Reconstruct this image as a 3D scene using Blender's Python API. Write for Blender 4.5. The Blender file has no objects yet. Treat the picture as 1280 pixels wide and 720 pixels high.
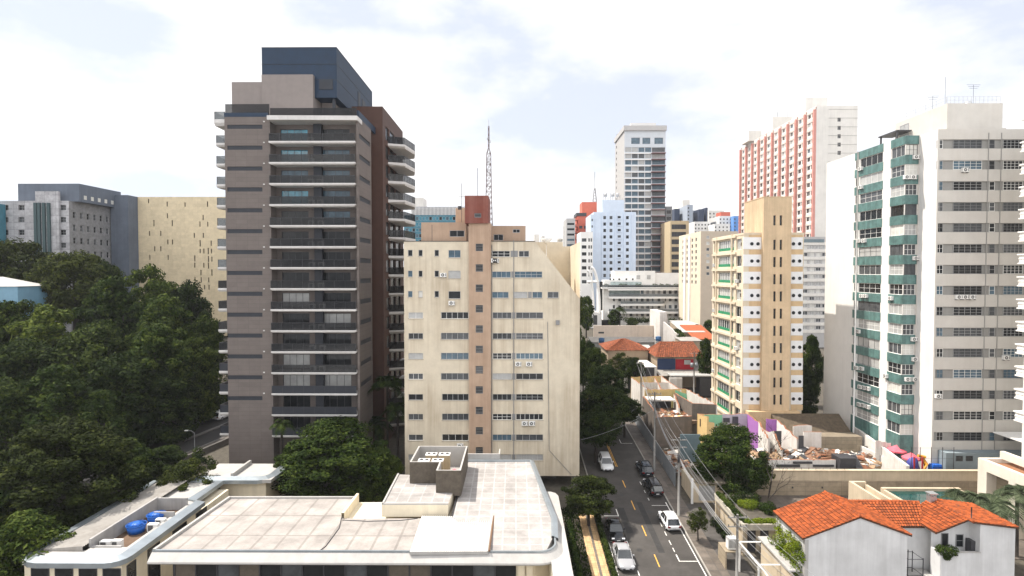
import bpy, bmesh, math, random
from mathutils import Vector, Matrix, Quaternion
random.seed(7)
R = math.radians
PI = math.pi
SC = bpy.context.scene
COL = SC.collection

# ------------------------------------------------------------------ camera
F_PX, PW, PH = 700.0, 1280.0, 720.0
CAM_Z = 35.0
TILT, YAW = R(1.55), R(0.41)
cam = bpy.data.cameras.new('camera'); cam_o = bpy.data.objects.new('camera', cam); COL.objects.link(cam_o)
cam.sensor_width = 36.0; cam.lens = F_PX / PW * 36.0; cam.clip_start = 0.5; cam.clip_end = 6000
cam_o.location = (0, 0, CAM_Z); cam_o.rotation_euler = (PI/2 - TILT, 0, YAW)
SC.camera = cam_o
# ------------------------------------------------------------------ light
SUN_EL, SUN_AZ = R(60), R(-68)          # azimuth from +Y, clockwise
w = bpy.data.worlds.new('World'); SC.world = w; w.use_nodes = True
nt = w.node_tree; nt.nodes.clear()
out = nt.nodes.new('ShaderNodeOutputWorld'); bg = nt.nodes.new('ShaderNodeBackground')
sky = nt.nodes.new('ShaderNodeTexSky'); sky.sky_type = 'NISHITA'; sky.sun_disc = False
sky.sun_elevation = SUN_EL; sky.sun_rotation = SUN_AZ; sky.air_density = 1.0; sky.dust_density = 1.2; sky.ozone_density = 1.0
tc = nt.nodes.new('ShaderNodeTexCoord'); mp = nt.nodes.new('ShaderNodeMapping'); mp.inputs['Scale'].default_value = (1.5, 1.5, 3.4)
mp.inputs['Location'].default_value = (3.1, 1.3, 0.2)
nz = nt.nodes.new('ShaderNodeTexNoise'); nz.inputs['Scale'].default_value = 1.7; nz.inputs['Detail'].default_value = 9; nz.inputs['Roughness'].default_value = 0.56
cr = nt.nodes.new('ShaderNodeValToRGB'); cr.color_ramp.elements[0].position = 0.44; cr.color_ramp.elements[1].position = 0.62
mx = nt.nodes.new('ShaderNodeMix'); mx.data_type = 'RGBA'
# thin high veil over the blue, and clouds made brightest behind the camera
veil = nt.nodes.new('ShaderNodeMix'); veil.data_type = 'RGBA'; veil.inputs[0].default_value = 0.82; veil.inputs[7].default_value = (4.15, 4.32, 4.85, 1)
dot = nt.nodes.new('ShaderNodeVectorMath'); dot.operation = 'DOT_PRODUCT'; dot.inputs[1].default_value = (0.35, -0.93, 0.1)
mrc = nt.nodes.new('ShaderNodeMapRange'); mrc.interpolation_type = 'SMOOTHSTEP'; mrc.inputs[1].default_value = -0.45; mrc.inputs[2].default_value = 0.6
ccol = nt.nodes.new('ShaderNodeMix'); ccol.data_type = 'RGBA'; ccol.inputs[6].default_value = (6.2, 6.1, 6.0, 1); ccol.inputs[7].default_value = (16.5, 16.2, 15.8, 1)  # unseen bright clouds behind the camera, added to light the shaded facades
nt.links.new(tc.outputs['Generated'], mp.inputs[0]); nt.links.new(mp.outputs[0], nz.inputs['Vector'])
nt.links.new(nz.outputs[0], cr.inputs[0]); nt.links.new(cr.outputs[0], mx.inputs[0])
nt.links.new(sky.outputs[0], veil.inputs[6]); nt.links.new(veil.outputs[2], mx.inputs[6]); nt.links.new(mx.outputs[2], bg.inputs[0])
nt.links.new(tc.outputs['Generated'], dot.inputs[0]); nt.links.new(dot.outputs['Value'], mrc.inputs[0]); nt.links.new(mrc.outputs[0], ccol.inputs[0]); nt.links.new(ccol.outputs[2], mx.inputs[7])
bg.inputs[1].default_value = 0.10
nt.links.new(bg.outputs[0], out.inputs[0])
sl = bpy.data.lights.new('sun', 'SUN'); sl.energy = 3.5; sl.angle = R(0.6); sl.color = (1.0, 0.94, 0.85)
so = bpy.data.objects.new('sun', sl); COL.objects.link(so)
SDIR = Vector((math.sin(SUN_AZ)*math.cos(SUN_EL), math.cos(SUN_AZ)*math.cos(SUN_EL), math.sin(SUN_EL)))
so.rotation_euler = SDIR.to_track_quat('Z', 'Y').to_euler(); so.location = (0, 0, 200)
SC.view_settings.view_transform = 'Standard'; SC.view_settings.look = 'None'
SC.view_settings.exposure = 1.08; SC.view_settings.gamma = 1.0; SC.view_settings.use_curve_mapping = False

# ------------------------------------------------------------------ pixel rays (photo pixels 1280x720)
RM = cam_o.rotation_euler.to_matrix()
def ray(px, py):
    return RM @ Vector(((px-PW/2)/F_PX, (PH/2-py)/F_PX, -1.0))
def W(px, py, Y):                      # the point at depth Y seen at a pixel
    d = ray(px, py); t = Y/d.y
    return Vector((d.x*t, Y, CAM_Z + d.z*t))
def WX(px, py, X):                     # the point on the plane x = X
    d = ray(px, py); t = X/d.x
    return Vector((X, d.y*t, CAM_Z + d.z*t))
def WZ(px, py, Z):                     # the point on the plane z = Z
    d = ray(px, py); t = (Z-CAM_Z)/d.z
    return Vector((d.x*t, d.y*t, Z))
SLOPE = 35.0*0.0 + 0.0729
def sstep(a, b, x):
    t = min(1, max(0, (x-a)/(b-a))); return t*t*(3-2*t)
def g(x, y):
    z = SLOPE*min(y, 240) + 0.03*max(0, min(y, 900)-240)
    z += 7*sstep(-62, -95, x)*sstep(70, 130, y)
    return z
def G(px, py):                         # the ground point (street slope) seen at a pixel
    d = ray(px, py); t = CAM_Z/(SLOPE*d.y - d.z)
    return Vector((d.x*t, d.y*t, SLOPE*d.y*t))

# ------------------------------------------------------------------ materials
MATS = {}
def _n(nt, t, **kw):
    n = nt.nodes.new(t)
    for k, v in kw.items(): setattr(n, k, v)
    return n
def mat(name, c, rough=0.7, var=0.12, scale=3.0, streak=0.0, spec=0.4, metal=0.0, bump=0.0, bscale=40, streak_col=None, alpha=None, big=0.0):
    """principled surface: a base colour with mottling, optional vertical rain streaks and fine bump"""
    if name in MATS: return MATS[name]
    m = bpy.data.materials.new(name); m.use_nodes = True; nt = m.node_tree
    p = nt.nodes['Principled BSDF']; p.inputs['Roughness'].default_value = rough; p.inputs['Metallic'].default_value = metal
    p.inputs['Specular IOR Level'].default_value = spec
    tc = _n(nt, 'ShaderNodeTexCoord')
    geo = _n(nt, 'ShaderNodeNewGeometry')
    nz = _n(nt, 'ShaderNodeTexNoise'); nz.inputs['Scale'].default_value = scale; nz.inputs['Detail'].default_value = 6; nz.inputs['Roughness'].default_value = 0.65
    nt.links.new(geo.outputs['Position'], nz.inputs['Vector'])
    rp = _n(nt, 'ShaderNodeValToRGB')
    d = tuple(max(0, x*(1-var)) for x in c); l = tuple(min(1, x*(1+var)) for x in c)
    rp.color_ramp.elements[0].position = 0.3; rp.color_ramp.elements[1].position = 0.7
    rp.color_ramp.elements[0].color = d+(1,); rp.color_ramp.elements[1].color = l+(1,)
    nt.links.new(nz.outputs[0], rp.inputs[0]); colr = rp.outputs[0]
    if streak > 0:
        mp = _n(nt, 'ShaderNodeMapping'); mp.inputs['Scale'].default_value = (1.6, 1.6, 0.07)
        nt.links.new(geo.outputs['Position'], mp.inputs[0])
        n2 = _n(nt, 'ShaderNodeTexNoise'); n2.inputs['Scale'].default_value = 1.0; n2.inputs['Detail'].default_value = 5; n2.inputs['Roughness'].default_value = 0.7
        nt.links.new(mp.outputs[0], n2.inputs['Vector'])
        n3 = _n(nt, 'ShaderNodeTexNoise'); n3.inputs['Scale'].default_value = 0.16; n3.inputs['Detail'].default_value = 3
        nt.links.new(geo.outputs['Position'], n3.inputs['Vector'])
        mm = _n(nt, 'ShaderNodeMath', operation='MULTIPLY'); nt.links.new(n2.outputs[0], mm.inputs[0]); nt.links.new(n3.outputs[0], mm.inputs[1])
        mr = _n(nt, 'ShaderNodeMapRange'); mr.inputs[1].default_value = 0.2; mr.inputs[2].default_value = 0.38; mr.inputs[4].default_value = streak
        nt.links.new(mm.outputs[0], mr.inputs[0])
        mix = _n(nt, 'ShaderNodeMix', data_type='RGBA'); nt.links.new(mr.outputs[0], mix.inputs[0]); nt.links.new(colr, mix.inputs[6])
        mix.inputs[7].default_value = (streak_col or tuple(x*0.45 for x in c))+(1,)
        colr = mix.outputs[2]
    if big > 0:
        n4 = _n(nt, 'ShaderNodeTexNoise'); n4.inputs['Scale'].default_value = 0.35; n4.inputs['Detail'].default_value = 4
        nt.links.new(geo.outputs['Position'], n4.inputs['Vector'])
        mr = _n(nt, 'ShaderNodeMapRange'); mr.inputs[1].default_value = 0.42; mr.inputs[2].default_value = 0.66; mr.inputs[4].default_value = big
        nt.links.new(n4.outputs[0], mr.inputs[0])
        mix = _n(nt, 'ShaderNodeMix', data_type='RGBA'); nt.links.new(mr.outputs[0], mix.inputs[0]); nt.links.new(colr, mix.inputs[6])
        mix.inputs[7].default_value = tuple(x*0.5 for x in c)+(1,)
        colr = mix.outputs[2]
    nt.links.new(colr, p.inputs['Base Color'])
    if bump > 0:
        nb = _n(nt, 'ShaderNodeTexNoise'); nb.inputs['Scale'].default_value = bscale; nb.inputs['Detail'].default_value = 3
        nt.links.new(geo.outputs['Position'], nb.inputs['Vector'])
        b = _n(nt, 'ShaderNodeBump'); b.inputs['Strength'].default_value = bump; b.inputs['Distance'].default_value = 0.03
        nt.links.new(nb.outputs[0], b.inputs['Height']); nt.links.new(b.outputs[0], p.inputs['Normal'])
    if alpha is not None: p.inputs['Alpha'].default_value = alpha
    MATS[name] = m; return m
def mat_grid(name, c, joint, sx, sy, sz=None, jw=0.03, var=0.1, rough=0.7, jstreak=0.0, offset=0.0, mottle=0.15, mscale=1.2, axis='xy'):
    """slabs or tiles laid in a grid of joints, each slab a little different"""
    if name in MATS: return MATS[name]
    m = bpy.data.materials.new(name); m.use_nodes = True; nt = m.node_tree
    p = nt.nodes['Principled BSDF']; p.inputs['Roughness'].default_value = rough; p.inputs['Specular IOR Level'].default_value = 0.35
    geo = _n(nt, 'ShaderNodeNewGeometry'); mp = _n(nt, 'ShaderNodeMapping')
    if axis == 'xz': mp.inputs['Rotation'].default_value = (-PI/2, 0, 0)
    if axis == 'yz': mp.inputs['Rotation'].default_value = (-PI/2, 0, -PI/2)
    mp.vector_type = 'POINT'
    nt.links.new(geo.outputs['Position'], mp.inputs[0])
    br = _n(nt, 'ShaderNodeTexBrick'); br.offset = offset; br.inputs['Scale'].default_value = 1.0
    br.inputs['Brick Width'].default_value = sx; br.inputs['Row Height'].default_value = sy; br.inputs['Mortar Size'].default_value = jw
    br.inputs['Mortar Smooth'].default_value = 0.3
    br.inputs['Color1'].default_value = tuple(x*(1-var) for x in c)+(1,); br.inputs['Color2'].default_value = tuple(min(1, x*(1+var)) for x in c)+(1,)
    br.inputs['Mortar'].default_value = joint+(1,)
    nt.links.new(mp.outputs[0], br.inputs['Vector'])
    nz = _n(nt, 'ShaderNodeTexNoise'); nz.inputs['Scale'].default_value = mscale; nz.inputs['Detail'].default_value = 7; nz.inputs['Roughness'].default_value = 0.7
    nt.links.new(geo.outputs['Position'], nz.inputs['Vector'])
    mr = _n(nt, 'ShaderNodeMapRange'); mr.inputs[1].default_value = 0.3; mr.inputs[2].default_value = 0.7; mr.inputs[3].default_value = 1-mottle; mr.inputs[4].default_value = 1+mottle
    nt.links.new(nz.outputs[0], mr.inputs[0])
    mul = _n(nt, 'ShaderNodeMix', data_type='RGBA', blend_type='MULTIPLY'); mul.inputs[0].default_value = 1
    nt.links.new(br.outputs['Color'], mul.inputs[6]); nt.links.new(mr.outputs[0], mul.inputs[7])
    nt.links.new(mul.outputs[2], p.inputs['Base Color'])
    MATS[name] = m; return m
def mat_leaf(name, c1, c2, c3):
    if name in MATS: return MATS[name]
    m = bpy.data.materials.new(name); m.use_nodes = True; nt = m.node_tree
    p = nt.nodes['Principled BSDF']; p.inputs['Roughness'].default_value = 0.8; p.inputs['Specular IOR Level'].default_value = 0.08
    geo = _n(nt, 'ShaderNodeNewGeometry'); oi = _n(nt, 'ShaderNodeObjectInfo')
    ad = _n(nt, 'ShaderNodeMath', operation='MULTIPLY'); nt.links.new(oi.outputs['Random'], ad.inputs[0]); ad.inputs[1].default_value = 0.35
    a2 = _n(nt, 'ShaderNodeMath', operation='MULTIPLY_ADD'); nt.links.new(geo.outputs['Random Per Island'], a2.inputs[0]); a2.inputs[1].default_value = 0.65
    cn = _n(nt, 'ShaderNodeTexNoise'); cn.inputs['Scale'].default_value = 0.55; cn.inputs['Detail'].default_value = 2; nt.links.new(geo.outputs['Position'], cn.inputs['Vector'])
    cm = _n(nt, 'ShaderNodeMapRange'); cm.inputs[1].default_value = 0.3; cm.inputs[2].default_value = 0.7; cm.inputs[3].default_value = -.28; cm.inputs[4].default_value = .28; nt.links.new(cn.outputs[0], cm.inputs[0])
    a3 = _n(nt, 'ShaderNodeMath', operation='ADD'); nt.links.new(ad.outputs[0], a3.inputs[0]); nt.links.new(cm.outputs[0], a3.inputs[1]); nt.links.new(a3.outputs[0], a2.inputs[2])
    rp = _n(nt, 'ShaderNodeValToRGB'); rp.color_ramp.elements[0].color = c1+(1,); rp.color_ramp.elements[1].color = c3+(1,)
    e = rp.color_ramp.elements.new(0.5); e.color = c2+(1,)
    nt.links.new(a2.outputs[0], rp.inputs[0]); nt.links.new(rp.outputs[0], p.inputs['Base Color'])
    tr = _n(nt, 'ShaderNodeBsdfTranslucent'); nt.links.new(rp.outputs[0], tr.inputs[0])
    ms = _n(nt, 'ShaderNodeMixShader'); ms.inputs[0].default_value = 0.18
    o = nt.nodes['Material Output']; nt.links.new(p.outputs[0], ms.inputs[1]); nt.links.new(tr.outputs[0], ms.inputs[2]); nt.links.new(ms.outputs[0], o.inputs[0])
    MATS[name] = m; return m
def mat_glass(name, c, rough=0.12, spec=0.28, var=0.35):
    return mat(name, c, rough=rough, var=var, scale=0.9, spec=spec)
def mat_rail(name, tint, opacity):
    if name in MATS: return MATS[name]
    m = bpy.data.materials.new(name); m.use_nodes = True; nt = m.node_tree
    p = nt.nodes['Principled BSDF']; p.inputs['Base Color'].default_value = tint+(1,); p.inputs['Roughness'].default_value = 0.08; p.inputs['Specular IOR Level'].default_value = 0.5
    tr = _n(nt, 'ShaderNodeBsdfTransparent'); tr.inputs[0].default_value = tuple(0.5+0.5*x for x in tint)+(1,); ms = _n(nt, 'ShaderNodeMixShader'); ms.inputs[0].default_value = opacity
    o = nt.nodes['Material Output']; nt.links.new(tr.outputs[0], ms.inputs[1]); nt.links.new(p.outputs[0], ms.inputs[2]); nt.links.new(ms.outputs[0], o.inputs[0])
    MATS[name] = m; return m

# ------------------------------------------------------------------ objects
WL = {}
def tag(o, label=None, cat=None, group=None, kind=None):
    if label: o['label'] = label
    if cat: o['category'] = cat
    if group: o['group'] = group
    if kind: o['kind'] = kind
    return o
def thing(name, label, cat, loc, group=None, rotz=0.0):
    o = bpy.data.objects.new(name, None); COL.objects.link(o); o.location = loc; o.rotation_euler = (0, 0, rotz); o.empty_display_size = 0.5
    WL[o.name] = Vector(loc); return tag(o, label, cat, group)
def link(name, me, parent=None, loc=None, rotz=0.0):
    """an object for mesh ME; loc is a world point (or None: the parent's own origin)"""
    o = bpy.data.objects.new(name, me); COL.objects.link(o)
    base = WL[parent.name] if parent is not None else Vector((0, 0, 0))
    wl = Vector(loc) if loc is not None else base.copy()
    if parent is not None: o.parent = parent
    o.location = wl-base; o.rotation_euler = (0, 0, rotz); WL[o.name] = wl
    return o
SPLIT = {'ochre_band', 'corner_pier', 'parapet', 'aerial', 'column', 'coping', 'pilaster', 'ledge', 'seam', 'joint', 'post', 'step', 'door', 'lamp', 'opening', 'stair_wall', 'wing', 'railing', 'foot', 'yard_parapet', 'mullion', 'infill_panel', 'spandrel', 'roof_joint', 'fan_cowl', 'headlight', 'antenna', 'insulator', 'pipe', 'band', 'wire_strand', 'wire', 'beam'}
class MB:
    """collects faces in world space; build() links them as ONE mesh object"""
    def __init__(s): s.v = []; s.f = []; s.m = []; s.smooth = []
    def face(s, pts, mi=0, sm=False):
        k = len(s.v); s.v += [tuple(p) for p in pts]; s.f.append(tuple(range(k, k+len(pts)))); s.m.append(mi); s.smooth.append(sm)
    def box(s, x0, x1, y0, y1, z0, z1, mi=0, skip=''):
        if x0 > x1: x0, x1 = x1, x0
        if y0 > y1: y0, y1 = y1, y0
        if z0 > z1: z0, z1 = z1, z0
        P = [(x0,y0,z0),(x1,y0,z0),(x1,y1,z0),(x0,y1,z0),(x0,y0,z1),(x1,y0,z1),(x1,y1,z1),(x0,y1,z1)]
        k = len(s.v); s.v += P
        for nm, q in (('b',(0,3,2,1)),('t',(4,5,6,7)),('f',(0,1,5,4)),('r',(1,2,6,5)),('k',(2,3,7,6)),('l',(3,0,4,7))):
            if nm in skip: continue
            s.f.append(tuple(k+i for i in q)); s.m.append(mi); s.smooth.append(False)
        return s
    def obox(s, o, u, n, w, d, h, mi=0):
        """box standing at o, width w along u, depth d along -n, height h"""
        o = Vector(o); u = Vector(u)*w; b = -Vector(n)*d; z = Vector((0, 0, h))
        P = [o, o+u, o+u+b, o+b]; P = P+[p+z for p in P]
        k = len(s.v); s.v += [tuple(p) for p in P]
        for q in ((0,3,2,1),(4,5,6,7),(0,1,5,4),(1,2,6,5),(2,3,7,6),(3,0,4,7)):
            s.f.append(tuple(k+i for i in q)); s.m.append(mi); s.smooth.append(False)
        return s
    def prism(s, poly, z0, z1, mi=0, mtop=None, bottom=True):
        """poly: ccw (x, y) points; z0/z1 numbers or functions of (x, y)"""
        f0 = z0 if callable(z0) else (lambda x, y: z0); f1 = z1 if callable(z1) else (lambda x, y: z1)
        a = [(x, y, f0(x, y)) for x, y in poly]; b = [(x, y, f1(x, y)) for x, y in poly]; n = len(poly)
        for i in range(n):
            j = (i+1) % n; s.face([a[i], a[j], b[j], b[i]], mi)
        s.face(b, mi if mtop is None else mtop)
        if bottom: s.face(a[::-1], mi)
        return s
    def cyl(s, c, r, h, n=12, mi=0, r2=None, sm=True, cap=True):
        r2 = r if r2 is None else r2; x, y, z = c
        k = len(s.v)
        for i in range(n):
            a = 2*PI*i/n; s.v.append((x+r*math.cos(a), y+r*math.sin(a), z)); s.v.append((x+r2*math.cos(a), y+r2*math.sin(a), z+h))
        for i in range(n):
            j = (i+1) % n; s.f.append((k+2*i, k+2*j, k+2*j+1, k+2*i+1)); s.m.append(mi); s.smooth.append(sm)
        if cap:
            s.f.append(tuple(k+2*i+1 for i in range(n))); s.m.append(mi); s.smooth.append(False)
            s.f.append(tuple(k+2*i for i in range(n))[::-1]); s.m.append(mi); s.smooth.append(False)
        return s
    def tube(s, pts, r, n=6, mi=0, cap=True):
        """tube along points; r a number or one per point"""
        pts = [Vector(p) for p in pts]; rr = r if isinstance(r, (list, tuple)) else [r]*len(pts)
        k = len(s.v)
        for i, p in enumerate(pts):
            d = (pts[min(i+1, len(pts)-1)]-pts[max(i-1, 0)]).normalized()
            a = d.cross(Vector((0, 0, 1)) if abs(d.z) < 0.9 else Vector((1, 0, 0))).normalized(); b = d.cross(a)
            for q in range(n):
                t = 2*PI*q/n; s.v.append(tuple(p+(a*math.cos(t)+b*math.sin(t))*rr[i]))
        for i in range(len(pts)-1):
            for q in range(n):
                j = (q+1) % n; s.f.append((k+i*n+q, k+i*n+j, k+(i+1)*n+j, k+(i+1)*n+q)); s.m.append(mi); s.smooth.append(n > 4)
        if cap:
            s.f.append(tuple(k+q for q in range(n))); s.m.append(mi); s.smooth.append(False)
            e = k+(len(pts)-1)*n; s.f.append(tuple(e+q for q in range(n))[::-1]); s.m.append(mi); s.smooth.append(False)
        return s
    def mesh(s, name, mats, origin=(0, 0, 0)):
        ox, oy, oz = origin
        me = bpy.data.meshes.new(name); me.from_pydata([(x-ox, y-oy, z-oz) for x, y, z in s.v], [], s.f)
        for m in (mats if isinstance(mats, (list, tuple)) else [mats]): me.materials.append(m)
        me.polygons.foreach_set('material_index', s.m); me.polygons.foreach_set('use_smooth', s.smooth); me.update()
        return me
    def pieces(s):
        key = {}; par = list(range(len(s.f)))
        def find(i):
            while par[i] != i: par[i] = par[par[i]]; i = par[i]
            return i
        for i, f in enumerate(s.f):
            for q in f:
                k = tuple(round(c, 3) for c in s.v[q])
                if k in key: par[find(i)] = find(key[k])
                else: key[k] = i
        grp = {}
        for i in range(len(s.f)): grp.setdefault(find(i), []).append(i)
        outp = []
        for fs in grp.values():
            m = MB()
            for i in fs: m.face([s.v[q] for q in s.f[i]], s.m[i], s.smooth[i])
            outp.append(m)
        return outp
    def build(s, name, mats, parent=None, loc=None):
        if parent is not None and name in SPLIT:
            ps = s.pieces()
            if len(ps) > 1:
                for p in ps[1:]: link(name, p.mesh(name, mats, WL[parent.name]), parent)
                return link(name, ps[0].mesh(name, mats, WL[parent.name]), parent)
        o = WL[parent.name] if (parent is not None and loc is None) else Vector(loc or (0, 0, 0))
        return link(name, s.mesh(name, mats, o), parent, o)
def single(name, label, cat, mb, mats, loc, group=None):
    """a thing that is one mesh, origin at its base"""
    return tag(mb.build(name, mats, None, loc), label, cat, group)
def structure(name, mb, mats):
    return tag(mb.build(name, mats), kind='structure')

# ------------------------------------------------------------------ facades
def clip_poly(poly, pl):
    a, b, c = pl; outp = []
    for i in range(len(poly)):
        p, q = poly[i], poly[(i+1) % len(poly)]; fp = a*p[0]+b*p[1]-c; fq = a*q[0]+b*q[1]-c
        if fp <= 1e-9: outp.append(p)
        if (fp < -1e-9 and fq > 1e-9) or (fp > 1e-9 and fq < -1e-9):
            t = fp/(fp-fq); outp.append((p[0]+t*(q[0]-p[0]), p[1]+t*(q[1]-p[1])))
    return outp
class Face:
    def __init__(s, o, u, L, H):
        s.o = Vector(o); s.u = Vector(u).normalized(); s.L = L; s.H = H; s.n = Vector((s.u.y, -s.u.x, 0)); s.rot = math.atan2(s.u.y, s.u.x)
    def P(s, u, v, d=0.0): return s.o+s.u*u+Vector((0, 0, v))+s.n*d
    def hit(s, px, py, d=0.0):
        r = ray(px, py); o = Vector((0, 0, CAM_Z)); q = s.o+s.n*d
        t = (q-o).dot(s.n)/r.dot(s.n); p = o+r*t
        return (p-s.o).dot(s.u), p.z-s.o.z
    def rect(s, px0, px1, py0, py1):
        """local rect (u0, u1, v0, v1) from a pixel rectangle (measured along its middle lines)"""
        my = (py0+py1)/2; mx = (px0+px1)/2
        u0 = s.hit(px0, my)[0]; u1 = s.hit(px1, my)[0]; v1 = s.hit(mx, py0)[1]; v0 = s.hit(mx, py1)[1]
        return (min(u0, u1), max(u0, u1), v0, v1)
    def wall(s, mb, openings=(), depth=0.15, mi=0, mrev=None, clips=(), u0=0, u1=None, v0=0, v1=None):
        u1 = s.L if u1 is None else u1; v1 = s.H if v1 is None else v1
        ops = [(max(a, u0), min(b, u1), max(c, v0), min(e, v1)) for a, b, c, e in openings]
        us = sorted(set([u0, u1]+[x for o in ops for x in o[:2]])); vs = sorted(set([v0, v1]+[x for o in ops for x in o[2:]]))
        for j in range(len(vs)-1):
            va, vb = vs[j], vs[j+1]
            if vb-va < 1e-6: continue
            run = None
            for i in range(len(us)):
                solid = False
                if i < len(us)-1:
                    cu, cv = (us[i]+us[i+1])/2, (va+vb)/2
                    solid = not any(o[0] < cu < o[1] and o[2] < cv < o[3] for o in ops)
                if solid and run is None: run = us[i]
                if not solid and run is not None:
                    poly = [(run, va), (us[i], va), (us[i], vb), (run, vb)]
                    for c in clips: poly = clip_poly(poly, c) if poly else poly
                    if len(poly) > 2: mb.face([s.P(*p) for p in poly], mi)
                    run = None
        r = mi if mrev is None else mrev
        for a, b, c, e in ops:
            q = [s.P(a, c), s.P(b, c), s.P(b, e), s.P(a, e)]; qi = [p-s.n*depth for p in q]
            for i in range(4):
                j = (i+1) % 4; mb.face([q[i], qi[i], qi[j], q[j]][::-1], r)
class Bld:
    """a building on a footprint (ccw points); windows, balconies ... become its parts"""
    def __init__(s, name, label, cat, foot, z0, z1, group=None):
        s.foot = [Vector((x, y, 0)) for x, y in foot]; s.z0, s.z1 = z0, z1
        cx = sum(p.x for p in s.foot)/len(foot); cy = sum(p.y for p in s.foot)/len(foot)
        s.root = thing(name, label, cat, (cx, cy, z0), group); s.mb = MB(); s.ops = {}; s.clips = {}; s.depth = {}; s.mi = {}; s.skip = set()
    def edge(s, i):
        p, q = s.foot[i], s.foot[(i+1) % len(s.foot)]
        return Face((p.x, p.y, s.z0), q-p, (q-p).length, s.z1-s.z0)
    def open(s, i, rects, depth=0.15):
        s.ops.setdefault(i, []).extend(rects); s.depth[i] = depth
    def walls(s, mats, roof=True, mroof=None, parapet=0.0, pt=0.2):
        for i in range(len(s.foot)):
            if i in s.skip: continue
            s.edge(i).wall(s.mb, s.ops.get(i, ()), s.depth.get(i, 0.15), s.mi.get(i, 0), clips=s.clips.get(i, ()))
        wl = s.mb.build('wall', mats, s.root)
        if roof:
            m = MB(); z = s.z1-parapet
            m.face([(p.x, p.y, z) for p in s.foot], 0)
            m.build('roof', mroof or (mats[0] if isinstance(mats, (list, tuple)) else mats), s.root)
            if parapet > 0:
                m = MB(); n = len(s.foot)
                cx = sum(p.x for p in s.foot)/n; cy = sum(p.y for p in s.foot)/n
                ins = [Vector((p.x+(pt if p.x < cx else -pt), p.y+(pt if p.y < cy else -pt), 0)) for p in s.foot]
                for i in range(n):
                    j = (i+1) % n; a, b, c, d = s.foot[i], s.foot[j], ins[j], ins[i]; zz = s.z1+0.003
                    m.face([(p.x, p.y, zz) for p in (a, b, c, d)]); m.face([(c.x, c.y, zz), (c.x, c.y, z), (d.x, d.y, z), (d.x, d.y, zz)][::-1])
                m.build('parapet', mats[0] if isinstance(mats, (list, tuple)) else mats, s.root)
        return wl
_WM = {}
def frame_mesh(wd, h, nx, ny, fw, fm, key='', d=0.06):
    k = ('f', round(wd, 2), round(h, 2), nx, ny, fw, fm.name, key)
    if k in _WM: return _WM[k]
    m = MB()
    m.box(0, wd, 0, d, 0, fw); m.box(0, wd, 0, d, h-fw, h); m.box(0, fw, 0, d, fw, h-fw); m.box(wd-fw, wd, 0, d, fw, h-fw)
    for i in range(1, nx):
        x = wd*i/nx; m.box(x-fw*0.4, x+fw*0.4, 0.004, d-.004, fw, h-fw)
    for j in range(1, ny):
        z = h*j/ny; m.box(fw, wd-fw, 0.008, d-.008, z-fw*0.35, z+fw*0.35)
    _WM[k] = m.mesh('window_frame', fm); return _WM[k]
def pane_mesh(wd, h, gm, d=0.03):
    k = ('p', round(wd, 2), round(h, 2), gm.name)
    if k in _WM: return _WM[k]
    m = MB(); m.box(0.01, wd-0.01, d, d+0.012, 0.01, h-0.01); _WM[k] = m.mesh('pane', gm); return _WM[k]
def solo_mesh(wd, h, nx, ny, fw, fm, gm):
    k = ('s', round(wd, 2), round(h, 2), nx, ny, fw, fm.name, gm.name)
    if k in _WM: return _WM[k]
    m = MB(); d = 0.06
    m.box(0, wd, 0, d, 0, fw); m.box(0, wd, 0, d, h-fw, h); m.box(0, fw, 0, d, fw, h-fw); m.box(wd-fw, wd, 0, d, fw, h-fw)
    for i in range(1, nx):
        x = wd*i/nx; m.box(x-fw*0.4, x+fw*0.4, 0.004, d-.004, fw, h-fw)
    for j in range(1, ny):
        z = h*j/ny; m.box(fw, wd-fw, 0.008, d-.008, z-fw*0.35, z+fw*0.35)
    m.box(0.01, wd-0.01, 0.03, 0.042, 0.01, h-0.01, 1)
    _WM[k] = m.mesh('window', [fm, gm]); return _WM[k]
def window(parent, fr, rc, fm, glass, nx=1, ny=1, fw=0.06, depth=0.12, sub=True, name='window', sill=None):
    u0, u1, v0, v1 = rc; wd, h = round(u1-u0, 2), round(v1-v0, 2)
    gm = random.choice(glass) if isinstance(glass, (list, tuple)) else glass
    loc = fr.P(u0, v0, -depth)
    if sub:
        o = link(name, frame_mesh(wd, h, nx, ny, fw, fm), parent, loc, fr.rot)
        link('pane', pane_mesh(wd, h, gm), o)
        if sill is not None:
            k = ('sill', wd, sill.name, depth)
            if k not in _WM:
                m = MB(); m.box(-.06, wd+.06, -depth-.07, -.003, -.07, -.004); _WM[k] = m.mesh('sill', sill)
            link('sill', _WM[k], o)
    else:
        o = link(name, solo_mesh(wd, h, nx, ny, fw, fm, gm), parent, loc, fr.rot)
    return o
_AC = {}
def ac_mesh(wd=0.85, h=0.62, d=0.35):
    k = (wd, h, d)
    if k in _AC: return _AC[k]
    m = MB(); m.box(0, wd, -d, 0, 0.05, h, 0)
    for x in (0.08, wd-0.14): m.box(x, x+0.06, -d, 0.05, -0.05, 0.05, 1)
    c = Vector((wd*0.42, -d-0.004, h*0.54)); r = h*0.36
    ring = [c+Vector((math.cos(t)*r, 0, math.sin(t)*r)) for t in [2*PI*i/16 for i in range(16)]]; m.face(ring[::-1] if False else ring, 1)
    r *= 0.35; m.face([c+Vector((math.cos(t)*r, -0.006, math.sin(t)*r)) for t in [2*PI*i/10 for i in range(10)]], 0)
    m.box(wd*0.84, wd*0.95, -d-0.003, -d+0.01, h*0.25, h*0.9, 1)
    _AC[k] = m.mesh('air_conditioner', [M_AC, M_ACD]); return _AC[k]
def ac(parent, fr, u, v, **kw):
    return link('air_conditioner', ac_mesh(**kw), parent, fr.P(u, v, 0.01), fr.rot)

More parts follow.
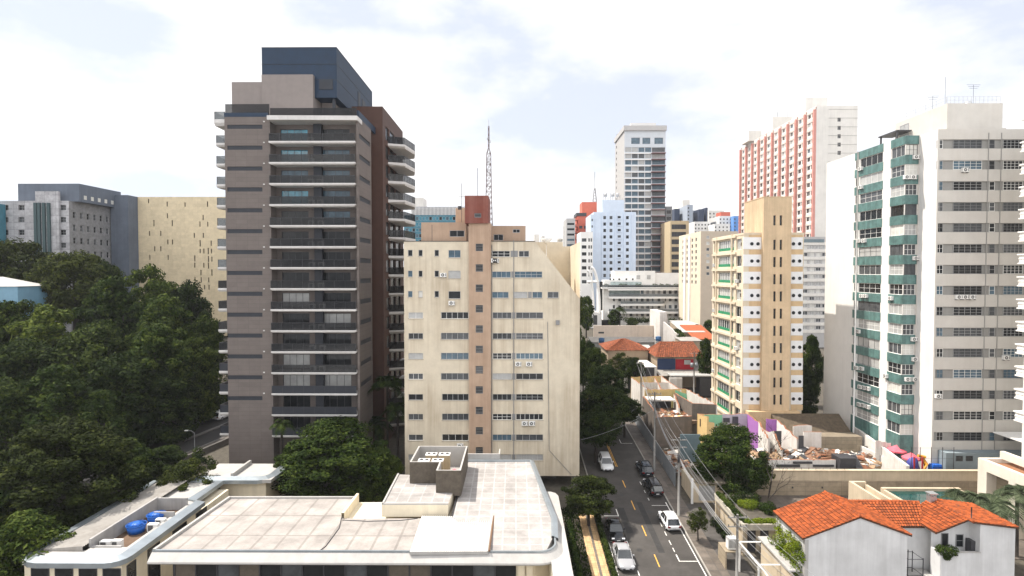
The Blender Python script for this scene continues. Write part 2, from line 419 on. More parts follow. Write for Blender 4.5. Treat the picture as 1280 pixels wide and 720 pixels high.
# ------------------------------------------------------------------ common materials
M_AC = mat('ac_white', (0.72, 0.71, 0.68), 0.5, 0.08); M_ACD = mat('ac_grille', (0.10, 0.10, 0.10), 0.6, 0.2)
GD = mat_glass('glass_dark', (0.018, 0.02, 0.022)); GM = mat_glass('glass_mid', (0.07, 0.075, 0.08)); GB = mat_glass('glass_blue', (0.075, 0.12, 0.155))
GL = mat_glass('glass_blind', (0.36, 0.36, 0.35), 0.25, 0.5, 0.15); GC = mat_glass('glass_curtain', (0.55, 0.54, 0.50), 0.3, 0.5, 0.15)
GT = mat_glass('glass_teal', (0.03, 0.20, 0.28), 0.06, 0.7, 0.5)
FW = mat('frame_white', (0.75, 0.74, 0.71), 0.5, 0.06); FA = mat('frame_aluminium', (0.42, 0.42, 0.42), 0.4, 0.1, metal=0.3)
FD = mat('frame_dark', (0.05, 0.05, 0.055), 0.5, 0.1); FG = mat('frame_grey', (0.22, 0.22, 0.22), 0.5, 0.1)
WHITE = mat('white_plaster', (0.78, 0.76, 0.72), 0.85, 0.05, streak=0.25)
CONC = mat('concrete', (0.36, 0.35, 0.33), 0.9, 0.18, 2.0, streak=0.4, bump=0.2)
METAL = mat('galvanised', (0.45, 0.46, 0.47), 0.35, 0.12, metal=0.7)
DARKM = mat('dark_metal', (0.04, 0.04, 0.045), 0.5, 0.15)
# ================================================================== SETTING: ground and street
M_SOIL = mat('soil', (0.075, 0.065, 0.05), 0.95, 0.3, 1.5, bump=0.3)
mb = MB()
xs = [-520, -400, -300, -220, -180, -150, -130, -115, -105, -95, -88, -82, -76, -70, -62, -45, -20, 0, 20, 45, 80, 120, 200, 320, 450, 620]
ys = [-60, -20, 20, 50, 70, 78, 86, 94, 102, 110, 118, 130, 160, 200, 240, 300, 400, 550, 700, 900]
gi = {}
for j, y in enumerate(ys):
    for i, x in enumerate(xs):
        gi[i, j] = len(mb.v); mb.v.append((x, y, g(x, y)-0.02))
for j in range(len(ys)-1):
    for i in range(len(xs)-1):
        mb.f.append((gi[i, j], gi[i+1, j], gi[i+1, j+1], gi[i, j+1])); mb.m.append(0); mb.smooth.append(True)
structure('ground', mb, M_SOIL)
def strip(name, x0, x1, y0, y1, dz, m, th=None, kind='structure'):
    mb = MB(); n = max(1, int((y1-y0)/20))
    f0 = (lambda x, y: g(0, y)-0.3); f1 = (lambda x, y: g(0, y)+dz)
    for k in range(n):
        a = y0+(y1-y0)*k/n; b = y0+(y1-y0)*(k+1)/n
        mb.prism([(x0, a), (x1, a), (x1, b), (x0, b)], f0, f1)
    o = mb.build(name, m); tag(o, kind=kind); return o
RX0, RX1 = 10.35, 19.7
M_ASPH = mat('asphalt', (0.060, 0.054, 0.049), 0.9, 0.22, 0.6, big=0.35, bump=0.35, bscale=60)
M_ASPH2 = mat('asphalt_patch', (0.034, 0.032, 0.031), 0.9, 0.2, 1.5, bump=0.3, bscale=60)
strip('road', RX0, RX1, 10, 236, 0.0, M_ASPH)
M_KERB = mat('kerb_stone', (0.30, 0.28, 0.25), 0.9, 0.2, 2)
M_WALK = mat_grid('pavement_slabs', (0.12, 0.10, 0.083), (0.08, 0.075, 0.07), 1.1, 1.1, jw=0.03, var=0.2, mottle=0.3)
M_PATH = mat_grid('path_pavers', (0.50, 0.33, 0.17), (0.25, 0.16, 0.09), 0.42, 0.42, jw=0.02, var=0.15, mottle=0.2)
strip('kerb', RX0-0.16, RX0-0.004, 10, 236, 0.13, M_KERB); strip('kerb', RX1+0.004, RX1+0.16, 10, 236, 0.13, M_KERB)
strip('pavement', RX1+0.165, RX1+2.1, 10, 236, 0.12, M_WALK)
strip('path', 7.75, 9.55, 30, 70, 0.12, M_PATH)
M_TACT = mat_grid('tactile_strip', (0.16, 0.13, 0.10), (0.09, 0.08, 0.07), 0.3, 0.3, jw=0.03, var=0.2)
strip('path_strip', 8.55, 8.85, 30, 69.9, 0.126, M_TACT)
# painted markings
M_YEL = mat('paint_yellow', (0.62, 0.33, 0.06), 0.8, 0.3, 4); M_WHI = mat('paint_white', (0.62, 0.60, 0.56), 0.8, 0.3, 4)
mb = MB()
def mark(mb, x0, x1, y0, y1, mi=0, dz=0.004):
    mb.face([(x0, y0, g(0, y0)+dz), (x1, y0, g(0, y0)+dz), (x1, y1, g(0, y1)+dz), (x0, y1, g(0, y1)+dz)], mi)
for a, b in ((57.9, 60.2), (63.9, 66.2), (70, 72.4), (76.2, 78.4)): mark(mb, 14.98, 15.1, a, b)
mark(mb, 14.9, 15.0, 83, 118); mark(mb, 15.1, 15.2, 83, 118)
for k in range(9): mark(mb, 14.98, 15.1, 46.5-6.1*k, 48.8-6.1*k); 
structure('road_centre_marking', mb, M_YEL)
mb = MB()
for a, b in ((56.2, 57.3), (58.3, 59.3), (60.3, 61.3)): mark(mb, 12.55, 12.65, a, b)
mark(mb, 10.6, 12.65, 62.7, 62.82); mark(mb, 12.55, 12.65, 61.8, 62.7); mark(mb, 10.9, 12.7, 68.4, 68.55); mark(mb, 12.6, 12.72, 68.55, 70.2)
mark(mb, 10.42, 10.52, 40, 62.6)
for a, b in ((60.7, 61.5), (62.1, 63), (64, 64.9), (66, 66.9), (72.5, 73.2), (74.6, 75.4), (77, 78)): mark(mb, 17.35, 17.45, a, b)
mark(mb, 17.35, 19.5, 58.9, 59.02); mark(mb, 17.35, 17.47, 59.02, 60.2); mark(mb, 17.4, 19.4, 71.1, 71.2); mark(mb, 17.5, 19.3, 92.2, 92.3); mark(mb, 17.4, 17.5, 92.3, 94)
mark(mb, 19.35, 19.47, 30, 72)
structure('road_parking_marking', mb, M_WHI)
mb = MB(); mark(mb, 16.1, 17.9, 52, 56.4, dz=0.002); mark(mb, 12.9, 13.7, 64.5, 70.5, dz=0.002); mark(mb, 15.6, 16.3, 60.5, 72, dz=0.002)
structure('road_patch', mb, M_ASPH2)
mb = MB()
for x, y in ((13.6, 61), (16.7, 69.5), (14.2, 74), (15.9, 87)):
    mb.face([(x+.36*math.cos(2*PI*i/14), y+.36*math.sin(2*PI*i/14), g(0, y+.36*math.sin(2*PI*i/14))+.003) for i in range(14)])
structure('road_manhole', mb, mat('cast_iron', (.03, .028, .026), .6, .3, 6))

# ================================================================== GREY TOWER with white balconies
M_TAUPE = mat_grid('taupe_cladding', (0.142, 0.120, 0.109), (0.118, 0.10, 0.091), 1.6, 0.6, jw=0.025, var=0.05, mottle=0.10, mscale=0.6, rough=0.8, axis='xz')
M_TAUPE2 = mat('taupe_light', (0.215, 0.187, 0.174), 0.85, 0.06, 1.2, streak=0.1)
M_NAVY = mat('navy_panel', (0.006, 0.022, 0.05), 0.6, 0.15, 0.8, streak=0.2)
M_BAND = mat('navy_band', (0.022, 0.025, 0.033), 0.6, 0.15, 1)
M_SLAB = mat('white_slab', (0.56, 0.54, 0.52), 0.8, 0.06, 1.5, streak=0.2)
M_RAIL = mat_rail('smoked_rail', (0.03, 0.031, 0.034), 0.36)
M_RAILC = mat_rail('clear_rail', (0.25, 0.27, 0.28), 0.45)
YT = 80.0
def tx(px, py=300): return W(px, py, YT).x
xA, xB, xC = tx(282.5), tx(339), tx(448.5)
zg = g(0, YT)-1
T = Bld('apartment_tower', 'tall taupe apartment tower with white balcony slabs and a navy box on its roof', 'apartment tower',
        [(xA, YT), (xB, YT), (xB, YT+1.9), (xC-0.3, YT+1.9), (xC-0.3, YT), (xC, YT), (xC, 87.2), (-26.9, 87.2), (-26.9, 104), (xA, 104)], zg, W(360, 146, YT).z)
slab_y = [177.2+26.13*k for k in range(16)]
slab_z = [W(395, y, YT).z for y in slab_y]
fl = T.edge(0); rt = T.edge(5)
bands = []
for k in range(14):
    y = 158.5+26.1*k
    rc = fl.rect(284, 328, y-2.6, y+2.6); bands.append(rc)
T.open(0, bands, 0.12)
rb = []
for k in range(13):
    z = slab_z[k]+1.0-T.z0
    rb.append((0.6, 6.6, z-0.35, z+0.35))
T.open(5, rb, 0.12)
# back wall windows of the balconies
bk = T.edge(2); wins = []
for k in range(16):
    zb = slab_z[k]-T.z0
    if k < 15:
        for a, b in ((352, 386), (401, 438)):
            u0 = bk.hit(a, 300)[0]; u1 = bk.hit(b, 300)[0]; wins.append((u0, u1, zb+0.15, zb+2.25))
T.open(2, wins, 0.15)
T.walls(M_TAUPE, mroof=CONC)
for rc in bands:
    m = MB(); m.obox(fl.P(rc[0], rc[2], -0.10), fl.u, fl.n, rc[1]-rc[0], 0.1, rc[3]-rc[2]); m.build('band_panel', M_BAND, T.root)
    l = MB(); l.obox(fl.P(rc[1]+0.15, rc[3]+0.35, 0.1), fl.u, fl.n, 0.22, 0.1, 0.16); l.build('wall_lamp', M_SLAB, T.root)
for rc in rb:
    m = MB(); m.obox(rt.P(rc[0], rc[2], -0.10), rt.u, rt.n, rc[1]-rc[0], 0.1, rc[3]-rc[2]); m.build('band_panel', M_BAND, T.root)
for i, rc in enumerate(wins):  # upper floors get bluer panes: sky reflection put into the glass colour
    window(T.root, bk, rc, FD, [GB, GT, GB] if i < 8 and i % 2 == 0 else ([GB, GD, GM, GL] if i < 10 else [GD, GD, GM, GD, GL]), nx=4, ny=1, fw=0.07, depth=0.1)
# dark pier between the two doors, one piece per floor, and the condensers
m = MB(); pu = tx(389), tx(399)
m.box(pu[0], pu[1], YT+1.2, YT+1.898, zg, T.z1-0.3); m.build('pier', M_BAND, T.root)
def poly_slab(mb, pts, z0, z1):
    mb.prism(pts, z0, z1)
def balcony(parent, foot, z, th, rail, solid=False, wavy=0.0, mrail=None, mslab=None, edges=None, rh=1.05):
    """a slab with a tapering edge and a parapet of glass (or solid) panels along its outer sides"""
    m = MB(); n = len(foot)
    cx = sum(p[0] for p in foot)/n; cy = sum(p[1] for p in foot)/n
    low = [(cx+(p[0]-cx)*0.96, cy+(p[1]-cy)*0.9) for p in foot]
    a = [(p[0], p[1], z-th*(0.55+wavy*random.uniform(-.4, .5))) for p in foot]; b = [(p[0], p[1], z) for p in foot]; c = [(p[0], p[1], z-th) for p in low]
    for i in range(n):
        j = (i+1) % n; m.face([a[i], a[j], b[j], b[i]]); m.face([c[i], c[j], a[j], a[i]])
    m.face(b); m.face(c[::-1])
    o = m.build('balcony', mslab or M_SLAB, parent)
    r = MB()
    for i in (edges if edges is not None else range(n)):
        p, q = Vector((*foot[i], z)), Vector((*foot[(i+1) % n], z)); L = (q-p).length; u = (q-p)/L; nn = Vector((u.y, -u.x, 0))
        r.obox(p-nn*0.06+u*0.04, u, nn, L-0.08, 0.03, rh)
    r.build('railing', mrail or (M_BAND if solid else M_RAIL), o)
    h = MB()
    for i in (edges if edges is not None else range(n)):
        p, q = Vector((*foot[i], z)), Vector((*foot[(i+1) % n], z)); L = (q-p).length; u = (q-p)/L; nn = Vector((u.y, -u.x, 0))
        h.obox(p-nn*0.045+u*0.03+Vector((0, 0, rh)), u, nn, L-0.06, 0.06, 0.04)
        k = int(L/1.6)+1
        for s_ in range(k+1): h.obox(p-nn*0.05+u*(0.04+(L-0.12)*s_/k), u, nn, 0.04, 0.05, rh)
    h.build('handrail', DARKM, o)
    return o
for k in range(-1, 15):
    z = slab_z[k] if k >= 0 else W(395, 146.5, YT).z
    xr = xC-0.02-0.0
    wv = 0.5
    if k >= 0:
        balcony(T.root, [(xB+0.01, YT-0.55), (xr-0.28, YT-0.55), (xr-0.28, YT+1.88), (xB+0.01, YT+1.88)], z, 0.34, 1, solid=k >= 12, wavy=wv, edges=[0])
        for q in range(2 if k > 1 and k < 12 else (1 if k < 2 else 0)):
            a = MB(); x0 = tx(384+q*12)+random.uniform(-.1, .1); a.box(x0, x0+0.85, YT+0.4, YT+0.75, z+0.02, z+0.72); a.box(x0+0.15, x0+0.6, YT+0.385, YT+0.4, z+0.12, z+0.6, 1)
            a.build('air_conditioner', [M_AC, M_ACD], T.root)
        # left side balcony
        zl = z+random.uniform(-.03, .03)
        balcony(T.root, [(xA-1.55, YT+0.5), (xA-0.01, YT+0.5), (xA-0.01, YT+5.5), (xA-1.55, YT+5.5)], zl, 0.5, 1, solid=k >= 11, edges=[0, 3], mrail=M_RAILC if k < 7 else None)
    else:
        m = MB(); m.prism([(xB+0.01, YT-1.0), (xr+0.1, YT-0.7), (xr+0.1, YT+1.88), (xB+0.01, YT+1.88)], z-0.6, z+0.02); m.build('roof_slab', M_SLAB, T.root)
        balcony(T.root, [(xA-1.6, YT+0.2), (xA-0.01, YT+0.2), (xA-0.01, YT+6), (xA-1.6, YT+6)], z-0.2, 0.9, 1, edges=[0, 3], mrail=M_RAILC)
zr = T.z1
m = MB(); m.box(xA-0.02, xB-0.3, YT-0.02, YT+0.25, zr+0.002, W(300, 141, YT).z); m.build('parapet', M_NAVY, T.root)
m = MB(); z0 = W(395, 146, YT).z
m.box(xB+0.2, xC-0.1, YT-0.35, YT-0.31, z0, z0+1.15); m.box(xA-0.02, xB-0.2, YT+0.3, YT+0.34, zr, zr+1.9); m.build('railing', M_RAIL, T.root)
# stepped taupe roof block, navy box
Yb = 83.5
def bx(px, py=100): return W(px, py, Yb).x
m = MB(); m.box(bx(289.5), bx(328), Yb, 100, zr+0.002, W(300, 102.5, Yb).z); m.box(bx(328)+0.003, bx(392), Yb-0.3, 100.1, zr+0.002, W(360, 94, Yb).z)
m.build('roof_block', M_TAUPE2, T.root)
xn0, xn1 = bx(326), bx(420)
zn0, zn1 = W(400, 121, Yb).z, W(380, 57.5, Yb).z
m = MB(); m.box(xn0, xn1, Yb+0.4, 104.5, zn0, zn1)
o = m.build('roof_box', M_NAVY, T.root)
m = MB()
for zz in (zn0+2.6, zn0+4.9, zn1-0.12): m.box(xn0-0.03, xn1+0.03, Yb+0.36, 104.4, zz, zz+0.06)
m.build('seam', M_BAND, o)
m = MB(); m.box(bx(398), bx(415), Yb+0.33, Yb+0.42, W(400, 111, Yb).z, W(400, 98, Yb).z); m.build('vent', M_BAND, o)
m = MB(); m.box(xn1-0.02, xn1+0.05, 95, 96.4, zn0, zn0+4.5); m.box(xn1-0.02, xn1+0.05, 97.5, 99.5, zn0+2, zn0+4); m.build('door', M_BAND, o)
m = MB(); m.box(bx(393), xn1-1.2, Yb+3, 104.2, zr+0.002, zn0-0.003); m.build('roof_room', M_TAUPE2, T.root)
m = MB(); m.box(xn1-0.9, xn1-0.5, Yb+1, Yb+1.4, zr, zn0); m.box(xn1-0.9, xn1-0.5, Yb+9, Yb+9.4, zr, zn0); m.build('column', M_BAND, T.root)
m = MB(); m.tube([(bx(404), 90, zn1), (bx(404), 90, zn1+1.4)], 0.03); m.build('antenna', DARKM, T.root)
m = MB(); m.box(xC-0.25, xC, 80.3, 104, zr+0.002, zr+1.0); m.build('parapet_end', M_NAVY, T.root)

# ================================================================== BROWN TOWER behind it
M_BROWN = mat('rust_brown_panel', (0.065, 0.029, 0.019), 0.65, 0.12, 0.9, streak=0.15)
YB = 90.0
x0b, x1b = W(440, 200, YB).x, W(478.5, 200, YB).x
B = Bld('apartment_tower', 'rust brown tower with dark side balconies tucked behind the taupe tower', 'apartment tower',
        [(x0b, YB), (x1b, YB), (x1b, 106), (x0b, 106)], g(0, YB)-1, W(470, 133, YB).z)
r = B.edge(1); ops = []
bz = [W(490, 184+22.6*k, 97).z for k in range(16)]
for k in range(16):
    z = bz[k]-B.z0
    ops += [(2.0, 4.3, z+0.2, z+2.3), (5.2, 8.6, z+0.1, z+2.4), (9.6, 13, z+0.1, z+2.4)]
ops = [o for o in ops if o[3] < B.z1-B.z0-0.3]
B.open(1, ops, 0.2); B.walls(M_BROWN, mroof=CONC)
for rc in ops: window(B.root, r, rc, FD, [GD, GD, GM], nx=2, depth=0.15, sub=False)
for k in range(16):
    z = bz[k]-0.1
    balcony(B.root, [(x1b+0.01, YB+3.6), (x1b+2.6, YB+4.6), (x1b+3.4, YB+10), (x1b+2.6, YB+14), (x1b+0.01, YB+14.5)], z, 0.6, 1, wavy=0.5, edges=[0, 1, 2], mrail=M_RAIL, rh=1.15)

# ================================================================== BEIGE BUILDING
M_BEIGE = mat('beige_render', (0.585, 0.515, 0.40), 0.9, 0.09, 0.7, streak=0.55, streak_col=(0.34, 0.265, 0.18), bump=0.1)
M_PINKB = mat('pink_beige_render', (0.42, 0.30, 0.215), 0.9, 0.1, 0.7, streak=0.4, streak_col=(0.22, 0.13, 0.08))
M_RUST = mat('red_oxide_render', (0.17, 0.05, 0.035), 0.9, 0.2, 0.6, streak=0.35, streak_col=(0.33, 0.17, 0.14))
M_ROOFD = mat('bitumen', (0.09, 0.085, 0.08), 0.9, 0.3, 1)
YE = 76.0
zE0 = W(700, 595, YE).z; zE1 = W(560, 302, YE).z
xe0, xe1 = W(505.5, 450, YE).x, W(724.5, 500, YE).x
E = Bld('apartment_block', 'cream beige apartment block with a slanted upper corner and a pinkish stair shaft', 'apartment block',
        [(xe0, YE), (xe1, YE), (xe1, 90), (xe0, 90)], zE0, zE1)
f = E.edge(0)
pa = f.hit(669, 302); pb = f.hit(724.5, 373)
# half plane cutting off the top right corner
dx, dz = pb[0]-pa[0], pb[1]-pa[1]; E.clips[0] = [(-dz, dx, -dz*pa[0]+dx*pa[1])]
def cx3(c): return 490+c/2.88
rows = [317.3, 343.2, 368.7, 394.3, 420.2, 445.2, 470.6, 496.5, 521.2, 547, 571.8]
louv = [220+c/2.88 for c in (257, 331, 404, 478, 551, 624, 697)]+[400+c/2.88 for c in (180, 252, 326, 399, 471)]
wins = []       # (rect, nx, ny, frame, glasses)
acs = []
def ew(a, b, y, hh, nx, ny=1, fm=FA, gl=None, k=2.88):
    wins.append((f.rect(cx3(a), cx3(b), y-hh/2, y+hh/2), nx, ny, fm, gl or [GD, GD, GM, GB]))
for i, y in enumerate(rows):
    if i < 3:
        ew(57, 74, y-1, 8, 1, 1, FA, [GB, GD, GM]); ew(95, 110, y-1, 8, 1, 1, FA, [GD, GD, GC] if i != 1 else [GD]); ew(153, 169, y-1, 8, 1, 1)
        ew(203, 247, y, 9.6, 2 if i < 1 else 1, 1, FA, [GL, GB] if i < 2 else [GD]); 
    else:
        ew(59, 112, y, 7.6, 2 if i % 2 else 3, 1, FA if i % 3 else FW, [GD, GD, GM, GL])
        ew(176 if i < 7 else 180, 276, y, 8.4, 5 if i < 9 else 4, 1, FW if i in (3, 9, 10) else FA, [GD, GD, GM, GB])
    if i < 1: segs = [(360, 425, 3), (456, 494, 2)]
    elif i == 1: segs = [(360, 428, 4), (441, 541, 5)]
    elif i == 2: segs = [(360, 420, 3), (436, 488, 3), (505, 541, 2), (560, 600, 2)]
    else: segs = [(362, 431, 4), (446, 544, 4 + i % 3)]
    for a, b, n in segs: ew(a, b, y, 7.8, n, 2 if (i+n) % 3 == 0 else 1, FW if i in (0, 5, 8) else FA, [GD, GD, GM, GB, GL])
fr_ops = [w_[0] for w_ in wins]
E.open(0, fr_ops, 0.16)
E.mb_extra = None
E.walls([M_BEIGE], roof=False)
M_SILL = mat('stone_sill', (0.40, 0.35, 0.28), 0.9, 0.2, 2)
for rc, nx, ny, fm, gl in wins: window(E.root, f, rc, fm, gl, nx, ny, 0.055, 0.10, sill=M_SILL)
# grey infill panels between the windows of the right hand strip, under/over the openings
for i, y in enumerate(rows):
    a, b = ((427, 453) if i == 0 else (429.5, 440) if i == 1 else (490, 503) if i == 2 else (432.5, 444.5))
    rc = f.rect(cx3(a), cx3(b), y-3.9, y+3.9); m = MB(); m.obox(f.P(rc[0], rc[2], 0.02), f.u, f.n, rc[1]-rc[0], 0.1, rc[3]-rc[2]); m.build('infill_panel', FG, E.root)
# chamfer face, roof edge
p0, p1 = f.P(*pa), f.P(*pb); m = MB(); back = Vector((0, 14, 0))
m.face([p0, p1, p1+back, p0+back]); m.build('sloped_roof', M_BEIGE, E.root)
m = MB(); m.face([(xe0, YE, zE1-0.4), (p0.x, YE, zE1-0.4), (p0.x, 90, zE1-0.4), (xe0, 90, zE1-0.4)]); m.build('roof', M_ROOFD, E.root)
m = MB()
m.box(xe0-0.05, W(586, 302, YE).x, YE-0.06, YE+0.2, zE1, zE1+0.09); m.box(W(614, 302, YE).x, p0.x, YE-0.06, YE+0.2, zE1, zE1+0.09)
m.build('coping', M_ROOFD, E.root)
# stair shaft with louvred windows
xs0, xs1 = W(586, 400, YE-0.45).x, W(613.5, 400, YE-0.45).x
sh = Face((xs0, YE-0.45, zE0), (1, 0, 0), xs1-xs0, 1)
zs1 = W(600, 279, YE-.45).z; sh.H = zs1-zE0
lw = [sh.rect(594.5, 603.8, y-4.7, y+4.7) for y in louv]
m = MB(); sh.wall(m, lw, 0.2)
m.box(xs0, xs0+0.02, YE-0.45, 81, zE0, zs1, 0, 'frkbt'); m.face([(xs1, YE-.45, zE0), (xs1, 81, zE0), (xs1, 81, zs1), (xs1, YE-.45, zs1)])
o = m.build('stair_shaft', M_PINKB, E.root)
for rc in lw: link('window', frame_mesh(rc[1]-rc[0], rc[3]-rc[2], 1, 5, 0.06, FG, 'l'), o, sh.P(rc[0], rc[2], -0.1)); link('window', pane_mesh(rc[1]-rc[0], rc[3]-rc[2], GD), o, sh.P(rc[0], rc[2], -0.12))
xr0, xr1 = W(581, 260, 75.2).x, W(610.5, 260, 75.2).x
zt = W(595, 244.5, 75.2).z; zb = W(595, 279, 75.2).z
tb = Face((xr0, 75.2, zb), (1, 0, 0), xr1-xr0, zt-zb); lw = [tb.rect(593, 601.5, 266.5, 272)]
m = MB(); tb.wall(m, lw, 0.2)
m.face([(xr1, 75.2, zb), (xr1, 80.5, zb), (xr1, 80.5, zt), (xr1, 75.2, zt)]); m.face([(xr0, 80.5, zb), (xr0, 75.2, zb), (xr0, 75.2, zt), (xr0, 80.5, zt)])
m.face([(xr0, 75.2, zt), (xr1, 75.2, zt), (xr1, 80.5, zt), (xr0, 80.5, zt)]); m.face([(xr0, 75.2, zb), (xr0, 80.5, zb), (xr1, 80.5, zb), (xr1, 75.2, zb)])
m.face([(xr1, 80.5, zb), (xr0, 80.5, zb), (xr0, 80.5, zt), (xr1, 80.5, zt)])
o = m.build('water_tank_room', M_RUST, E.root)
rc = lw[0]; link('window', frame_mesh(rc[1]-rc[0], rc[3]-rc[2], 1, 3, 0.07, FG, 'l'), o, tb.P(rc[0], rc[2], -0.1)); link('window', pane_mesh(rc[1]-rc[0], rc[3]-rc[2], GD), o, tb.P(rc[0], rc[2], -0.12))
# roof rooms
def room(name, px0, px1, pyt, Y, depth, zb_, m_, parent, win=()):
    a, b = W(px0, 295, Y).x, W(px1, 295, Y).x; zt_ = W((px0+px1)/2, pyt, Y).z
    ff = Face((a, Y, zb_), (1, 0, 0), b-a, zt_-zb_); rcs = [ff.rect(*q) for q in win]
    m = MB(); ff.wall(m, rcs, 0.15)
    m.face([(b, Y, zb_), (b, Y+depth, zb_), (b, Y+depth, zt_), (b, Y, zt_)]); m.face([(a, Y+depth, zb_), (a, Y, zb_), (a, Y, zt_), (a, Y+depth, zt_)])
    m.face([(a, Y, zt_), (b, Y, zt_), (b, Y+depth, zt_), (a, Y+depth, zt_)]); m.face([(b, Y+depth, zb_), (a, Y+depth, zb_), (a, Y+depth, zt_), (b, Y+depth, zt_)])
    o = m.build(name, m_, parent)
    for rc in rcs: window(o, ff, rc, FA, [GD], 2, 1, 0.06, 0.1, sub=False)
    return o
room('roof_room', 526.5, 583, 278, 79, 8, zE1-0.4, M_PINKB, E.root, [(562, 580.5, 288, 296)])
room('roof_room', 615, 657, 282.3, 80, 7, zE1-0.4, M_PINKB, E.root, [(641, 650, 286.5, 291), (617, 629, 293, 300.5)])
room('roof_room', 569.5, 583, 260, 84, 4, zE1-0.4, M_PINKB, E.root)
room('rear_wing', 650, 703.5, 302.5, 90.01, 9, zE0, M_BEIGE, E.root)
m = MB(); m.cyl((W(700, 300, 93).x, 93, W(700, 302, 93).z), 0.45, 0.5); m.build('roof_tank', CONC, E.root)
m = MB(); sd = W(683, 305, 84); m.cyl((sd.x, 84, sd.z), 0.15, 0.8, 12, r2=0.95); m.tube([(sd.x, 84, sd.z-2.6), (sd.x, 84, sd.z+0.1)], 0.05); m.build('satellite_dish', M_AC, E.root)
m = MB()
for px, yt, Y in ((577, 229, 82), (597, 210, 77), (540, 281, 78)):
    p = W(px, yt, Y); m.tube([(p.x, Y, zE1), (p.x, Y, p.z)], 0.035)
p = W(577, 246, 82); m.tube([(p.x-0.5, 82, p.z), (p.x+0.5, 82, p.z)], 0.03); m.cyl((p.x-.3, 82, W(575, 262, 82).z), 0.25, 0.5)
m.build('antenna', DARKM, E.root)
# condensers and pipes on the front
for px, py in ((618.5, 326), (620.5, 326), (555, 344), (565.5, 379), (648.5, 455), (662, 455), (656.5, 529), (665.5, 529), (576, 557)):
    u, v = f.hit(px-4.5, py); ac(E.root, f, u, v-0.3)
m = MB()
for px, y0_, y1_ in ((613.8, 306, 590), (641, 300, 575)):
    a = f.hit(px, y0_); b = f.hit(px, y1_); m.tube([f.P(a[0]+0.12, a[1], 0.08), f.P(b[0]+0.12, b[1], 0.08)], 0.05)
a = f.hit(684.5, 402); b = f.hit(686.5, 563); c = f.hit(714, 593); m.tube([f.P(*a, .05), f.P(*b, .05), f.P(*c, .05)], 0.035)
u, v = f.hit(697, 403); m.box(f.P(u, v).x-0.25, f.P(u, v).x+0.25, YE-0.3, YE, zE0+v-0.3, zE0+v+0.3)
m.build('pipe', FG, E.root)
# pilotis below
m = MB(); zg = g(0, YE)-1
for x in (xe0+0.4, xe0+8, 0.5, xe1-0.7): 
    for y in (YE+0.4, YE+7, 89): m.box(x-0.3, x+0.3, y-0.3, y+0.3, zg, zE0)
m.build('column', mat('dark_render', (0.10, 0.095, 0.09), 0.9), E.root)
m = MB(); m.box(xe0+0.2, xe1-3, YE+3, 89.5, zg, zE0-0.02); m.build('ground_floor', mat('dark_render', (0.10, 0.095, 0.09), 0.9), E.root)
m = MB(); m.face([(xe0, YE, zE0), (xe0, 90, zE0), (xe1, 90, zE0), (xe1, YE, zE0)]); m.build('underside', CONC, E.root)

# ================================================================== ROUND WINDOW TOWER
M_CREAM = mat('cream_render', (0.64, 0.55, 0.42), 0.85, 0.06, 0.8, streak=0.35, streak_col=(0.42, 0.30, 0.18))
M_ORANG = mat('ochre_render', (0.60, 0.43, 0.25), 0.85, 0.08, 0.8, streak=0.3, streak_col=(0.33, 0.2, 0.1))
M_PANEL = mat('white_panel', (0.74, 0.74, 0.74), 0.7, 0.05, 1.2)
M_GREEN = mat('green_panel', (0.02, 0.22, 0.10), 0.5, 0.3, 1)
YR = 94.0
xl = W(928.5, 400, YR).x; xr = W(1003.5, 400, YR).x; yb2 = WX(890, 400, xl).y
zR0 = g(0, YR)-1; zR1 = W(940, 293.5, YR).z
Rb = Bld('apartment_tower', 'narrow ochre and white apartment tower with pairs of round windows and green balcony panels', 'apartment tower',
         [(xl, YR), (xr, YR), (xr, yb2), (xl, yb2)], zR0, zR1)
f = Rb.edge(0); lf = Rb.edge(3)
ry = [304.8+21.53*k for k in range(10)]
lw = []
for k in range(11):
    yc = 304+21.5*k
    z = W(928, yc, YR).z-zR0
    lw.append((0.9, 2.4, z-0.95, z+0.85)); lw.append((3.2, 10.6, z-1.0, z+0.85)); lw.append((11.6, 13.9, z-1.0, z+0.85)); lw.append((lf.L-1.35, lf.L-0.75, z-0.45, z+0.2))
Rb.open(3, lw, 0.3)
Rb.walls(M_CREAM, mroof=CONC)
for i, rc in enumerate(lw):
    if i % 4 == 3: window(Rb.root, lf, rc, FD, GD, 1, 1, 0.05, 0.1, sub=False); continue
    window(Rb.root, lf, (rc[0], rc[1], rc[2]+0.01, rc[3]), FW, [GL, GC, GM, GD] if i % 4 == 1 else [GL, GD], 6 if i % 4 == 1 else 2, 1, 0.07, 0.22)
    if i % 4 == 1:
        m = MB(); m.obox(lf.P(rc[0], rc[2], -0.04), lf.u, lf.n, rc[1]-rc[0], 0.06, 0.5); m.build('balcony_panel', M_GREEN, Rb.root)
        m = MB()
        for q in range(8): m.obox(lf.P(rc[0]+q*(rc[1]-rc[0]-0.1)/7, rc[2]+0.5, -0.05), lf.u, lf.n, 0.1, 0.04, rc[3]-rc[2]-0.5)
        m.build('mullion', FW, Rb.root)
m = MB()
for k in range(12):
    z = W(928, 293+21.5*k, YR).z; m.box(xl-0.25, xl-0.002, YR+3.0, yb2-0.2, z-0.35, z+0.05)
m.build('ledge', M_CREAM, Rb.root)
m = MB()
for yy in (YR+4.6, YR+12.2): m.box(xl-0.28, xl-0.01, yy, yy+0.3, zR0, zR1+0.4)
m.build('pilaster', M_CREAM, Rb.root)
for u_, k in ((1.0, 1), (1.0, 4), (12, 2), (12, 6), (1, 8)): ac(Rb.root, lf, u_, W(928, 311+21.5*k, YR).z-zR0)
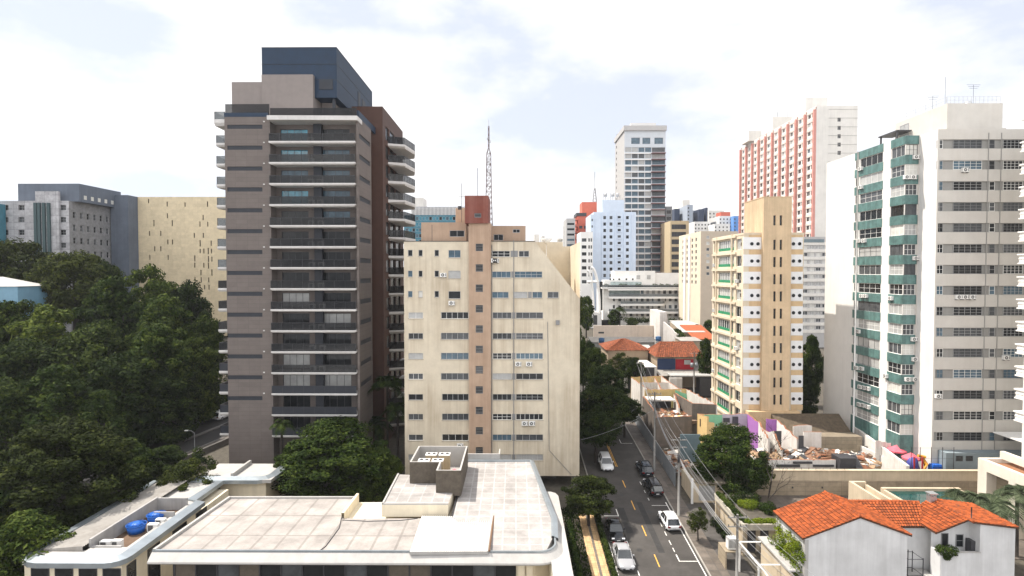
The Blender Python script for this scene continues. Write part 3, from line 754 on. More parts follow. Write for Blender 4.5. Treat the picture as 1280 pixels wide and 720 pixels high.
# white panels with round windows on the front
pan = []
for k, y in enumerate(ry):
    for a, b in ((928.8, 952), (988.5, 1003.3)):
        rc = f.rect(a, b, y-8.2, y+6.6); pan.append((k, rc, a < 960))
m_rnd = {}
def disc_obj(parent, p, r):
    if r not in m_rnd:
        m = MB(); n = 20
        ring = [(math.cos(2*PI*i/n), math.sin(2*PI*i/n)) for i in range(n)]
        for i in range(n):
            j = (i+1) % n; c0, s0 = ring[i]; c1, s1 = ring[j]
            m.face([(c0*r, -0.05, s0*r), (c1*r, -0.05, s1*r), (c1*r*0.8, -0.05, s1*r*0.8), (c0*r*0.8, -0.05, s0*r*0.8)][::-1]); m.face([(c0*r, 0, s0*r), (c1*r, 0, s1*r), (c1*r, -.05, s1*r), (c0*r, -.05, s0*r)])
            m.face([(c0*r*.8, -.05, s0*r*.8), (c1*r*.8, -.05, s1*r*.8), (c1*r*.8, -.01, s1*r*.8), (c0*r*.8, -.01, s0*r*.8)])
        m.face([(c*r*0.8, -0.012, s*r*0.8) for c, s in ring][::-1], 1)
        m_rnd[r] = m.mesh('round_window', [FD, GD])
    return link('round_window', m_rnd[r], parent, p)
for k, rc, left in pan:
    m = MB(); m.obox(f.P(rc[0], rc[2], 0.06), f.u, f.n, rc[1]-rc[0], 0.06, rc[3]-rc[2]); o = m.build('white_panel', M_PANEL, Rb.root)
    y = ry[k]
    for px in ((939.6, 947.2) if left else (991.5, 999.3)):
        u, v = f.hit(px, y); p = f.P(u, v, 0.062); disc_obj(o, p, 0.29)
m = MB()
for k in range(11):
    y = 315.5+21.53*(k-1)
    rc = f.rect(936, 952, y-3.3, y+3.4); m.obox(f.P(rc[0], rc[2], 0.04), f.u, f.n, rc[1]-rc[0], 0.04, rc[3]-rc[2]); rc = f.rect(988.5, 1003.3, y-3.3, y+3.4); m.obox(f.P(rc[0], rc[2], 0.04), f.u, f.n, rc[1]-rc[0], 0.04, rc[3]-rc[2])
m.build('ochre_band', M_ORANG, Rb.root)
# central shaft with slit windows
Ys = YR-0.8; xs0, xs1 = W(953, 400, Ys).x, W(988, 400, Ys).x; zst = W(970, 246.5, Ys).z
sf = Face((xs0, Ys, zR0), (1, 0, 0), xs1-xs0, zst-zR0)
sl_ = []
for k in range(-1, 10):
    y = 306+21.53*k-(9 if k == -1 else 0)
    for px in (968.2, 976.2): sl_.append(sf.rect(px-1.5, px+1.5, y-6.3, y+6.3))
m = MB(); sf.wall(m, sl_, 0.3)
m.face([(xs0, 101, zR0), (xs0, Ys, zR0), (xs0, Ys, zst), (xs0, 101, zst)]); m.face([(xs1, Ys, zR0), (xs1, 101, zR0), (xs1, 101, zst), (xs1, Ys, zst)]); m.face([(xs0, Ys, zst), (xs1, Ys, zst), (xs1, 101, zst), (xs0, 101, zst)])
m.face([(xs1, 101, zR0), (xs0, 101, zR0), (xs0, 101, zst), (xs1, 101, zst)])
m.box(xs0-0.05, xs1+0.05, Ys-0.05, 101.05, zst, zst+0.12)
o = m.build('lift_shaft', mat('shaft_render', (0.61, 0.455, 0.29), 0.9, 0.08, 0.8, streak=0.35, streak_col=(0.2, 0.15, 0.1)), Rb.root)
for rc in sl_: window(o, sf, rc, FD, GD, 1, 3, 0.05, 0.2, sub=False, name='slit_window')
m = MB(); m.box(xl-0.06, xs0-0.05, YR-0.06, YR+0.3, zR1, zR1+0.35); m.box(xs1+0.05, xr+0.06, YR-0.06, YR+0.3, zR1, zR1+0.35); m.box(xl-0.06, xl+0.2, YR+0.31, yb2, zR1, zR1+0.35); m.build('parapet', M_CREAM, Rb.root)
m = MB(); m.box(xl+0.5, xr-1, YR-1.5, YR-0.3, zR0, W(950, 512, YR).z); m.build('base_wall', M_ORANG, Rb.root)

# ================================================================== WHITE AND TEAL TOWER on the right
M_WTOW = mat('offwhite_render', (0.52, 0.495, 0.455), 0.85, 0.06, 0.6, streak=0.24, streak_col=(0.42, 0.38, 0.33))
M_TEAL = mat_grid('teal_mosaic', (0.085, 0.165, 0.155), (0.07, 0.14, 0.13), 0.6, 0.4, jw=0.02, var=0.2, mottle=0.35, rough=0.4)
M_GREYR = mat('grey_render', (0.27, 0.265, 0.25), 0.85, 0.06, 1, streak=0.2)
YW = 77.0
xw = W(1169, 340, YW).x; xw2 = 55.3; y1w = 80.4
y2, y3, y4, y5, y6 = 83.5, 85.2, 91.0, 92.3, 100.6
zW0 = g(0, YW)-1.5; zW1 = W(1170, 161.5, YW).z
Wt = Bld('apartment_tower', 'broad off-white apartment tower with teal tiled side bays and long grey window strips', 'apartment tower',
         [(xw, YW), (70.5, YW), (70.5, y6), (xw2, y6), (xw2, y1w), (xw, y1w)], zW0, zW1)
f = Wt.edge(0); lf = Wt.edge(3); pf = Wt.edge(4)    # lf runs from y6 to y1w at x=xw2 ; u = y6-y
wy = [180+26.13*k for k in range(15)]
fw_ = []
for y in wy:
    z = W(1200, y, YW).z-zW0; fw_.append((0.25, f.L-0.01, z-0.62, z+0.62))
# the strips: one opening per row, filled by grey panels and windows
Wt.open(0, fw_, 0.22)
# side: teal bays between white piers
def U(y): return y6-y
bays = [(U(y4), U(y3)), (U(y2), U(y1w))]
sw = []
for i, y in enumerate(wy):
    z = W(1200, y, YW).z-zW0-0.1
    for a, b in bays: sw.append((a+0.12, b-0.12, z-0.66, z+0.86))
    sw.append((U(y5)+0.3, U(y4)-0.35, z-0.5, z+0.8))
Wt.open(3, sw, 0.12)
pw = []
for i, y in enumerate(wy):
    z = W(1200, y, YW).z-zW0-0.1; pw.append((0.1, pf.L-0.25, z-0.66, z+0.86))
Wt.open(4, pw, 0.12)
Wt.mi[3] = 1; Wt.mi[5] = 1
Wt.walls([M_WTOW, mat('sunlit_side_render', (0.68, 0.66, 0.63), 0.85, 0.04, 0.6, streak=0.15)], mroof=CONC)  # side faces lighter: the sunlight on them is put into the colour
random.seed(21)
for i, rc in enumerate(fw_):
    lo, hi = rc[2], rc[3]; yy = wy[i]
    m = MB(); m.obox(f.P(rc[0], lo, -0.2), f.u, f.n, rc[1]-rc[0], 0.02, hi-lo); m.build('strip_panel', M_GREYR, Wt.root)
    def wr(a, b): 
        u0 = f.hit(a, yy)[0]; u1 = f.hit(b, yy)[0]; return (u0, u1, lo+0.03, hi-0.03)
    for a, b, nx, ny in ((1171.3, 1179.5, 2, 2), (1192.5, 1228.5, 5, 3), (1237.5, 1244.5, 1, 2), (1255, 1279.5, 5, 3)):
        window(Wt.root, f, wr(a, b), random.choice([FW, FA, FG]), [GD, GD, GM, GM, GB], nx, ny, 0.05, 0.13)
m = MB()
for px in (1231.5, 1247.5):
    u = f.hit(px, 340)[0]; m.obox(f.P(u, 0, 0.035), f.u, f.n, 0.12, 0.03, zW1-zW0-0.5)
m.build('joint', M_GREYR, Wt.root)
for i, rc in enumerate(sw):
    if i % 3 == 2: window(Wt.root, lf, rc, FD, [GD], 1, 1, 0.06, 0.1, sub=False); continue
    window(Wt.root, lf, rc, FW if random.random() < .8 else FD, [GC, GL, GM, GM, GL, GD], 4 if i % 3 == 0 else 3, 2 if random.random() < .6 else 1, 0.055, 0.1)
for rc in pw: window(Wt.root, pf, rc, FW if random.random() < .75 else FD, [GC, GL, GM, GM], 3, 2, 0.055, 0.1)
# teal spandrels
for i in range(16):
    za = (sw[3*i][3] if i < 15 else zW1-zW0-7)+0.004 if i > 0 else None
    if i == 0: lo, hi = sw[0][3], zW1-zW0-0.02
    elif i < 15: lo, hi = sw[3*i][3], sw[3*(i-1)][2]
    else: lo, hi = 4.2, sw[3*14][2]
    m = MB()
    for a, b in bays: m.obox(lf.P(a, lo+.004, 0.05), lf.u, lf.n, b-a, 0.06, hi-lo-.008)
    m.obox(lf.P(U(y5), lo+.004, 0.03), lf.u, lf.n, U(y4)-U(y5)-.01, 0.04, hi-lo-.008)
    m.obox(pf.P(-0.05, lo+.004, 0.05), pf.u, pf.n, pf.L-0.1, 0.06, hi-lo-.008)
    m.build('spandrel', M_TEAL, Wt.root)
m = MB(); m.tube([lf.P(U(y4)-0.25, 2, 0.12), lf.P(U(y4)-0.25, zW1-zW0, 0.12)], 0.14); m.build('drainpipe', FW, Wt.root)
for i, (px, py, sd) in enumerate(((1077.5, 211, 0), (1144.5, 197, 1), (1078, 234, 0), (1133, 222, 1), (1141, 222, 1), (1076, 301, 0), (1082, 301, 0), (1144, 323, 1), (1079, 370, 0), (1084, 370, 0), (1115.5, 373, 0), (1074.5, 414.5, 0), (1142, 424, 1), (1143, 449, 1), (1072, 460, 0), (1079, 461, 0), (1134, 474, 1), (1143.5, 474, 1), (1077, 484, 0), (1082, 485, 0), (1087, 486, 0), (1076, 506, 0), (1081, 507, 0), (1087, 509, 0), (1109, 470, 0))):
    fr = pf if sd else lf
    u, v = fr.hit(px, py); ac(Wt.root, fr, u-0.5, v-0.3)
for px, py in ((1194, 371.5), (1202, 371.5), (1211, 371.5), (1253, 447), (1168.5, 495), (1202, 213)):
    u, v = f.hit(px, py); ac(Wt.root, f, u-0.1, v-0.3)
# penthouse
m = MB(); xp0 = W(1184, 145, 81).x; zp = W(1220, 129, 81).z
m.prism([(xp0, 81), (69.4, 81), (69.4, 92), (xp0, 92)], zW1+.002, zp); m.prism([(xp0-0.25, 80.7), (69.7, 80.7), (69.7, 92.2), (xp0-.25, 92.2)], zW1+0.9, zW1+1.1)
o = m.build('penthouse', M_WTOW, Wt.root)
wl = Face((xp0, 92, zW1), (0, -1, 0), 11, zp-zW1); window(o, wl, (1.2, 3.2, 1.6, 4.0), FA, GL, 2, 2, 0.08, -0.06, sub=False)
m = MB(); m.box(xp0-2.4, xp0-0.1, 88, 92.5, zW1+2.5, zW1+2.7); m.box(xp0-2.3, xp0-2.1, 88.1, 88.3, zW1, zW1+2.5); m.box(xp0-2.3, xp0-2.1, 92, 92.2, zW1, zW1+2.5); m.build('canopy', FD, Wt.root)
m = MB()
for k in range(14):
    x = xp0+(69.2-xp0)*k/13; m.tube([(x, 81.2, zp), (x, 81.2, zp+1.0)], 0.025)
for k in range(6): m.tube([(xp0+0.1, 81.2+10.5*k/5, zp), (xp0+.1, 81.2+10.5*k/5, zp+1)], 0.025)
for zz in (0.5, 1.0): m.tube([(xp0+.1, 91.7, zp+zz), (xp0+.1, 81.2, zp+zz), (69.2, 81.2, zp+zz)], 0.02)
m.build('railing', FA, Wt.root)
m = MB()
for px, py, Y in ((1217, 106, 84), (1166, 120, 88), (1182, 96, 85)):
    p = W(px, py, Y); m.tube([(p.x, Y, zp), (p.x, Y, p.z)], 0.02)
    if py > 100:
        for q in range(3): m.tube([(p.x-1.0+.2*q, Y, p.z-0.25*q), (p.x+1.0-.2*q, Y, p.z-0.25*q)], 0.02)
m.build('antenna', DARKM, Wt.root)
m = MB(); m.cyl((W(1210, 128, 83).x, 83, zp), 0.45, 0.8); m.build('roof_tank', METAL, Wt.root)
m = MB(); m.box(W(1172, 563, YW).x, 70.4, YW-1.5, YW-0.05, zW0, W(1200, 562, YW).z); o = m.build('base_wall', mat('blue_grey_render', (0.20, 0.24, 0.26), 0.8, 0.1, 1), Wt.root)
bf = Face((W(1172, 563, YW).x, YW-1.5, zW0), (1, 0, 0), 16, 4)
for px in (1199, 1211.5): u, v = bf.hit(px, 573); window(o, bf, (u-0.45, u+0.45, v-0.35, v+0.35), FD, GD, 1, 1, 0.05, -0.05, sub=False)

# ================================================================== right edge building with white balconies
M_WB = mat('white_balcony', (0.80, 0.775, 0.73), 0.8, 0.05, 0.8, streak=0.2)
YQ = 71.5
xq = W(1270.5, 350, YQ).x
Q = Bld('apartment_tower', 'white tower cut by the right picture edge with moulded balcony fronts', 'apartment tower',
        [(xq+1.2, YQ-11.5), (xq+16, YQ-11.5), (xq+16, YQ), (xq+1.2, YQ)], g(0, YQ)-1, W(1275, 150, YQ).z)
lf = Q.edge(3); qo = []
for k in range(13):
    z = W(1270, 197.5+27.9*k, YQ).z-Q.z0; qo.append((0.8, 10.6, z-0.3, z+0.75))
Q.open(3, qo, 0.5); Q.walls(M_WB)
for rc in qo: window(Q.root, lf, rc, FW, [GB, GM, GT], 5, 1, 0.07, 0.3)
for k in range(13):
    z = W(1270, 184+27.9*k, YQ).z; m = MB(); x1 = xq+1.19; a, b = YQ-11.4, YQ-0.2
    m.box(xq+0.1, x1, a, b, z-0.5, z+0.45); m.box(xq-0.05, x1, a-.15, b+0.15, z+0.452, z+0.62); m.box(xq-0.02, x1, a-.1, b+.1, z-0.66, z-0.502); m.box(xq+0.04, x1, a-.06, b+.06, z-0.05, z+0.05)
    m.build('balcony', M_WB, Q.root)
m = MB(); z = Q.z1; m.box(xq+0.2, xq+16.2, YQ-11.8, YQ+.3, z+.002, z+0.3); m.box(xq+0.5, xq+16, YQ-11.6, YQ, z+0.302, z+0.55); m.build('cornice', M_WB, Q.root)
def WP(px, py, a, b):                  # the point on the tilted plane z = a + b*y
    d = ray(px, py); t = (CAM_Z-a)/(b*d.y-d.z); return Vector((d.x*t, d.y*t, CAM_Z+d.z*t))
# ================================================================== WHITE ROOFED PAVILION in front
M_ROOFW = mat_grid('white_roof_membrane', (0.305, 0.278, 0.257), (0.225, 0.202, 0.185), 2.1, 4.2, jw=0.13, var=0.05, mottle=0.34, mscale=0.35)
M_ROOFW2 = mat_grid('white_roof_tiles', (0.30, 0.28, 0.266), (0.375, 0.36, 0.345), 1.2, 1.25, jw=0.07, var=0.06, mottle=0.30, mscale=0.4)
M_CREAMW = mat('cream_wall', (0.70, 0.62, 0.47), 0.85, 0.06, 1, streak=0.25)
M_FASC = mat('white_fascia', (0.38, 0.365, 0.345), 0.7, 0.06, 0.8, streak=0.25)
M_FLASH = mat('zinc_flashing', (0.34, 0.38, 0.41), 0.35, 0.15, 0.8, metal=0.6)
M_SLAT = mat('brown_slats', (0.10, 0.082, 0.062), 0.7, 0.25, 2)
ZA, ZB = 11.0, 12.2; SB = (ZB-ZA)/19.5; BA = ZA-SB*48.0
P = thing('pavilion', 'low pavilion with wide white flat roofs and rounded fascia before the cream block', 'pavilion', (-12, 57, 3.5))
low = [WZ(x, y, ZA) for x, y in ((192, 690), (611, 690), (566, 646.5), (523, 648), (428, 648), (447, 623), (287, 623))]
m = MB(); m.prism([(p.x, p.y) for p in low], ZA-0.3, ZA); m.build('roof', M_ROOFW, P)
rp = [WP(x, y, BA, SB) for x, y in ((611, 690), (683, 688), (690.5, 673), (690, 648), (663, 577), (585, 577), (566, 645.5))]
m = MB(); fz = lambda x, y: BA+SB*y
m.prism([(p.x, p.y) for p in rp], lambda x, y: fz(x, y)-0.4, lambda x, y: fz(x, y)+0.004); m.build('roof', M_ROOFW2, P)
# seam between the two roofs
a, b, c = WP(585, 577, BA, SB), WP(573.5, 612, BA, SB), WP(566, 645, BA, SB)
m = MB(); m.tube([a+Vector((-.05, 0, .05)), b+Vector((-.05, 0, .05)), c+Vector((-.05, 0, .05))], 0.07, 5); 
pts = [WZ(x, y, ZA+.03) for x, y in ((442, 626), (428, 642), (424, 660), (407, 683), (397, 690))]
m.tube(pts, 0.04, 5); m.tube([WZ(x, y, ZA+.03) for x, y in ((428, 650), (460, 651.5), (500, 650.5), (522, 648))], 0.04, 5)
m.build('roof_joint', DARKM, P)
# raised block
rb_ = [WZ(x, y, ZB) for x, y in ((477, 631), (560, 631), (573, 597), (497, 593))]
m = MB(); m.prism([(p.x, p.y) for p in rb_], ZA+0.002, ZB-0.003, bottom=False); o = m.build('raised_block', M_CREAMW, P)
m = MB(); m.prism([(p.x, p.y) for p in rb_], ZB-0.002, ZB+0.015, bottom=False); m.build('block_roof', M_ROOFW2, o)
m = MB()
for i in (0, 3):
    p, q = rb_[i], rb_[(i+1) % 4]; L = (q-p); u = Vector((L.x, L.y, 0)).normalized(); m.obox(p+Vector((0, 0, 0.016)), u, Vector((u.y, -u.x, 0)), L.length, 0.18, 0.12)
m.build('block_coping', M_FASC, o)
# corrugated sheet roof
c0 = [WZ(x, y, ZA+0.25) for x, y in ((512, 690), (610, 689.5), (616, 646), (527, 645))]
m = MB(); m.prism([(p.x, p.y) for p in c0], ZA+0.002, ZA+0.25, bottom=False); 
o = m.build('corrugated_roof', M_FASC, P)
m = MB(); n = 34
for i in range(n):
    t = (i+0.5)/n; p = c0[0].lerp(c0[1], t); q = c0[3].lerp(c0[2], t); w_ = 0.05
    m.face([(p.x-w_, p.y, p.z+.004), (p.x, p.y, p.z+.06), (q.x, q.y, q.z+.06), (q.x-w_, q.y, q.z+.004)]); m.face([(p.x, p.y, p.z+.06), (p.x+w_, p.y, p.z+.004), (q.x+w_, q.y, q.z+.004), (q.x, q.y, q.z+.06)])
m.build('rib', FW, o)
m = MB(); p, q = c0[1], c0[2]; m.tube([p+Vector((.1, 0, .05)), q+Vector((.1, 0, .05))], 0.09, 6); m.build('edge_flashing', mat('rusty_edge', (0.16, 0.09, 0.05), 0.8), o)
# fascia and parapet along the front and the round corner
path = [WZ(190, 690.5, ZA), WZ(400, 690.5, ZA), WZ(611, 690.5, ZA), WZ(672, 690, ZA)]
path = [Vector((p.x, path[0].y, ZA)) for p in path]
cx, cy = path[-1].x, path[-1].y+1.7
for k in range(1, 9): path.append(Vector((cx+1.7*math.sin(k*PI/16), cy-1.7*math.cos(k*PI/16), ZA)))
path.append(Vector((cx+1.7, 56, ZA)))
def sweep(mb, path, prof, mi=0):
    """sweep a profile of (outward, height) points along a path whose right hand side is outward"""
    k0 = len(mb.v); n = len(prof)
    for i, p in enumerate(path):
        d = (path[min(i+1, len(path)-1)]-path[max(0, i-1)]); d.z = 0; d.normalize(); nn = Vector((d.y, -d.x, 0))
        for a, b in prof: mb.v.append(tuple(p+nn*a+Vector((0, 0, b))))
    for i in range(len(path)-1):
        for q in range(n-1):
            mb.f.append((k0+i*n+q, k0+(i+1)*n+q, k0+(i+1)*n+q+1, k0+i*n+q+1)); mb.m.append(mi); mb.smooth.append(False)
m = MB(); sweep(m, path, [(-0.6, -0.75), (0.62, -0.72), (0.70, -0.62), (0.66, -0.5), (0.0, 0.05)]); m.build('fascia', M_FASC, P)
m = MB(); sweep(m, path, [(0.0, 0.06), (0.0, 0.2), (-0.16, 0.2), (-0.16, 0.0)]); m.build('gutter_edge', M_FLASH, P)
rpth = [rp[2]+Vector((0.02, 0, 0)), rp[3]+Vector((.02, 0, 0)), rp[4]+Vector((.02, 0, 0)), rp[5]]
m = MB(); sweep(m, rpth, [(0.55, -0.5), (0.5, 0.02), (0.05, 0.22), (-0.12, 0.2), (-0.12, 0.0)]); m.build('side_flashing', M_FLASH, P)
bk = [low[6], low[0]]
m = MB(); sweep(m, bk, [(0.3, -0.7), (0.35, 0.0), (0.1, 0.25), (-0.15, 0.25), (-0.15, 0)])
sweep(m, [low[5], low[6]], [(0.1, -0.7), (0.1, 0.2), (-0.12, 0.2), (-0.12, 0)]); m.build('back_parapet', M_FASC, P)
m = MB(); sweep(m, [low[4], low[5]], [(0.15, -2), (0.15, 0.55), (-0.1, 0.55), (-0.1, 0)]); m.build('side_parapet', M_CREAMW, P)
m = MB(); a, b = WP(582, 575, BA, SB), WP(625, 575, BA, SB); m.box(a.x, b.x, a.y, a.y+0.2, ZB-1, ZB+0.75); m.box(b.x-.15, b.x, a.y+.2, a.y+2, ZB-1, ZB+0.748); m.build('low_wall', M_FASC, P)
# walls under the roof, the dark glazing in front
yf = path[0].y+1.1; xl_, xr_ = low[0].x+1.2, cx-0.2
m = MB(); m.prism([(xl_, yf), (xr_, yf), (cx+1.2, yf+1.5), (cx+0.9, 66), (rp[5].x, 66.5), (rb_[3].x, 63), (rb_[3].x, 59), (low[6].x, 58.6), (xl_+3, 54)], 2.0, ZA-0.45); m.build('wall', M_CREAMW, P)
m = MB(); n = 16
wdt = (xr_-1.6-xl_)/n
for i in range(n):
    x0 = xl_+i*wdt
    w_ = MB(); w_.box(x0+0.06, x0+wdt-0.06, yf-0.06, yf-0.02, 3.4, ZA-0.75); w_.build('window', [GD, GD, GM][i % 3] if i not in (0, 3, 10, 11) else M_SLAT, P)
    m.box(x0-0.06, x0+0.06, yf-0.14, yf-0.003, 3.4, ZA-0.5)
m.build('mullion', DARKM, P)
m = MB(); m.box(xr_-1.5, xr_-0.9, yf-0.3, yf-.01, 3, ZA-0.74); m.box(xr_-0.75, xr_-0.2, yf-0.3, yf-.01, 3, ZA-.74); m.build('column', M_CREAMW, P)
# lower side eave with rounded end
m = MB(); ex = 4.65
pts = [(3.0, 40), (ex, 40), (ex, 60.8), (ex-0.25, 61.6), (ex-0.8, 62), (3.0, 62)]
m.prism(pts, 10.1, 10.55); m.build('side_eave', M_FASC, P)
m = MB(); m.box(3.0, ex-0.35, 40, 61.5, 2.4, 10.098); m.build('side_wall', M_CREAMW, P)
# ------------- roof plant screen (a brown slatted L) and the condensers inside
K = thing('plant_screen', 'brown slatted plant enclosure with a white rim standing on the white pavilion roof', 'roof enclosure', (-10.5, 62, ZB))
zt = 14.55
def WT(x, y): return WZ(x, y, zt)
A, Bp, C_, D_, E_, F_ = WT(512, 577.5), WT(549, 577.5), WT(545, 588), WT(576, 588), WT(584.5, 557.5), WT(524.5, 558)
ys_ = A.y; xs_ = C_.x; yd = C_.y; xe = D_.x; yb_ = E_.y
foot = [(A.x, ys_), (xs_, ys_), (xs_, yd), (xe, yd), (xe, yb_), (A.x, yb_)]
m = MB(); r = MB()
t = 0.18
inn = [(A.x+t, ys_+t), (xs_+t, ys_+t), (xs_+t, yd+t), (xe-t, yd+t), (xe-t, yb_-t), (A.x+t, yb_-t)]
for i in range(6):
    j = (i+1) % 6; a, b = foot[i], foot[j]; c, d = inn[j], inn[i]
    m.face([(*a, ZA+.9), (*b, ZA+.9), (*b, zt), (*a, zt)]); r.face([(*c, zt-.001), (*c, ZB), (*d, ZB), (*d, zt-.001)][::-1]); r.face([(*a, zt), (*b, zt), (*c, zt), (*d, zt)])
m.build('screen', M_SLAT, K); r.build('inner_wall', M_FASC, K)
m = MB()
def slats(p, q):
    p, q = Vector((*p, ZA+.9)), Vector((*q, ZA+.9)); L = (q-p).length; u = (q-p)/L; k = int(L/0.16)
    for i in range(k): m.obox(p+u*(i+0.15)*L/k+Vector((u.y, -u.x, 0))*0.03, u, Vector((u.y, -u.x, 0)), 0.1, 0.028, zt-ZA-1.0)
slats(foot[0], foot[1]); slats(foot[2], foot[3]); slats(foot[3], foot[4]); slats(foot[1], foot[2]); m.build('slat', M_SLAT, K)
m = MB(); m.face([(*q, ZB+.02) for q in inn]); m.build('floor', M_ROOFW2, K)
m = MB(); m.box(A.x+2.9, xs_-0.02, ys_-0.12, ys_-0.02, ZA+0.9, ZA+2.0); m.build('hatch', M_CREAMW, K)
M_TAN = mat('tan_unit', (0.40, 0.31, 0.19), 0.7, 0.1)
def condenser(x, y, z, label):
    t_ = thing('condenser', label, 'condenser', (x, y, z), 'rooftop condensers in the brown enclosure')
    m = MB(); m.box(x, x+1.2, y, y+0.9, z, z+2.15); m.build('casing', M_TAN, t_)
    m = MB(); m.box(x-0.03, x+1.23, y-0.03, y+0.93, z+2.152, z+2.24); m.build('top', FW, t_)
    m = MB()
    for dx in (0.32, 0.9): m.cyl((x+dx, y+0.45, z+2.242), 0.2, 0.05, 14)
    m.build('fan_cowl', DARKM, t_)
for i, (x, y) in enumerate(((A.x+1.3, ys_+2.6), (A.x+2.8, ys_+2.6), (A.x+0.8, ys_+0.6), (A.x+2.3, ys_+0.6))):
    condenser(x, y, ZB+.02, ['tan condenser box at the back of the brown enclosure, far from the blue bundle', 'tan condenser box at the back of the brown enclosure, nearer the blue bundle', 'tan condenser box behind the front slats, far from the blue bundle', 'tan condenser box behind the front slats, nearer the blue bundle'][i])
def blob(c, r, sz=(1, 1, 1), seed=0, n=10, amp=0.2):
    rnd = random.Random(seed); m = MB(); k = {}
    for i in range(n//2+1):
        for j in range(n):
            a = PI*i/(n//2); b = 2*PI*j/n; q = 1+rnd.uniform(-amp, amp)
            k[i, j] = len(m.v); m.v.append((c[0]+r*sz[0]*math.sin(a)*math.cos(b)*q, c[1]+r*sz[1]*math.sin(a)*math.sin(b)*q, c[2]+r*sz[2]*math.cos(a)*(q if 0 < i < n//2 else 1)))
    for i in range(n//2):
        for j in range(n): m.f.append((k[i, j], k[i+1, j], k[i+1, (j+1) % n], k[i, (j+1) % n])); m.m.append(0); m.smooth.append(True)
    return m
p = Vector((xe-0.95, yd+1.3, ZB+.02))
single('cloth_bundle', 'crumpled dark blue cloth bundle in the corner of the brown roof enclosure', 'bundle', blob((p.x, p.y, p.z+.8), 0.5, (1, 1.0, 1.6), 3, 14, .25), mat('blue_cloth', (0.02, 0.05, 0.14), .8), p)
p = p+Vector((0.1, 0.5, 1.45))
single('cloth_bundle', 'small pink cloth lying on top of the blue bundle on the roof', 'bundle', blob((p.x, p.y, p.z+.2), 0.3, (1, 1, .6), 4, 12, .2), mat('pink_cloth', (0.55, 0.10, 0.13), .8), p)

# ================================================================== LEFT LOW BUILDING with blue tanks
M_CORR = mat('weathered_sheet', (0.30, 0.28, 0.255), 0.8, 0.15, 0.7, streak=0.5, streak_col=(0.15, 0.13, 0.11))
L_ = thing('annex_building', 'long low annex with weathered corrugated roof, zinc rim and a sunken roof yard', 'building', (-39, 58, 4))
ZL = 10.0
x0, x1, y0, y1 = -43.6, -34.1, 47.4, 66.5
m = MB()
ring = [(x0+2.2, y0), (x1-1.4, y0)]+[(x1-1.4+1.4*math.sin(a*PI/8), y0+1.4-1.4*math.cos(a*PI/8)) for a in range(1, 5)]+[(x1, 60.3), (x1-1.2, 60.8), (x1-1.2, y1), (x0, y1)]+[(x0+2.2-2.2*math.sin((4-a)*PI/8), y0+2.2-2.2*math.cos((4-a)*PI/8)) for a in range(0, 4)]
yard = (-38.8, -35.5, 50.2, 59.6)
# the roof deck around the yard: built as pieces
def deck(xa, xb, ya, yb): m.box(xa, xb, ya, yb, ZL-0.5, ZL-.02)
m = MB(); deck(x0+2.2, x1-1.4, y0, yard[2]); deck(x0+.02, yard[0], y0+2.2, y1); deck(yard[1], x1, y0+1.4, 60.3); deck(yard[0], yard[1], yard[3], y1); deck(yard[1], x1-1.2, 60.3, y1)
m.box(x0+.5, x0+2.2, y0+.5, y0+2.2, ZL-.5, ZL-.021); m.box(x1-1.4, x1-.4, y0+.4, y0+1.4, ZL-.5, ZL-.021)
m.build('roof', M_FASC, L_)
m = MB(); sweep(m, [Vector((x, y, ZL)) for x, y in ring]+[Vector((*ring[0], ZL))], [(-0.05, -0.5), (0.12, -0.45), (0.12, 0.0), (-0.85, 0.16), (-0.87, 0.0)]); m.build('zinc_rim', M_FLASH, L_)
# corrugated sheet
m = MB(); xa, xb, ya, yb = x0+1.1, yard[0]-0.15, 49.4, 66.3; n = 70
for i in range(n):
    a = ya+(yb-ya)*i/n; b = ya+(yb-ya)*(i+1)/n; mid = (a+b)/2
    za = lambda x: ZL+0.12+0.06*(x-xa)
    m.face([(xa, a, za(xa)), (xb, a, za(xb)), (xb, mid, za(xb)+.1), (xa, mid, za(xa)+.1)]); m.face([(xa, mid, za(xa)+.1), (xb, mid, za(xb)+.1), (xb, b, za(xb)), (xa, b, za(xa))])
m.face([(xa, ya, ZL), (xb, ya, ZL), (xb, ya, ZL+.45), (xa, ya, ZL+.15)]); m.build('corrugated_roof', M_CORR, L_)
# yard: floor and white parapets
m = MB(); m.box(yard[0], yard[1], yard[2], yard[3], 9.1, 9.4); m.build('yard_floor', mat('brown_screed', (0.115, 0.072, 0.045), 0.9, 0.25, 1.2), L_)
m = MB(); a, b, c, d = yard; m.box(a-.12, a+.1, c-.1, d+.1, 9.4, ZL+.75); m.box(a+.1, b, d-.1, d+.1, 9.4, ZL+.7); m.box(a+.1, b-.5, c-.1, c+.1, 9.4, ZL+.1); m.box(b-1.7, b+.4, d-3.0, d-2.85, 9.4, ZL+.45); m.build('yard_parapet', mat('grey_white_parapet', (.33, .32, .31), .9, .1, 1, streak=.4), L_)
m = MB(); m.box(x0+.6, x1-.35, y0+.6, y1-.3, 2.5, 9.05); 
o = m.build('wall', M_CREAMW, L_)
m = MB(); m.box(x0+.6, yard[0]-.13, y0+.6, y1-.3, 9.052, ZL-.51); m.box(yard[1]+.12, x1-.35, y0+.6, 60.2, 9.052, ZL-.51); m.box(yard[0]-.128, yard[1]+.118, y0+.6, yard[2]-.12, 9.052, ZL-.51); m.build('upper_wall', M_CREAMW, L_)
rf = Face((x1-.35, y0+.6, 2.5), (0, 1, 0), 18, 7)
for k, (a, b) in enumerate(((0.6, 1.8), (3.4, 5.2), (7.2, 9.6), (11.3, 13.4))): window(L_, rf, (a, b, 2.0, 6.6), FD, GD, 1, 1, 0.06, -0.06, sub=False)
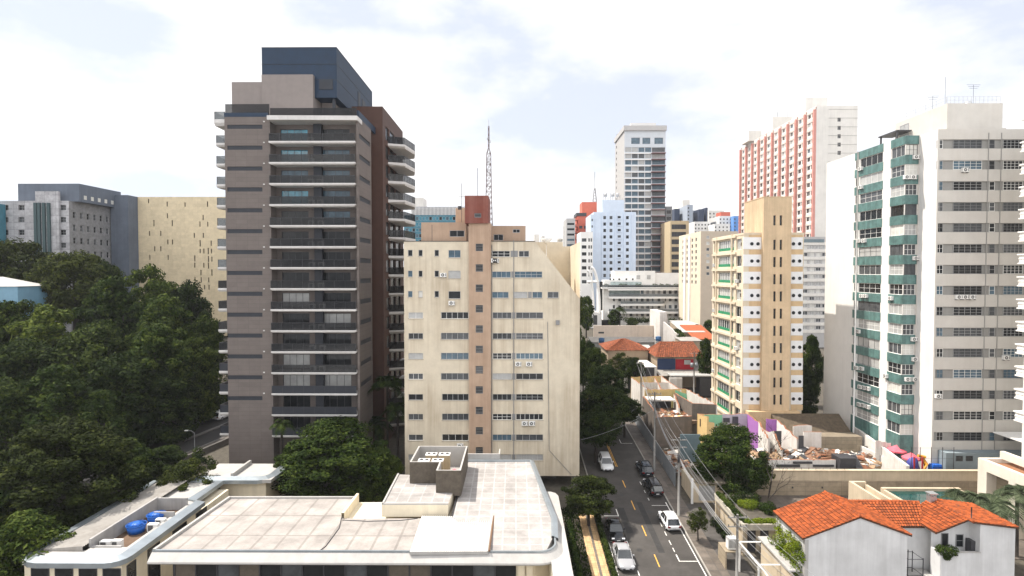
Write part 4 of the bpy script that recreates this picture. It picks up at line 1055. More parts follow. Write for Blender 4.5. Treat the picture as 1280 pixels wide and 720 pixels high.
ff = Face((x0+.6, y0+.6, 2.5), (1, 0, 0), 8.5, 7)
for k in range(4): window(L_, ff, (0.6+2.1*k, 2.2+2.1*k, 2.0, 6.7), FD, GD, 1, 1, .06, -.06, sub=False)
# far wing
m = MB(); m.box(-38.9, -29.6, 66.8, 72.5, ZL-.4, ZL); m.build('wing_roof', M_FASC, L_)
m = MB(); sweep(m, [Vector(p) for p in ((-38.9, 66.8, ZL), (-31.2, 66.8, ZL), (-30.2, 67.2, ZL), (-29.7, 68.2, ZL), (-29.6, 72.5, ZL))], [(0, -.5), (.2, -.45), (.2, 0), (-.7, .2), (-.75, 0)]); m.build('zinc_rim', M_FLASH, L_)
m = MB(); m.box(-34.9, -34.6, 67.6, 72.4, ZL, ZL+.5); m.build('upstand', M_FASC, L_)
m = MB(); m.box(-38.2, -30.6, 67.6, 72, 3, ZL-.41); m.build('wing_wall', M_CREAMW, L_)
def tank(x, y, label):
    z = 9.4; t_ = thing('water_tank', label, 'water tank', (x, y, z), 'blue water tanks on the annex roof')
    m = MB(); m.cyl((x, y, z), 0.72, 0.75, 24, r2=0.84); m.build('body', M_BLUE, t_)
    m = MB(); m.cyl((x, y, z+.752), 0.9, 0.06, 24); m.cyl((x, y, z+.812), 0.86, 0.16, 24, r2=0.25); 
    for k in range(8):
        a = 2*PI*k/8; m.tube([(x+.3*math.cos(a), y+.3*math.sin(a), z+.96), (x+.84*math.cos(a), y+.84*math.sin(a), z+.84)], 0.03, 5)
    m.build('lid', M_BLUE, t_)
M_BLUE = mat('blue_tank', (0.01, 0.10, 0.42), 0.45, 0.12, 1.5)
tank(-37.5, 54.4, 'ribbed round blue water tank, the nearer of the two in the roof yard'); tank(-37.0, 56.7, 'ribbed round blue water tank, the farther of the two in the roof yard')
for i, (x, y, wd) in enumerate(((-38.5, 50.8, 1.0), (-37.5, 50.9, .9), (-36.4, 54.3, 1.0), (-36.3, 55.4, .9))):
    t_ = thing('condenser', ['white condenser in the near corner of the roof yard, by the parapet', 'white condenser in the near end of the roof yard, beside another', 'white condenser on the brown roof yard floor beside the blue tanks', 'farthest white condenser on the brown roof yard floor'][i], 'condenser', (x, y, 9.4), 'condensers on the annex roof yard')
    m = MB(); m.box(x, x+wd, y, y+.45, 9.45, 10.2); m.build('casing', M_AC, t_); m = MB(); m.box(x+.1, x+wd*.6, y-.02, y, 9.55, 10.1); m.build('fan_grille', M_ACD, t_); m = MB(); m.box(x+.1, x+.2, y, y+.45, 9.38, 9.45); m.box(x+wd-.2, x+wd-.1, y, y+.45, 9.38, 9.45); m.build('foot', M_ACD, t_)

# ================================================================== left avenue
m = MB()
def av(t, o): # along the avenue, offset o
    a, b = Vector((-67, 60, 0)), Vector((-45.5, 122, 0)); d = (b-a).normalized(); p = a+(b-a)*t+Vector((d.y, -d.x, 0))*o; return p
def avstrip(m, o0, o1, dz, t0=0, t1=1, n=14, base=None):
    for i in range(n):
        q = [av(t0+(t1-t0)*i/n, o0), av(t0+(t1-t0)*i/n, o1), av(t0+(t1-t0)*(i+1)/n, o1), av(t0+(t1-t0)*(i+1)/n, o0)]
        m.face([(p.x, p.y, g(0, p.y)+dz) for p in q])
        if base is not None:
            for a, b in ((0, 3), (1, 2)):
                A_, B_ = q[a], q[b]; m.face([(A_.x, A_.y, g(0, A_.y)+base), (B_.x, B_.y, g(0, B_.y)+base), (B_.x, B_.y, g(0, B_.y)+dz), (A_.x, A_.y, g(0, A_.y)+dz)])
m = MB(); avstrip(m, -5, 5, 0.06); structure('avenue_road', m, mat('avenue_asphalt', (.032, .030, .029), .9, .25, .8))  # asphalt darkened, deep tree shade put into its colour
m = MB(); avstrip(m, -5.3, -5.0, 0.25, base=-.1); avstrip(m, 5.0, 5.3, 0.25, base=-.1); avstrip(m, -.4, .4, .2, base=-.1); structure('avenue_kerb', m, mat('shaded_kerb', (.14, .13, .12), .9, .3, 2))  # kerb colour darkened to carry the shade of the trees
m = MB(); avstrip(m, 5.3, 7.5, 0.2); structure('avenue_pavement', m, M_WALK)
m = MB(); avstrip(m, 7.5, 7.8, 0.9, base=-.3); single('boundary_wall', 'low grey wall along the shaded avenue behind the annex', 'wall', m, mat('shaded_concrete', (.13, .12, .11), .9, .3, 1, streak=.5), (-50, 90, 6))  # wall colour darkened, tree shade put into it
# ================================================================== RIGHT SIDE OF THE STREET
M_SAND = mat('sand_wall', (0.52, 0.43, 0.31), 0.9, 0.08, 0.8, streak=0.35)
M_SANDB = mat_grid('sand_block_wall', (0.30, 0.245, 0.175), (0.22, 0.18, 0.13), 2.4, 0.6, jw=0.03, var=0.08, mottle=0.2, axis='xz')
YBW = 74.0
def bwx(px): return W(px, 600, YBW).x
t_ = thing('boundary_wall', 'long sand coloured boundary wall with a pale upper band behind the pool', 'wall', (45, YBW, 4.5))
zt_ = W(1100, 588.5, YBW).z; zm = W(1100, 601, YBW).z
m = MB(); m.box(bwx(905), bwx(1226), YBW, YBW+.35, zm, zt_); m.build('upper_band', M_SAND, t_)
m = MB(); m.box(bwx(905), bwx(1226), YBW-.12, YBW+.34, 3.5, zm-.003); m.build('lower_band', M_SANDB, t_)
m = MB(); m.box(bwx(905), bwx(1226), YBW-.2, YBW+.4, zt_+.002, zt_+.09); m.build('coping', M_SAND, t_)
m = MB()
for px in range(975, 1060, 9): x = bwx(px); m.tube([(x, YBW+.1, zt_), (x-.15, YBW-.25, zt_+.5)], .02, 4)
for zz in (.2, .4): m.tube([(bwx(970), YBW-.05-zz*.3, zt_+zz), (bwx(1060), YBW-.05-zz*.3, zt_+zz)], .012, 4)
m.build('wire_strand', DARKM, t_)
m = MB()
for px in (918, 990, 1027, 1066): x = bwx(px); m.cyl((x, YBW-.2, zm-.95), .09, .2, 8)
m.build('lamp', DARKM, t_)
# pool
M_POOL = mat_grid('pool_water_tiles', (0.006, 0.045, 0.04), (0.01, 0.06, 0.055), .3, .3, jw=.02, var=.25, mottle=.3, rough=.08)
Zp = 7.3
a0 = WZ(1107, 614, Zp); a1 = WZ(1197, 614, Zp); b0 = WZ(1106, 631, Zp)
t_ = thing('swimming_pool', 'raised swimming pool of dark green water below the sand coloured wall', 'swimming pool', (50, 69, 5))
px0, px1, py0, py1 = a0.x, a1.x, b0.y, a0.y
m = MB(); m.box(px0, px1, py0, py1, Zp-.5, Zp); m.build('water', M_POOL, t_)
m = MB(); m.box(px0-.35, px1+.4, py1+.003, py1+.45, 4, Zp+.35); m.box(px1+.003, px1+.4, py0, py1, 4, Zp+.2); m.box(px0-.35, px0-.003, py0-.3, py1, 4, Zp+.2); m.box(px0-.35, px1+.4, py0-.35, py0-.003, 4, Zp+.15); m.build('pool_rim', M_SAND, t_)
m = MB(); q0 = WZ(1067, 606, 8.2); q1 = WZ(1116, 629, 7.6)
m.box(q0.x, q0.x+.35, 64.8, 71.5, 4, 8.3); m.box(q0.x+.352, px0-2.2, 71.1, 71.5, 4, 8.3); m.box(px0-2.4, px0-2.05, 64.5, 71.098, 4, 8.0); m.build('stair_wall', M_SAND, t_)
m = MB(); 
for k in range(5): m.box(q0.x+.36, px0-2.41, 65+k*1.1, 66.1+k*1.1-.003, 4, 5.6+k*.45)
m.build('step', M_SAND, t_)
# pale deck
m = MB(); m.prism([(29, 59.5), (62, 59.5), (62, YBW-.13), (29, YBW-.13)], lambda x, y: 3.5, lambda x, y: g(0, y)+.06); structure('deck_paving', m, M_WALK)

# podium at the right edge
M_PALE = mat('pale_stone', (0.66, 0.60, 0.51), 0.85, 0.06, .8, streak=.2)
PX0 = 57.0; zP = W(1225, 572, 68.9).z; zg = 4.0
Pd = Bld('podium', 'pale stone podium with square openings and a terracotta flat roof at the right edge', 'podium', [(PX0, 48), (72, 48), (72, 68.9), (PX0, 68.9)], zg, zP)
lf = Pd.edge(3); H = zP-zg
op = [(1.3, 4.3, 0.3, H-1.3), (5.6, 8.6, .3, H-1.3), (9.9, 12.9, .3, H-1.3), (14.2, 17.2, .3, H-1.3)]
Pd.open(3, op, 1.2); Pd.walls(M_PALE, mroof=mat('terracotta_floor', (.26, .12, .06), .9, .15, 2), parapet=.5, pt=.5)
m = MB()
for rc in op: m.obox(lf.P(rc[0], rc[2], -1.2), lf.u, lf.n, rc[1]-rc[0], .05, rc[3]-rc[2])
m.build('recess_panel', M_SANDB, Pd.root)
m = MB(); m.box(PX0+2.5, PX0+3.0, 52, 68.7, zP+.002, zP+.9); m.build('terrace_wall', M_PALE, Pd.root)
m = MB(); p = W(1249, 616, 67); m.box(PX0-1.6, PX0-.6, 64.3, 65.3, g(0, 65), g(0, 65)+1.2); m.box(PX0-1.65, PX0-.55, 64.25, 65.35, g(0, 65)+1.2, g(0, 65)+1.3); single('bin', 'blue waste bin standing in front of the podium opening', 'bin', m, mat('blue_bin', (.015, .05, .12), .5), (PX0-1.1, 64.8, g(0, 65)))
# canopy terrace between the podium and the teal tower
m = MB(); c = W(1253, 545, 75); m.box(c.x, c.x+7, 72, 76.5, c.z, c.z+.15); 
for x in (c.x+.1, c.x+3.4): m.box(x, x+.12, 72.1, 72.22, zg, c.z)
single('canopy', 'white flat canopy on thin posts beside the teal tower', 'canopy', m, FW, (c.x+3, 74, zg))

# ------------------------------------------------------------------ tiled roofs
def mat_tile(name, c, dirt=.5):
    if name in MATS: return MATS[name]
    m = bpy.data.materials.new(name); m.use_nodes = True; nt = m.node_tree; p = nt.nodes['Principled BSDF']; p.inputs['Roughness'].default_value = .75; p.inputs['Specular IOR Level'].default_value = .3
    geo = _n(nt, 'ShaderNodeNewGeometry'); rp = _n(nt, 'ShaderNodeValToRGB')
    rp.color_ramp.elements[0].color = tuple(x*.55 for x in c)+(1,); rp.color_ramp.elements[1].color = tuple(min(1, x*1.25) for x in c)+(1,)
    nt.links.new(geo.outputs['Random Per Island'], rp.inputs[0])
    nz = _n(nt, 'ShaderNodeTexNoise'); nz.inputs['Scale'].default_value = 1.1; nz.inputs['Detail'].default_value = 8; nz.inputs['Roughness'].default_value = .75; nt.links.new(geo.outputs['Position'], nz.inputs['Vector'])
    mr = _n(nt, 'ShaderNodeMapRange'); mr.inputs[1].default_value = .56; mr.inputs[2].default_value = .72; mr.inputs[4].default_value = dirt; nt.links.new(nz.outputs[0], mr.inputs[0])
    mx = _n(nt, 'ShaderNodeMix', data_type='RGBA'); nt.links.new(mr.outputs[0], mx.inputs[0]); nt.links.new(rp.outputs[0], mx.inputs[6]); mx.inputs[7].default_value = (.08, .045, .03, 1)
    nt.links.new(mx.outputs[2], p.inputs['Base Color']); MATS[name] = m; return m
M_TILE = mat_tile('orange_tile', (.30, .066, .014), .8); M_TILE2 = mat_tile('old_tile', (.25, .068, .026), .7); M_GROUT = mat('tile_bed', (.07, .03, .015), .9)
def tile_roof(mb, a, b, c, d, pw=.24, ph=.38, clip=(), thick=.06):
    """tiles over the quad a-b (eave, left to right) to d-c (ridge): every tile is its own arched strip, rows overlap"""
    a, b, c, d = map(Vector, (a, b, c, d)); W_ = (b-a).length; H_ = (d-a).length; n = max(1, round(W_/pw)); k = max(1, round(H_/ph))
    nn = (b-a).cross(d-a).normalized()
    def P(s, t): 
        e = a.lerp(b, s); f_ = d.lerp(c, s); return e.lerp(f_, t)
    for j in range(k):
        t0, t1 = j/k, min(1, (j+1.12)/k)
        for i in range(n):
            s0, s1 = i/n, (i+1)/n; sm = (s0+s1)/2
            q = P(sm, (t0+t1)/2)
            if any((q-Vector(o)).dot(Vector(v)) > 0 for o, v in clip): continue
            jt = random.uniform(-.006, .006)
            prof = [(s0+(s1-s0)*.07, 0), (s0+(s1-s0)*.25, .05), (sm, .07), (s0+(s1-s0)*.75, .05), (s0+(s1-s0)*.93, 0)]
            lo = [P(s, t0)+nn*(h+.075+jt) for s, h in prof]; hi = [P(s, t1)+nn*(h*.9+.005+jt) for s, h in prof]
            k0 = len(mb.v); mb.v += [tuple(x) for x in lo+hi]
            for e in range(4): mb.f.append((k0+e, k0+e+1, k0+6+e, k0+5+e)); mb.m.append(0); mb.smooth.append(True)
            base = [P(s, t0)+nn*.004 for s, h in prof]; k1 = len(mb.v); mb.v += [tuple(x) for x in base+lo]
            for e in range(4): mb.f.append((k1+e, k1+e+1, k1+6+e, k1+5+e)); mb.m.append(1); mb.smooth.append(False)
    return mb
def roof_bed(mb, *pts):
    pts = [Vector(p) for p in pts]; mb.face(pts, 1); lowp = [p-Vector((0, 0, .12)) for p in pts]
    for i in range(len(pts)):
        j = (i+1) % len(pts); mb.face([lowp[i], lowp[j], pts[j], pts[i]], 1)
    mb.face(lowp[::-1], 1)
def ridge(mb, p, q, r=.13):
    p, q = Vector(p), Vector(q); n = max(2, int((q-p).length/.4))
    for i in range(n): mb.tube([p.lerp(q, i/n), p.lerp(q, (i+1.05)/n)], [r, r*.9], 7)

# ------------------------------------------------------------------ the orange roofed houses in front
M_GABLE = mat('lime_wall', (.60, .595, .59), .9, .10, .5, streak=.38, big=.22, streak_col=(.33, .32, .31))
Hs = thing('house', 'white house with a bright orange tiled gable roof and a blank streaked gable wall', 'house', (31, 53, 3))
yf, yb = 50.0, 55.5; xrg, xl, xr = 30.9, 25.9, 35.4; zr, zl, zrr = 13.1, 11.15, 11.45
m = MB(); 
m.face([(xl+.12, yf, 2), (xr-.2, yf, 2), (xr-.2, yf, zrr-.03), (xrg, yf, zr-.14), (xl+.12, yf, zl-.03)]); m.face([(xr-.2, yb, 2), (xl+.12, yb, 2), (xl+.12, yb, zl), (xrg, yb, zr-.14), (xr-.2, yb, zrr)])
m.face([(xl+.12, yb, 2), (xl+.12, yf, 2), (xl+.12, yf, zl), (xl+.12, yb, zl)]); m.face([(xr-.2, yf, 2), (xr-.2, yb, 2), (xr-.2, yb, zrr), (xr-.2, yf, zrr)])
m.build('wall', M_GABLE, Hs)
m = MB()
tile_roof(m, (xl-.15, yb+.2, zl-.05), (xl-.15, yf-.12, zl-.05), (xrg, yf-.12, zr), (xrg, yb+.2, zr)); roof_bed(m, (xl-.15, yb+.2, zl-.05), (xl-.15, yf-.12, zl-.05), (xrg, yf-.12, zr), (xrg, yb+.2, zr))
tile_roof(m, (xr+.15, yf-.12, zrr-.03), (xr+.15, yb+.2, zrr-.03), (xrg, yb+.2, zr), (xrg, yf-.12, zr)); roof_bed(m, (xr+.15, yf-.12, zrr-.03), (xr+.15, yb+.2, zrr-.03), (xrg, yb+.2, zr), (xrg, yf-.12, zr))
ridge(m, (xrg, yf-.12, zr+.03), (xrg, yb+.2, zr+.03)); m.build('roof', [M_TILE, M_GROUT], Hs)
m = MB(); m.box(xl+.1, xl+.45, yf-.03, yf+.3, 2, zl-.2); m.box(xl+.1, xl+.45, yb-.3, yb+.03, 2, zl-.2); m.build('corner_pier', M_FASC, Hs)
# second house with the lower roof and the chimney
H2 = thing('house', 'white house with orange roofs in two ridges, a small metal chimney and a sunken terrace', 'house', (41, 54, 3))
m = MB(); zr2, ze2 = 11.95, 10.85
xa, xb = 35.2, 41.7
def plane(m, a, b, c, d, clip=()):
    tile_roof(m, a, b, c, d, clip=clip); roof_bed(m, a, b, c, d)
plane(m, (33.9, 52.9, ze2), (38.9, 52.9, ze2), (xb-1.2, 56, zr2), (33.4, 56, zr2))
plane(m, (xb-1.2, 59, ze2), (33.4, 59, ze2), (33.4, 56, zr2), (xb-1.2, 56, zr2))
rx, rz = 41.75, 12.25
plane(m, (38.75, 55.5, 11.0), (38.75, 51.3, 11.0), (rx, 51.3, rz), (rx, 56.2, rz))
plane(m, (45.9, 50.8, 11.75), (45.9, 56.2, 11.75), (rx, 56.2, rz), (rx, 50.8, rz))
ridge(m, (rx, 50.8, rz+.03), (rx, 56.2, rz+.03)); ridge(m, (33.6, 56, zr2+.02), (xb-1.2, 56, zr2+.02)); ridge(m, (38.9, 52.9, ze2+.05), (40.5, 56, zr2+.05), .1)
m.build('roof', [M_TILE, M_GROUT], H2)
m = MB()
m.box(35.25, 45.6, 53.2, 58.5, 2, 10.8)
m.face([(42.5, 50.95, 2), (45.7, 50.95, 2), (45.7, 50.95, 11.68), (42.5, 50.95, 12.05)]); m.face([(45.7, 50.95, 2), (45.7, 56.1, 2), (45.7, 56.1, 11.7), (45.7, 50.95, 11.7)])
m.face([(42.5, 53.2, 2), (42.5, 50.95, 2), (42.5, 50.95, 12.0), (42.5, 53.2, 12.0)])
m.face([(38.95, 52.2, 2), (42.5, 52.2, 2), (42.5, 52.2, 12), (41.75, 52.2, 12.1), (38.95, 52.2, 10.95)])
m.box(38.95, 39.15, 51.0, 52.198, 2, 9.3); m.box(39.0, 42.498, 50.95, 51.1, 2, 9.35)
m.build('wall', M_GABLE, H2)
m = MB(); m.box(38.9, 42.6, 50.9, 51.15, 9.352, 9.42); m.build('terrace_coping', M_FASC, H2)
m = MB(); m.box(39.16, 42.49, 51.1, 52.19, 8.3, 8.4); m.build('terrace_floor', CONC, H2)
ff = Face((38.95, 52.2, 2), (1, 0, 0), 3.5, 10)
window(H2, ff, (0.95, 1.6, 7.4, 8.6), FG, GD, 1, 1, .05, -.07); window(H2, ff, (2.3, 3.0, 7.3, 8.5), FG, GD, 1, 2, .05, -.07)
m = MB(); m.box(42.1, 42.45, 51.4, 52.1, 8.4, 10.2); m.build('door', FD, H2)
ch = thing('chimney_hood', 'small square metal chimney hood on the orange ridge', 'chimney', (41.2, 55.0, 12.0)) if False else None
m = MB(); m.box(41.25, 41.85, 55.4, 56, 11.6, 12.75); m.box(41.15, 41.95, 55.3, 56.1, 12.95, 13.05)
for x in (41.25, 41.75):
    for y in (55.4, 55.9): m.box(x, x+.08, y, y+.08, 12.75, 12.95)
m.build('chimney', METAL, H2)
m = MB(); m.tube([(42.2, 51.6, 11.9), (42.2, 51.6, 13.3)], .05); m.build('vent_pipe', FD, H2)
# the narrow court between the houses: frame and condenser
m = MB(); 
for x in (36.0, 37.4): 
    for y in (51.0, 52.4): m.tube([(x, y, 3), (x, y, 9.6 if x < 37 else 8.8)], .04, 5)
for z in (5.5, 7.2, 8.7): m.tube([(36, 51, z), (37.4, 51, z), (37.4, 52.4, z), (36, 52.4, z), (36, 51, z)], .03, 5)
single('scaffold', 'small dark steel frame standing in the gap between the two orange roofed houses', 'steel frame', m, DARKM, (36.7, 51.7, 3.8))
m = MB(); m.box(35.3, 38.9, 50.6, 53, 2.5, 6.8); single('lean_to', 'grey flat lean-to roof low in the gap between the two orange roofed houses', 'lean-to', m, CONC, (37, 52, 3.8))

# garden terrace house (planted slab roof)
T_ = thing('garage_house', 'flat roofed garage house with shrubs planted on its slab beside the orange roof', 'house', (26.5, 63, 4))
zs = 7.6; X0, X1, Y0, Y1 = 24.5, 29.2, 60.0, 68.5
m = MB(); m.box(X0, X1, Y0, Y1, zs-.45, zs); m.box(X0-.05, X0+.2, Y0-.05, Y1, zs+.002, zs+.25); m.box(X0+.2, X1, Y0-.05, Y0+.2, zs+.002, zs+.25); m.build('roof', mat('aged_cream', (.52, .47, .38), .9, .12, 1, streak=.4), T_)
m = MB(); m.box(X0+.2, X1+.8, Y0+.01, Y0+.8, zs-.002, zs+.15) if False else None
m = MB(); m.box(X0+.5, X1, Y0+.9, Y1, 3.5, zs-.452); m.build('wall', M_SAND, T_)
m = MB()
for x in (X0+.9, X0+2.3): m.box(x, x+.9, Y0+.86, Y0+.898, 4.2, zs-.6)
m.build('door', FD, T_)
m = MB(); m.box(X0+.02, X0+.3, Y0, Y0+.3, 4, zs-.46); m.box(X0+.02, X0+.3, Y1-.4, Y1-.1, 4, zs-.46); m.build('column', M_SAND, T_)
m = MB(); m.box(X0+.21, X1-.05, Y0+.21, Y1-.05, zs+.001, zs+.12); m.build('planting_bed', M_SOIL, T_)
# pergola frame in front
t2 = thing('pergola', 'white steel pergola frame over a dark carport beside the creeper covered wall', 'pergola', (24.5, 54, 4))
m = MB(); zz = 7.35
for p_, q_ in (((23.0, 57.0), (26.4, 57.0)), ((23.0, 57.0), (23.0, 48)), ((26.4, 57), (26.4, 48)), ((23.0, 52.5), (26.4, 52.5))): m.tube([(p_[0], p_[1], zz), (q_[0], q_[1], zz)], .09, 4)
m.build('beam', FW, t2)
for x, y in ((23.0, 57), (26.4, 57), (23, 52.5)): 
    m = MB(); m.box(x-.07, x+.07, y-.07, y+.07, 3.5, zz); m.build('post', FW, t2)
w2 = thing('garden_wall', 'cream garden wall with a flat white cap below the climbing plant', 'wall', (26.2, 54, 4)); xw_ = 25.55
m = MB(); m.box(xw_, xw_+.3, 49, 57.3, 3.2, 6.6) if False else m.box(25.0, 25.3, 50.5, 56.6, 3.2, 7.9); m.build('wall_body', M_SAND, w2)
m = MB(); m.box(24.75, 25.75, 50.2, 56.8, 7.902, 8.05); m.build('cap', M_FASC, w2)
# street cabinet unit on a shelf
u_ = thing('condenser', 'large white condenser on a shelf over the pavement behind the nearest pole', 'condenser', (22.4, 58, 6.1))
m = MB(); m.box(22.1, 23.1, 57.7, 58.4, 6.2, 7.35); m.build('casing', M_AC, u_)
m = MB(); 
for k in range(7): m.box(22.16+k*.13, 22.22+k*.13, 57.68, 57.7, 6.35, 7.2)
m.build('grille', M_ACD, u_)
m = MB(); m.box(21.7, 23.7, 57.4, 59.5, 6.0, 6.12); m.box(21.7, 21.85, 57.4, 59.5, 4.2, 6.0); m.build('shelf', mat('shaded_roof', ()) if False else M_SANDB, u_)
# garage at the kerb
ga = thing('garage', 'small sand coloured gatehouse with a pale roll-up door and flat roof', 'garage', (25, 73, 5))
xg0, xg1 = W(866, 610, 72).x, W(904, 610, 72).x; zg0 = g(0, 72)-.5; zg1 = W(880, 603, 72).z
m = MB(); gf = Face((xg0, 72, zg0), (1, 0, 0), xg1-xg0, zg1-zg0); dr = gf.rect(873.5, 894, 607, 626)
gf.wall(m, [dr], .12); m.box(xg0, xg1, 72.3, 77, zg0, zg1, 0, 'f'); m.face([(xg0, 72.3, zg0), (xg0, 72, zg0), (xg0, 72, zg1), (xg0, 72.3, zg1)]); m.build('wall', M_SAND, ga)
m = MB(); m.box(xg0+.5, xg1+.1, 71.4, 77.2, zg1+.002, zg1+.18); m.build('roof', mat('shaded_roof', (.17, .145, .11), .9, .2, 1, streak=.3), ga)  # roof colour darkened: the shade on it is put into the colour
m = MB(); m.obox(gf.P(dr[0], dr[2], -.1), gf.u, gf.n, dr[1]-dr[0], .03, dr[3]-dr[2])
for k in range(9): m.obox(gf.P(dr[0], dr[2]+k*(dr[3]-dr[2])/9, -.085), gf.u, gf.n, dr[1]-dr[0], .012, .04)
m.build('roller_door', FA, ga)
m = MB(); m.box(xg0-.3, xg0-.05, 71.6, 71.85, zg0, zg1+.6); m.build('gate_post', FW, ga)

# construction hoarding along the pavement
h_ = thing('hoarding', 'long grey metal hoarding along the pavement in front of the demolition site', 'hoarding', (22, 90, 6))
M_HOAR = mat('grey_sheet', (.25, .27, .29), .5, .12, 1, streak=.3, metal=.2)
for k in range(13):
    y = 76.5+2.6*k; m = MB(); m.prism([(21.85, y), (21.95, y), (21.95, y+2.55), (21.85, y+2.55)], lambda x, y_: g(0, y_)-.2, lambda x, y_: g(0, y_)+2.3); m.build('panel', M_HOAR, h_)
m = MB(); m.tube([(21.9, 76.5, g(0, 76.5)+2.35), (21.9, 110.3, g(0, 110.3)+2.35)], .06, 5); m.build('top_rail', FA, h_)

# ------------------------------------------------------------------ demolition site: rooms without roofs
M_PLW = mat('plaster_white', (.66, .63, .59), .9, .1, 1, streak=.5, streak_col=(.36, .30, .24)); M_PLG = mat('plaster_green', (.22, .50, .30), .9, .1, 1, streak=.2); M_PLP = mat('plaster_lilac', (.46, .42, .46), .9, .1, 1, streak=.2)
M_PLV = mat('plaster_purple', (.34, .14, .40), .9, .1, 1); M_PLO = mat('plaster_ochre', (.62, .44, .20), .9, .1, 1, streak=.3); M_DIRT = mat('rubble_mix', (.19, .13, .09), .95, .5, 2.2, bump=.6, bscale=8); M_BRK = mat('broken_brick', (.25, .11, .06), .95, .4, 5)
def rough_wall(mb, p, q, z0, z1, th=.22, mi=0, jag=.3, seed=0, dz=None, mtop=None):
    """a wall with a broken top edge"""
    rnd = random.Random(seed); p, q = Vector((p[0], p[1], 0)), Vector((q[0], q[1], 0)); L = (q-p).length; n = max(2, int(L/.6)); u = (q-p)/L; b = Vector((-u.y, u.x, 0))*th
    tops = [z1+((dz or 0)*i/n)+rnd.uniform(-jag, jag*.3) for i in range(n+1)]
    for i in range(n):
        a_, c_ = p+u*L*i/n, p+u*L*(i+1)/n; za, zc = tops[i], tops[i+1]; Z = Vector((0, 0, 1))
        mb.face([a_+Z*z0, c_+Z*z0, c_+Z*zc, a_+Z*za], mi); mb.face([c_+b+Z*z0, a_+b+Z*z0, a_+b+Z*za, c_+b+Z*zc], mi); mb.face([a_+Z*za, c_+Z*zc, c_+b+Z*zc, a_+b+Z*za], mi if mtop is None else mtop)
    for e, t in ((p, tops[0]), (q, tops[-1])): mb.face([e+Vector((0, 0, z0)), e+b+Vector((0, 0, z0)), e+b+Vector((0, 0, t)), e+Vector((0, 0, t))], mi)
def wpart(parent, pxa, pya, pxb, pyb, Ya, Yb, z0, m_, seed, th=.25, jag=.25, name='wall', top=None):
    a, b = W(pxa, pya, Ya), W(pxb, pyb, Yb); mb = MB(); rough_wall(mb, (a.x, a.y), (b.x, b.y), z0, a.z, th, 0, jag, seed, b.z-a.z, 1); return mb.build(name, [m_, top or M_BRK], parent)
D1 = thing('ruined_house', 'roofless demolished house with green, lilac and purple inner walls beside the big street tree', 'ruin', (38, 86, 6))
zz = 5.5
wpart(D1, 881, 518, 903, 518, 90, 90, zz, M_PLG, 1, jag=.1); wpart(D1, 903, 518, 934, 517, 90, 90, zz, M_PLP, 2, jag=.1); wpart(D1, 934, 517, 948, 528, 90, 85, zz, M_PLV, 3, jag=.15)
wpart(D1, 872.5, 517, 884, 521, 90.2, 86, zz, M_PLO, 4, jag=.1); wpart(D1, 872, 517, 881, 518, 90.3, 90.2, zz, M_PLO, 44, jag=.1)
wpart(D1, 884, 527, 893, 529, 86, 86, zz, M_PLO, 5, jag=.2)
wpart(D1, 948, 527, 960, 548, 85, 79.5, zz, M_PLW, 6, jag=.5); wpart(D1, 893, 531, 925, 530, 86, 86, zz, M_PLW, 7, jag=.4); wpart(D1, 950, 533, 972, 541, 83.5, 81, zz, M_PLW, 77, jag=.6)
wpart(D1, 966, 539, 976, 560, 81, 78, zz, M_PLW, 8, jag=.4)
wpart(D1, 971, 524, 996, 548, 86, 80.5, zz, M_PLW, 9, jag=.25); wpart(D1, 958, 523, 971, 524, 86.5, 86.2, zz, M_PLV, 10, jag=.2)
wpart(D1, 996, 549, 1005, 549, 80.4, 80.4, zz, M_PLW, 11, jag=.3)
o = wpart(D1, 1005, 540, 1027, 540, 81, 81, zz, M_PLW, 12, jag=.04); wpart(D1, 992, 532, 1015, 531, 84, 84, zz, M_PLW, 13, jag=.2)
wpart(D1, 960, 574.5, 1045, 574.5, 76.2, 76.2, zz-1, M_PLW, 14, jag=.08)
m = MB()
for px, py, Y, w_, h in ((919, 526, 89.9, .9, 1.4), (908, 525, 89.9, 1, .7), (972, 548, 80.7, 1.0, 2.2), (1001, 553, 80.3, .7, 2.0), (876.5, 528, 89, .5, 1.2), (1003, 578, 76.1, 2.6, .3), (985, 582, 76.1, 3.2, .35), (1029, 582, 76.1, 2.8, .3)):
    p = W(px, py, Y); m.box(p.x-w_/2, p.x+w_/2, Y-.12, Y-.02, p.z-h/2, p.z+h/2)
m.build('opening', FD, D1)
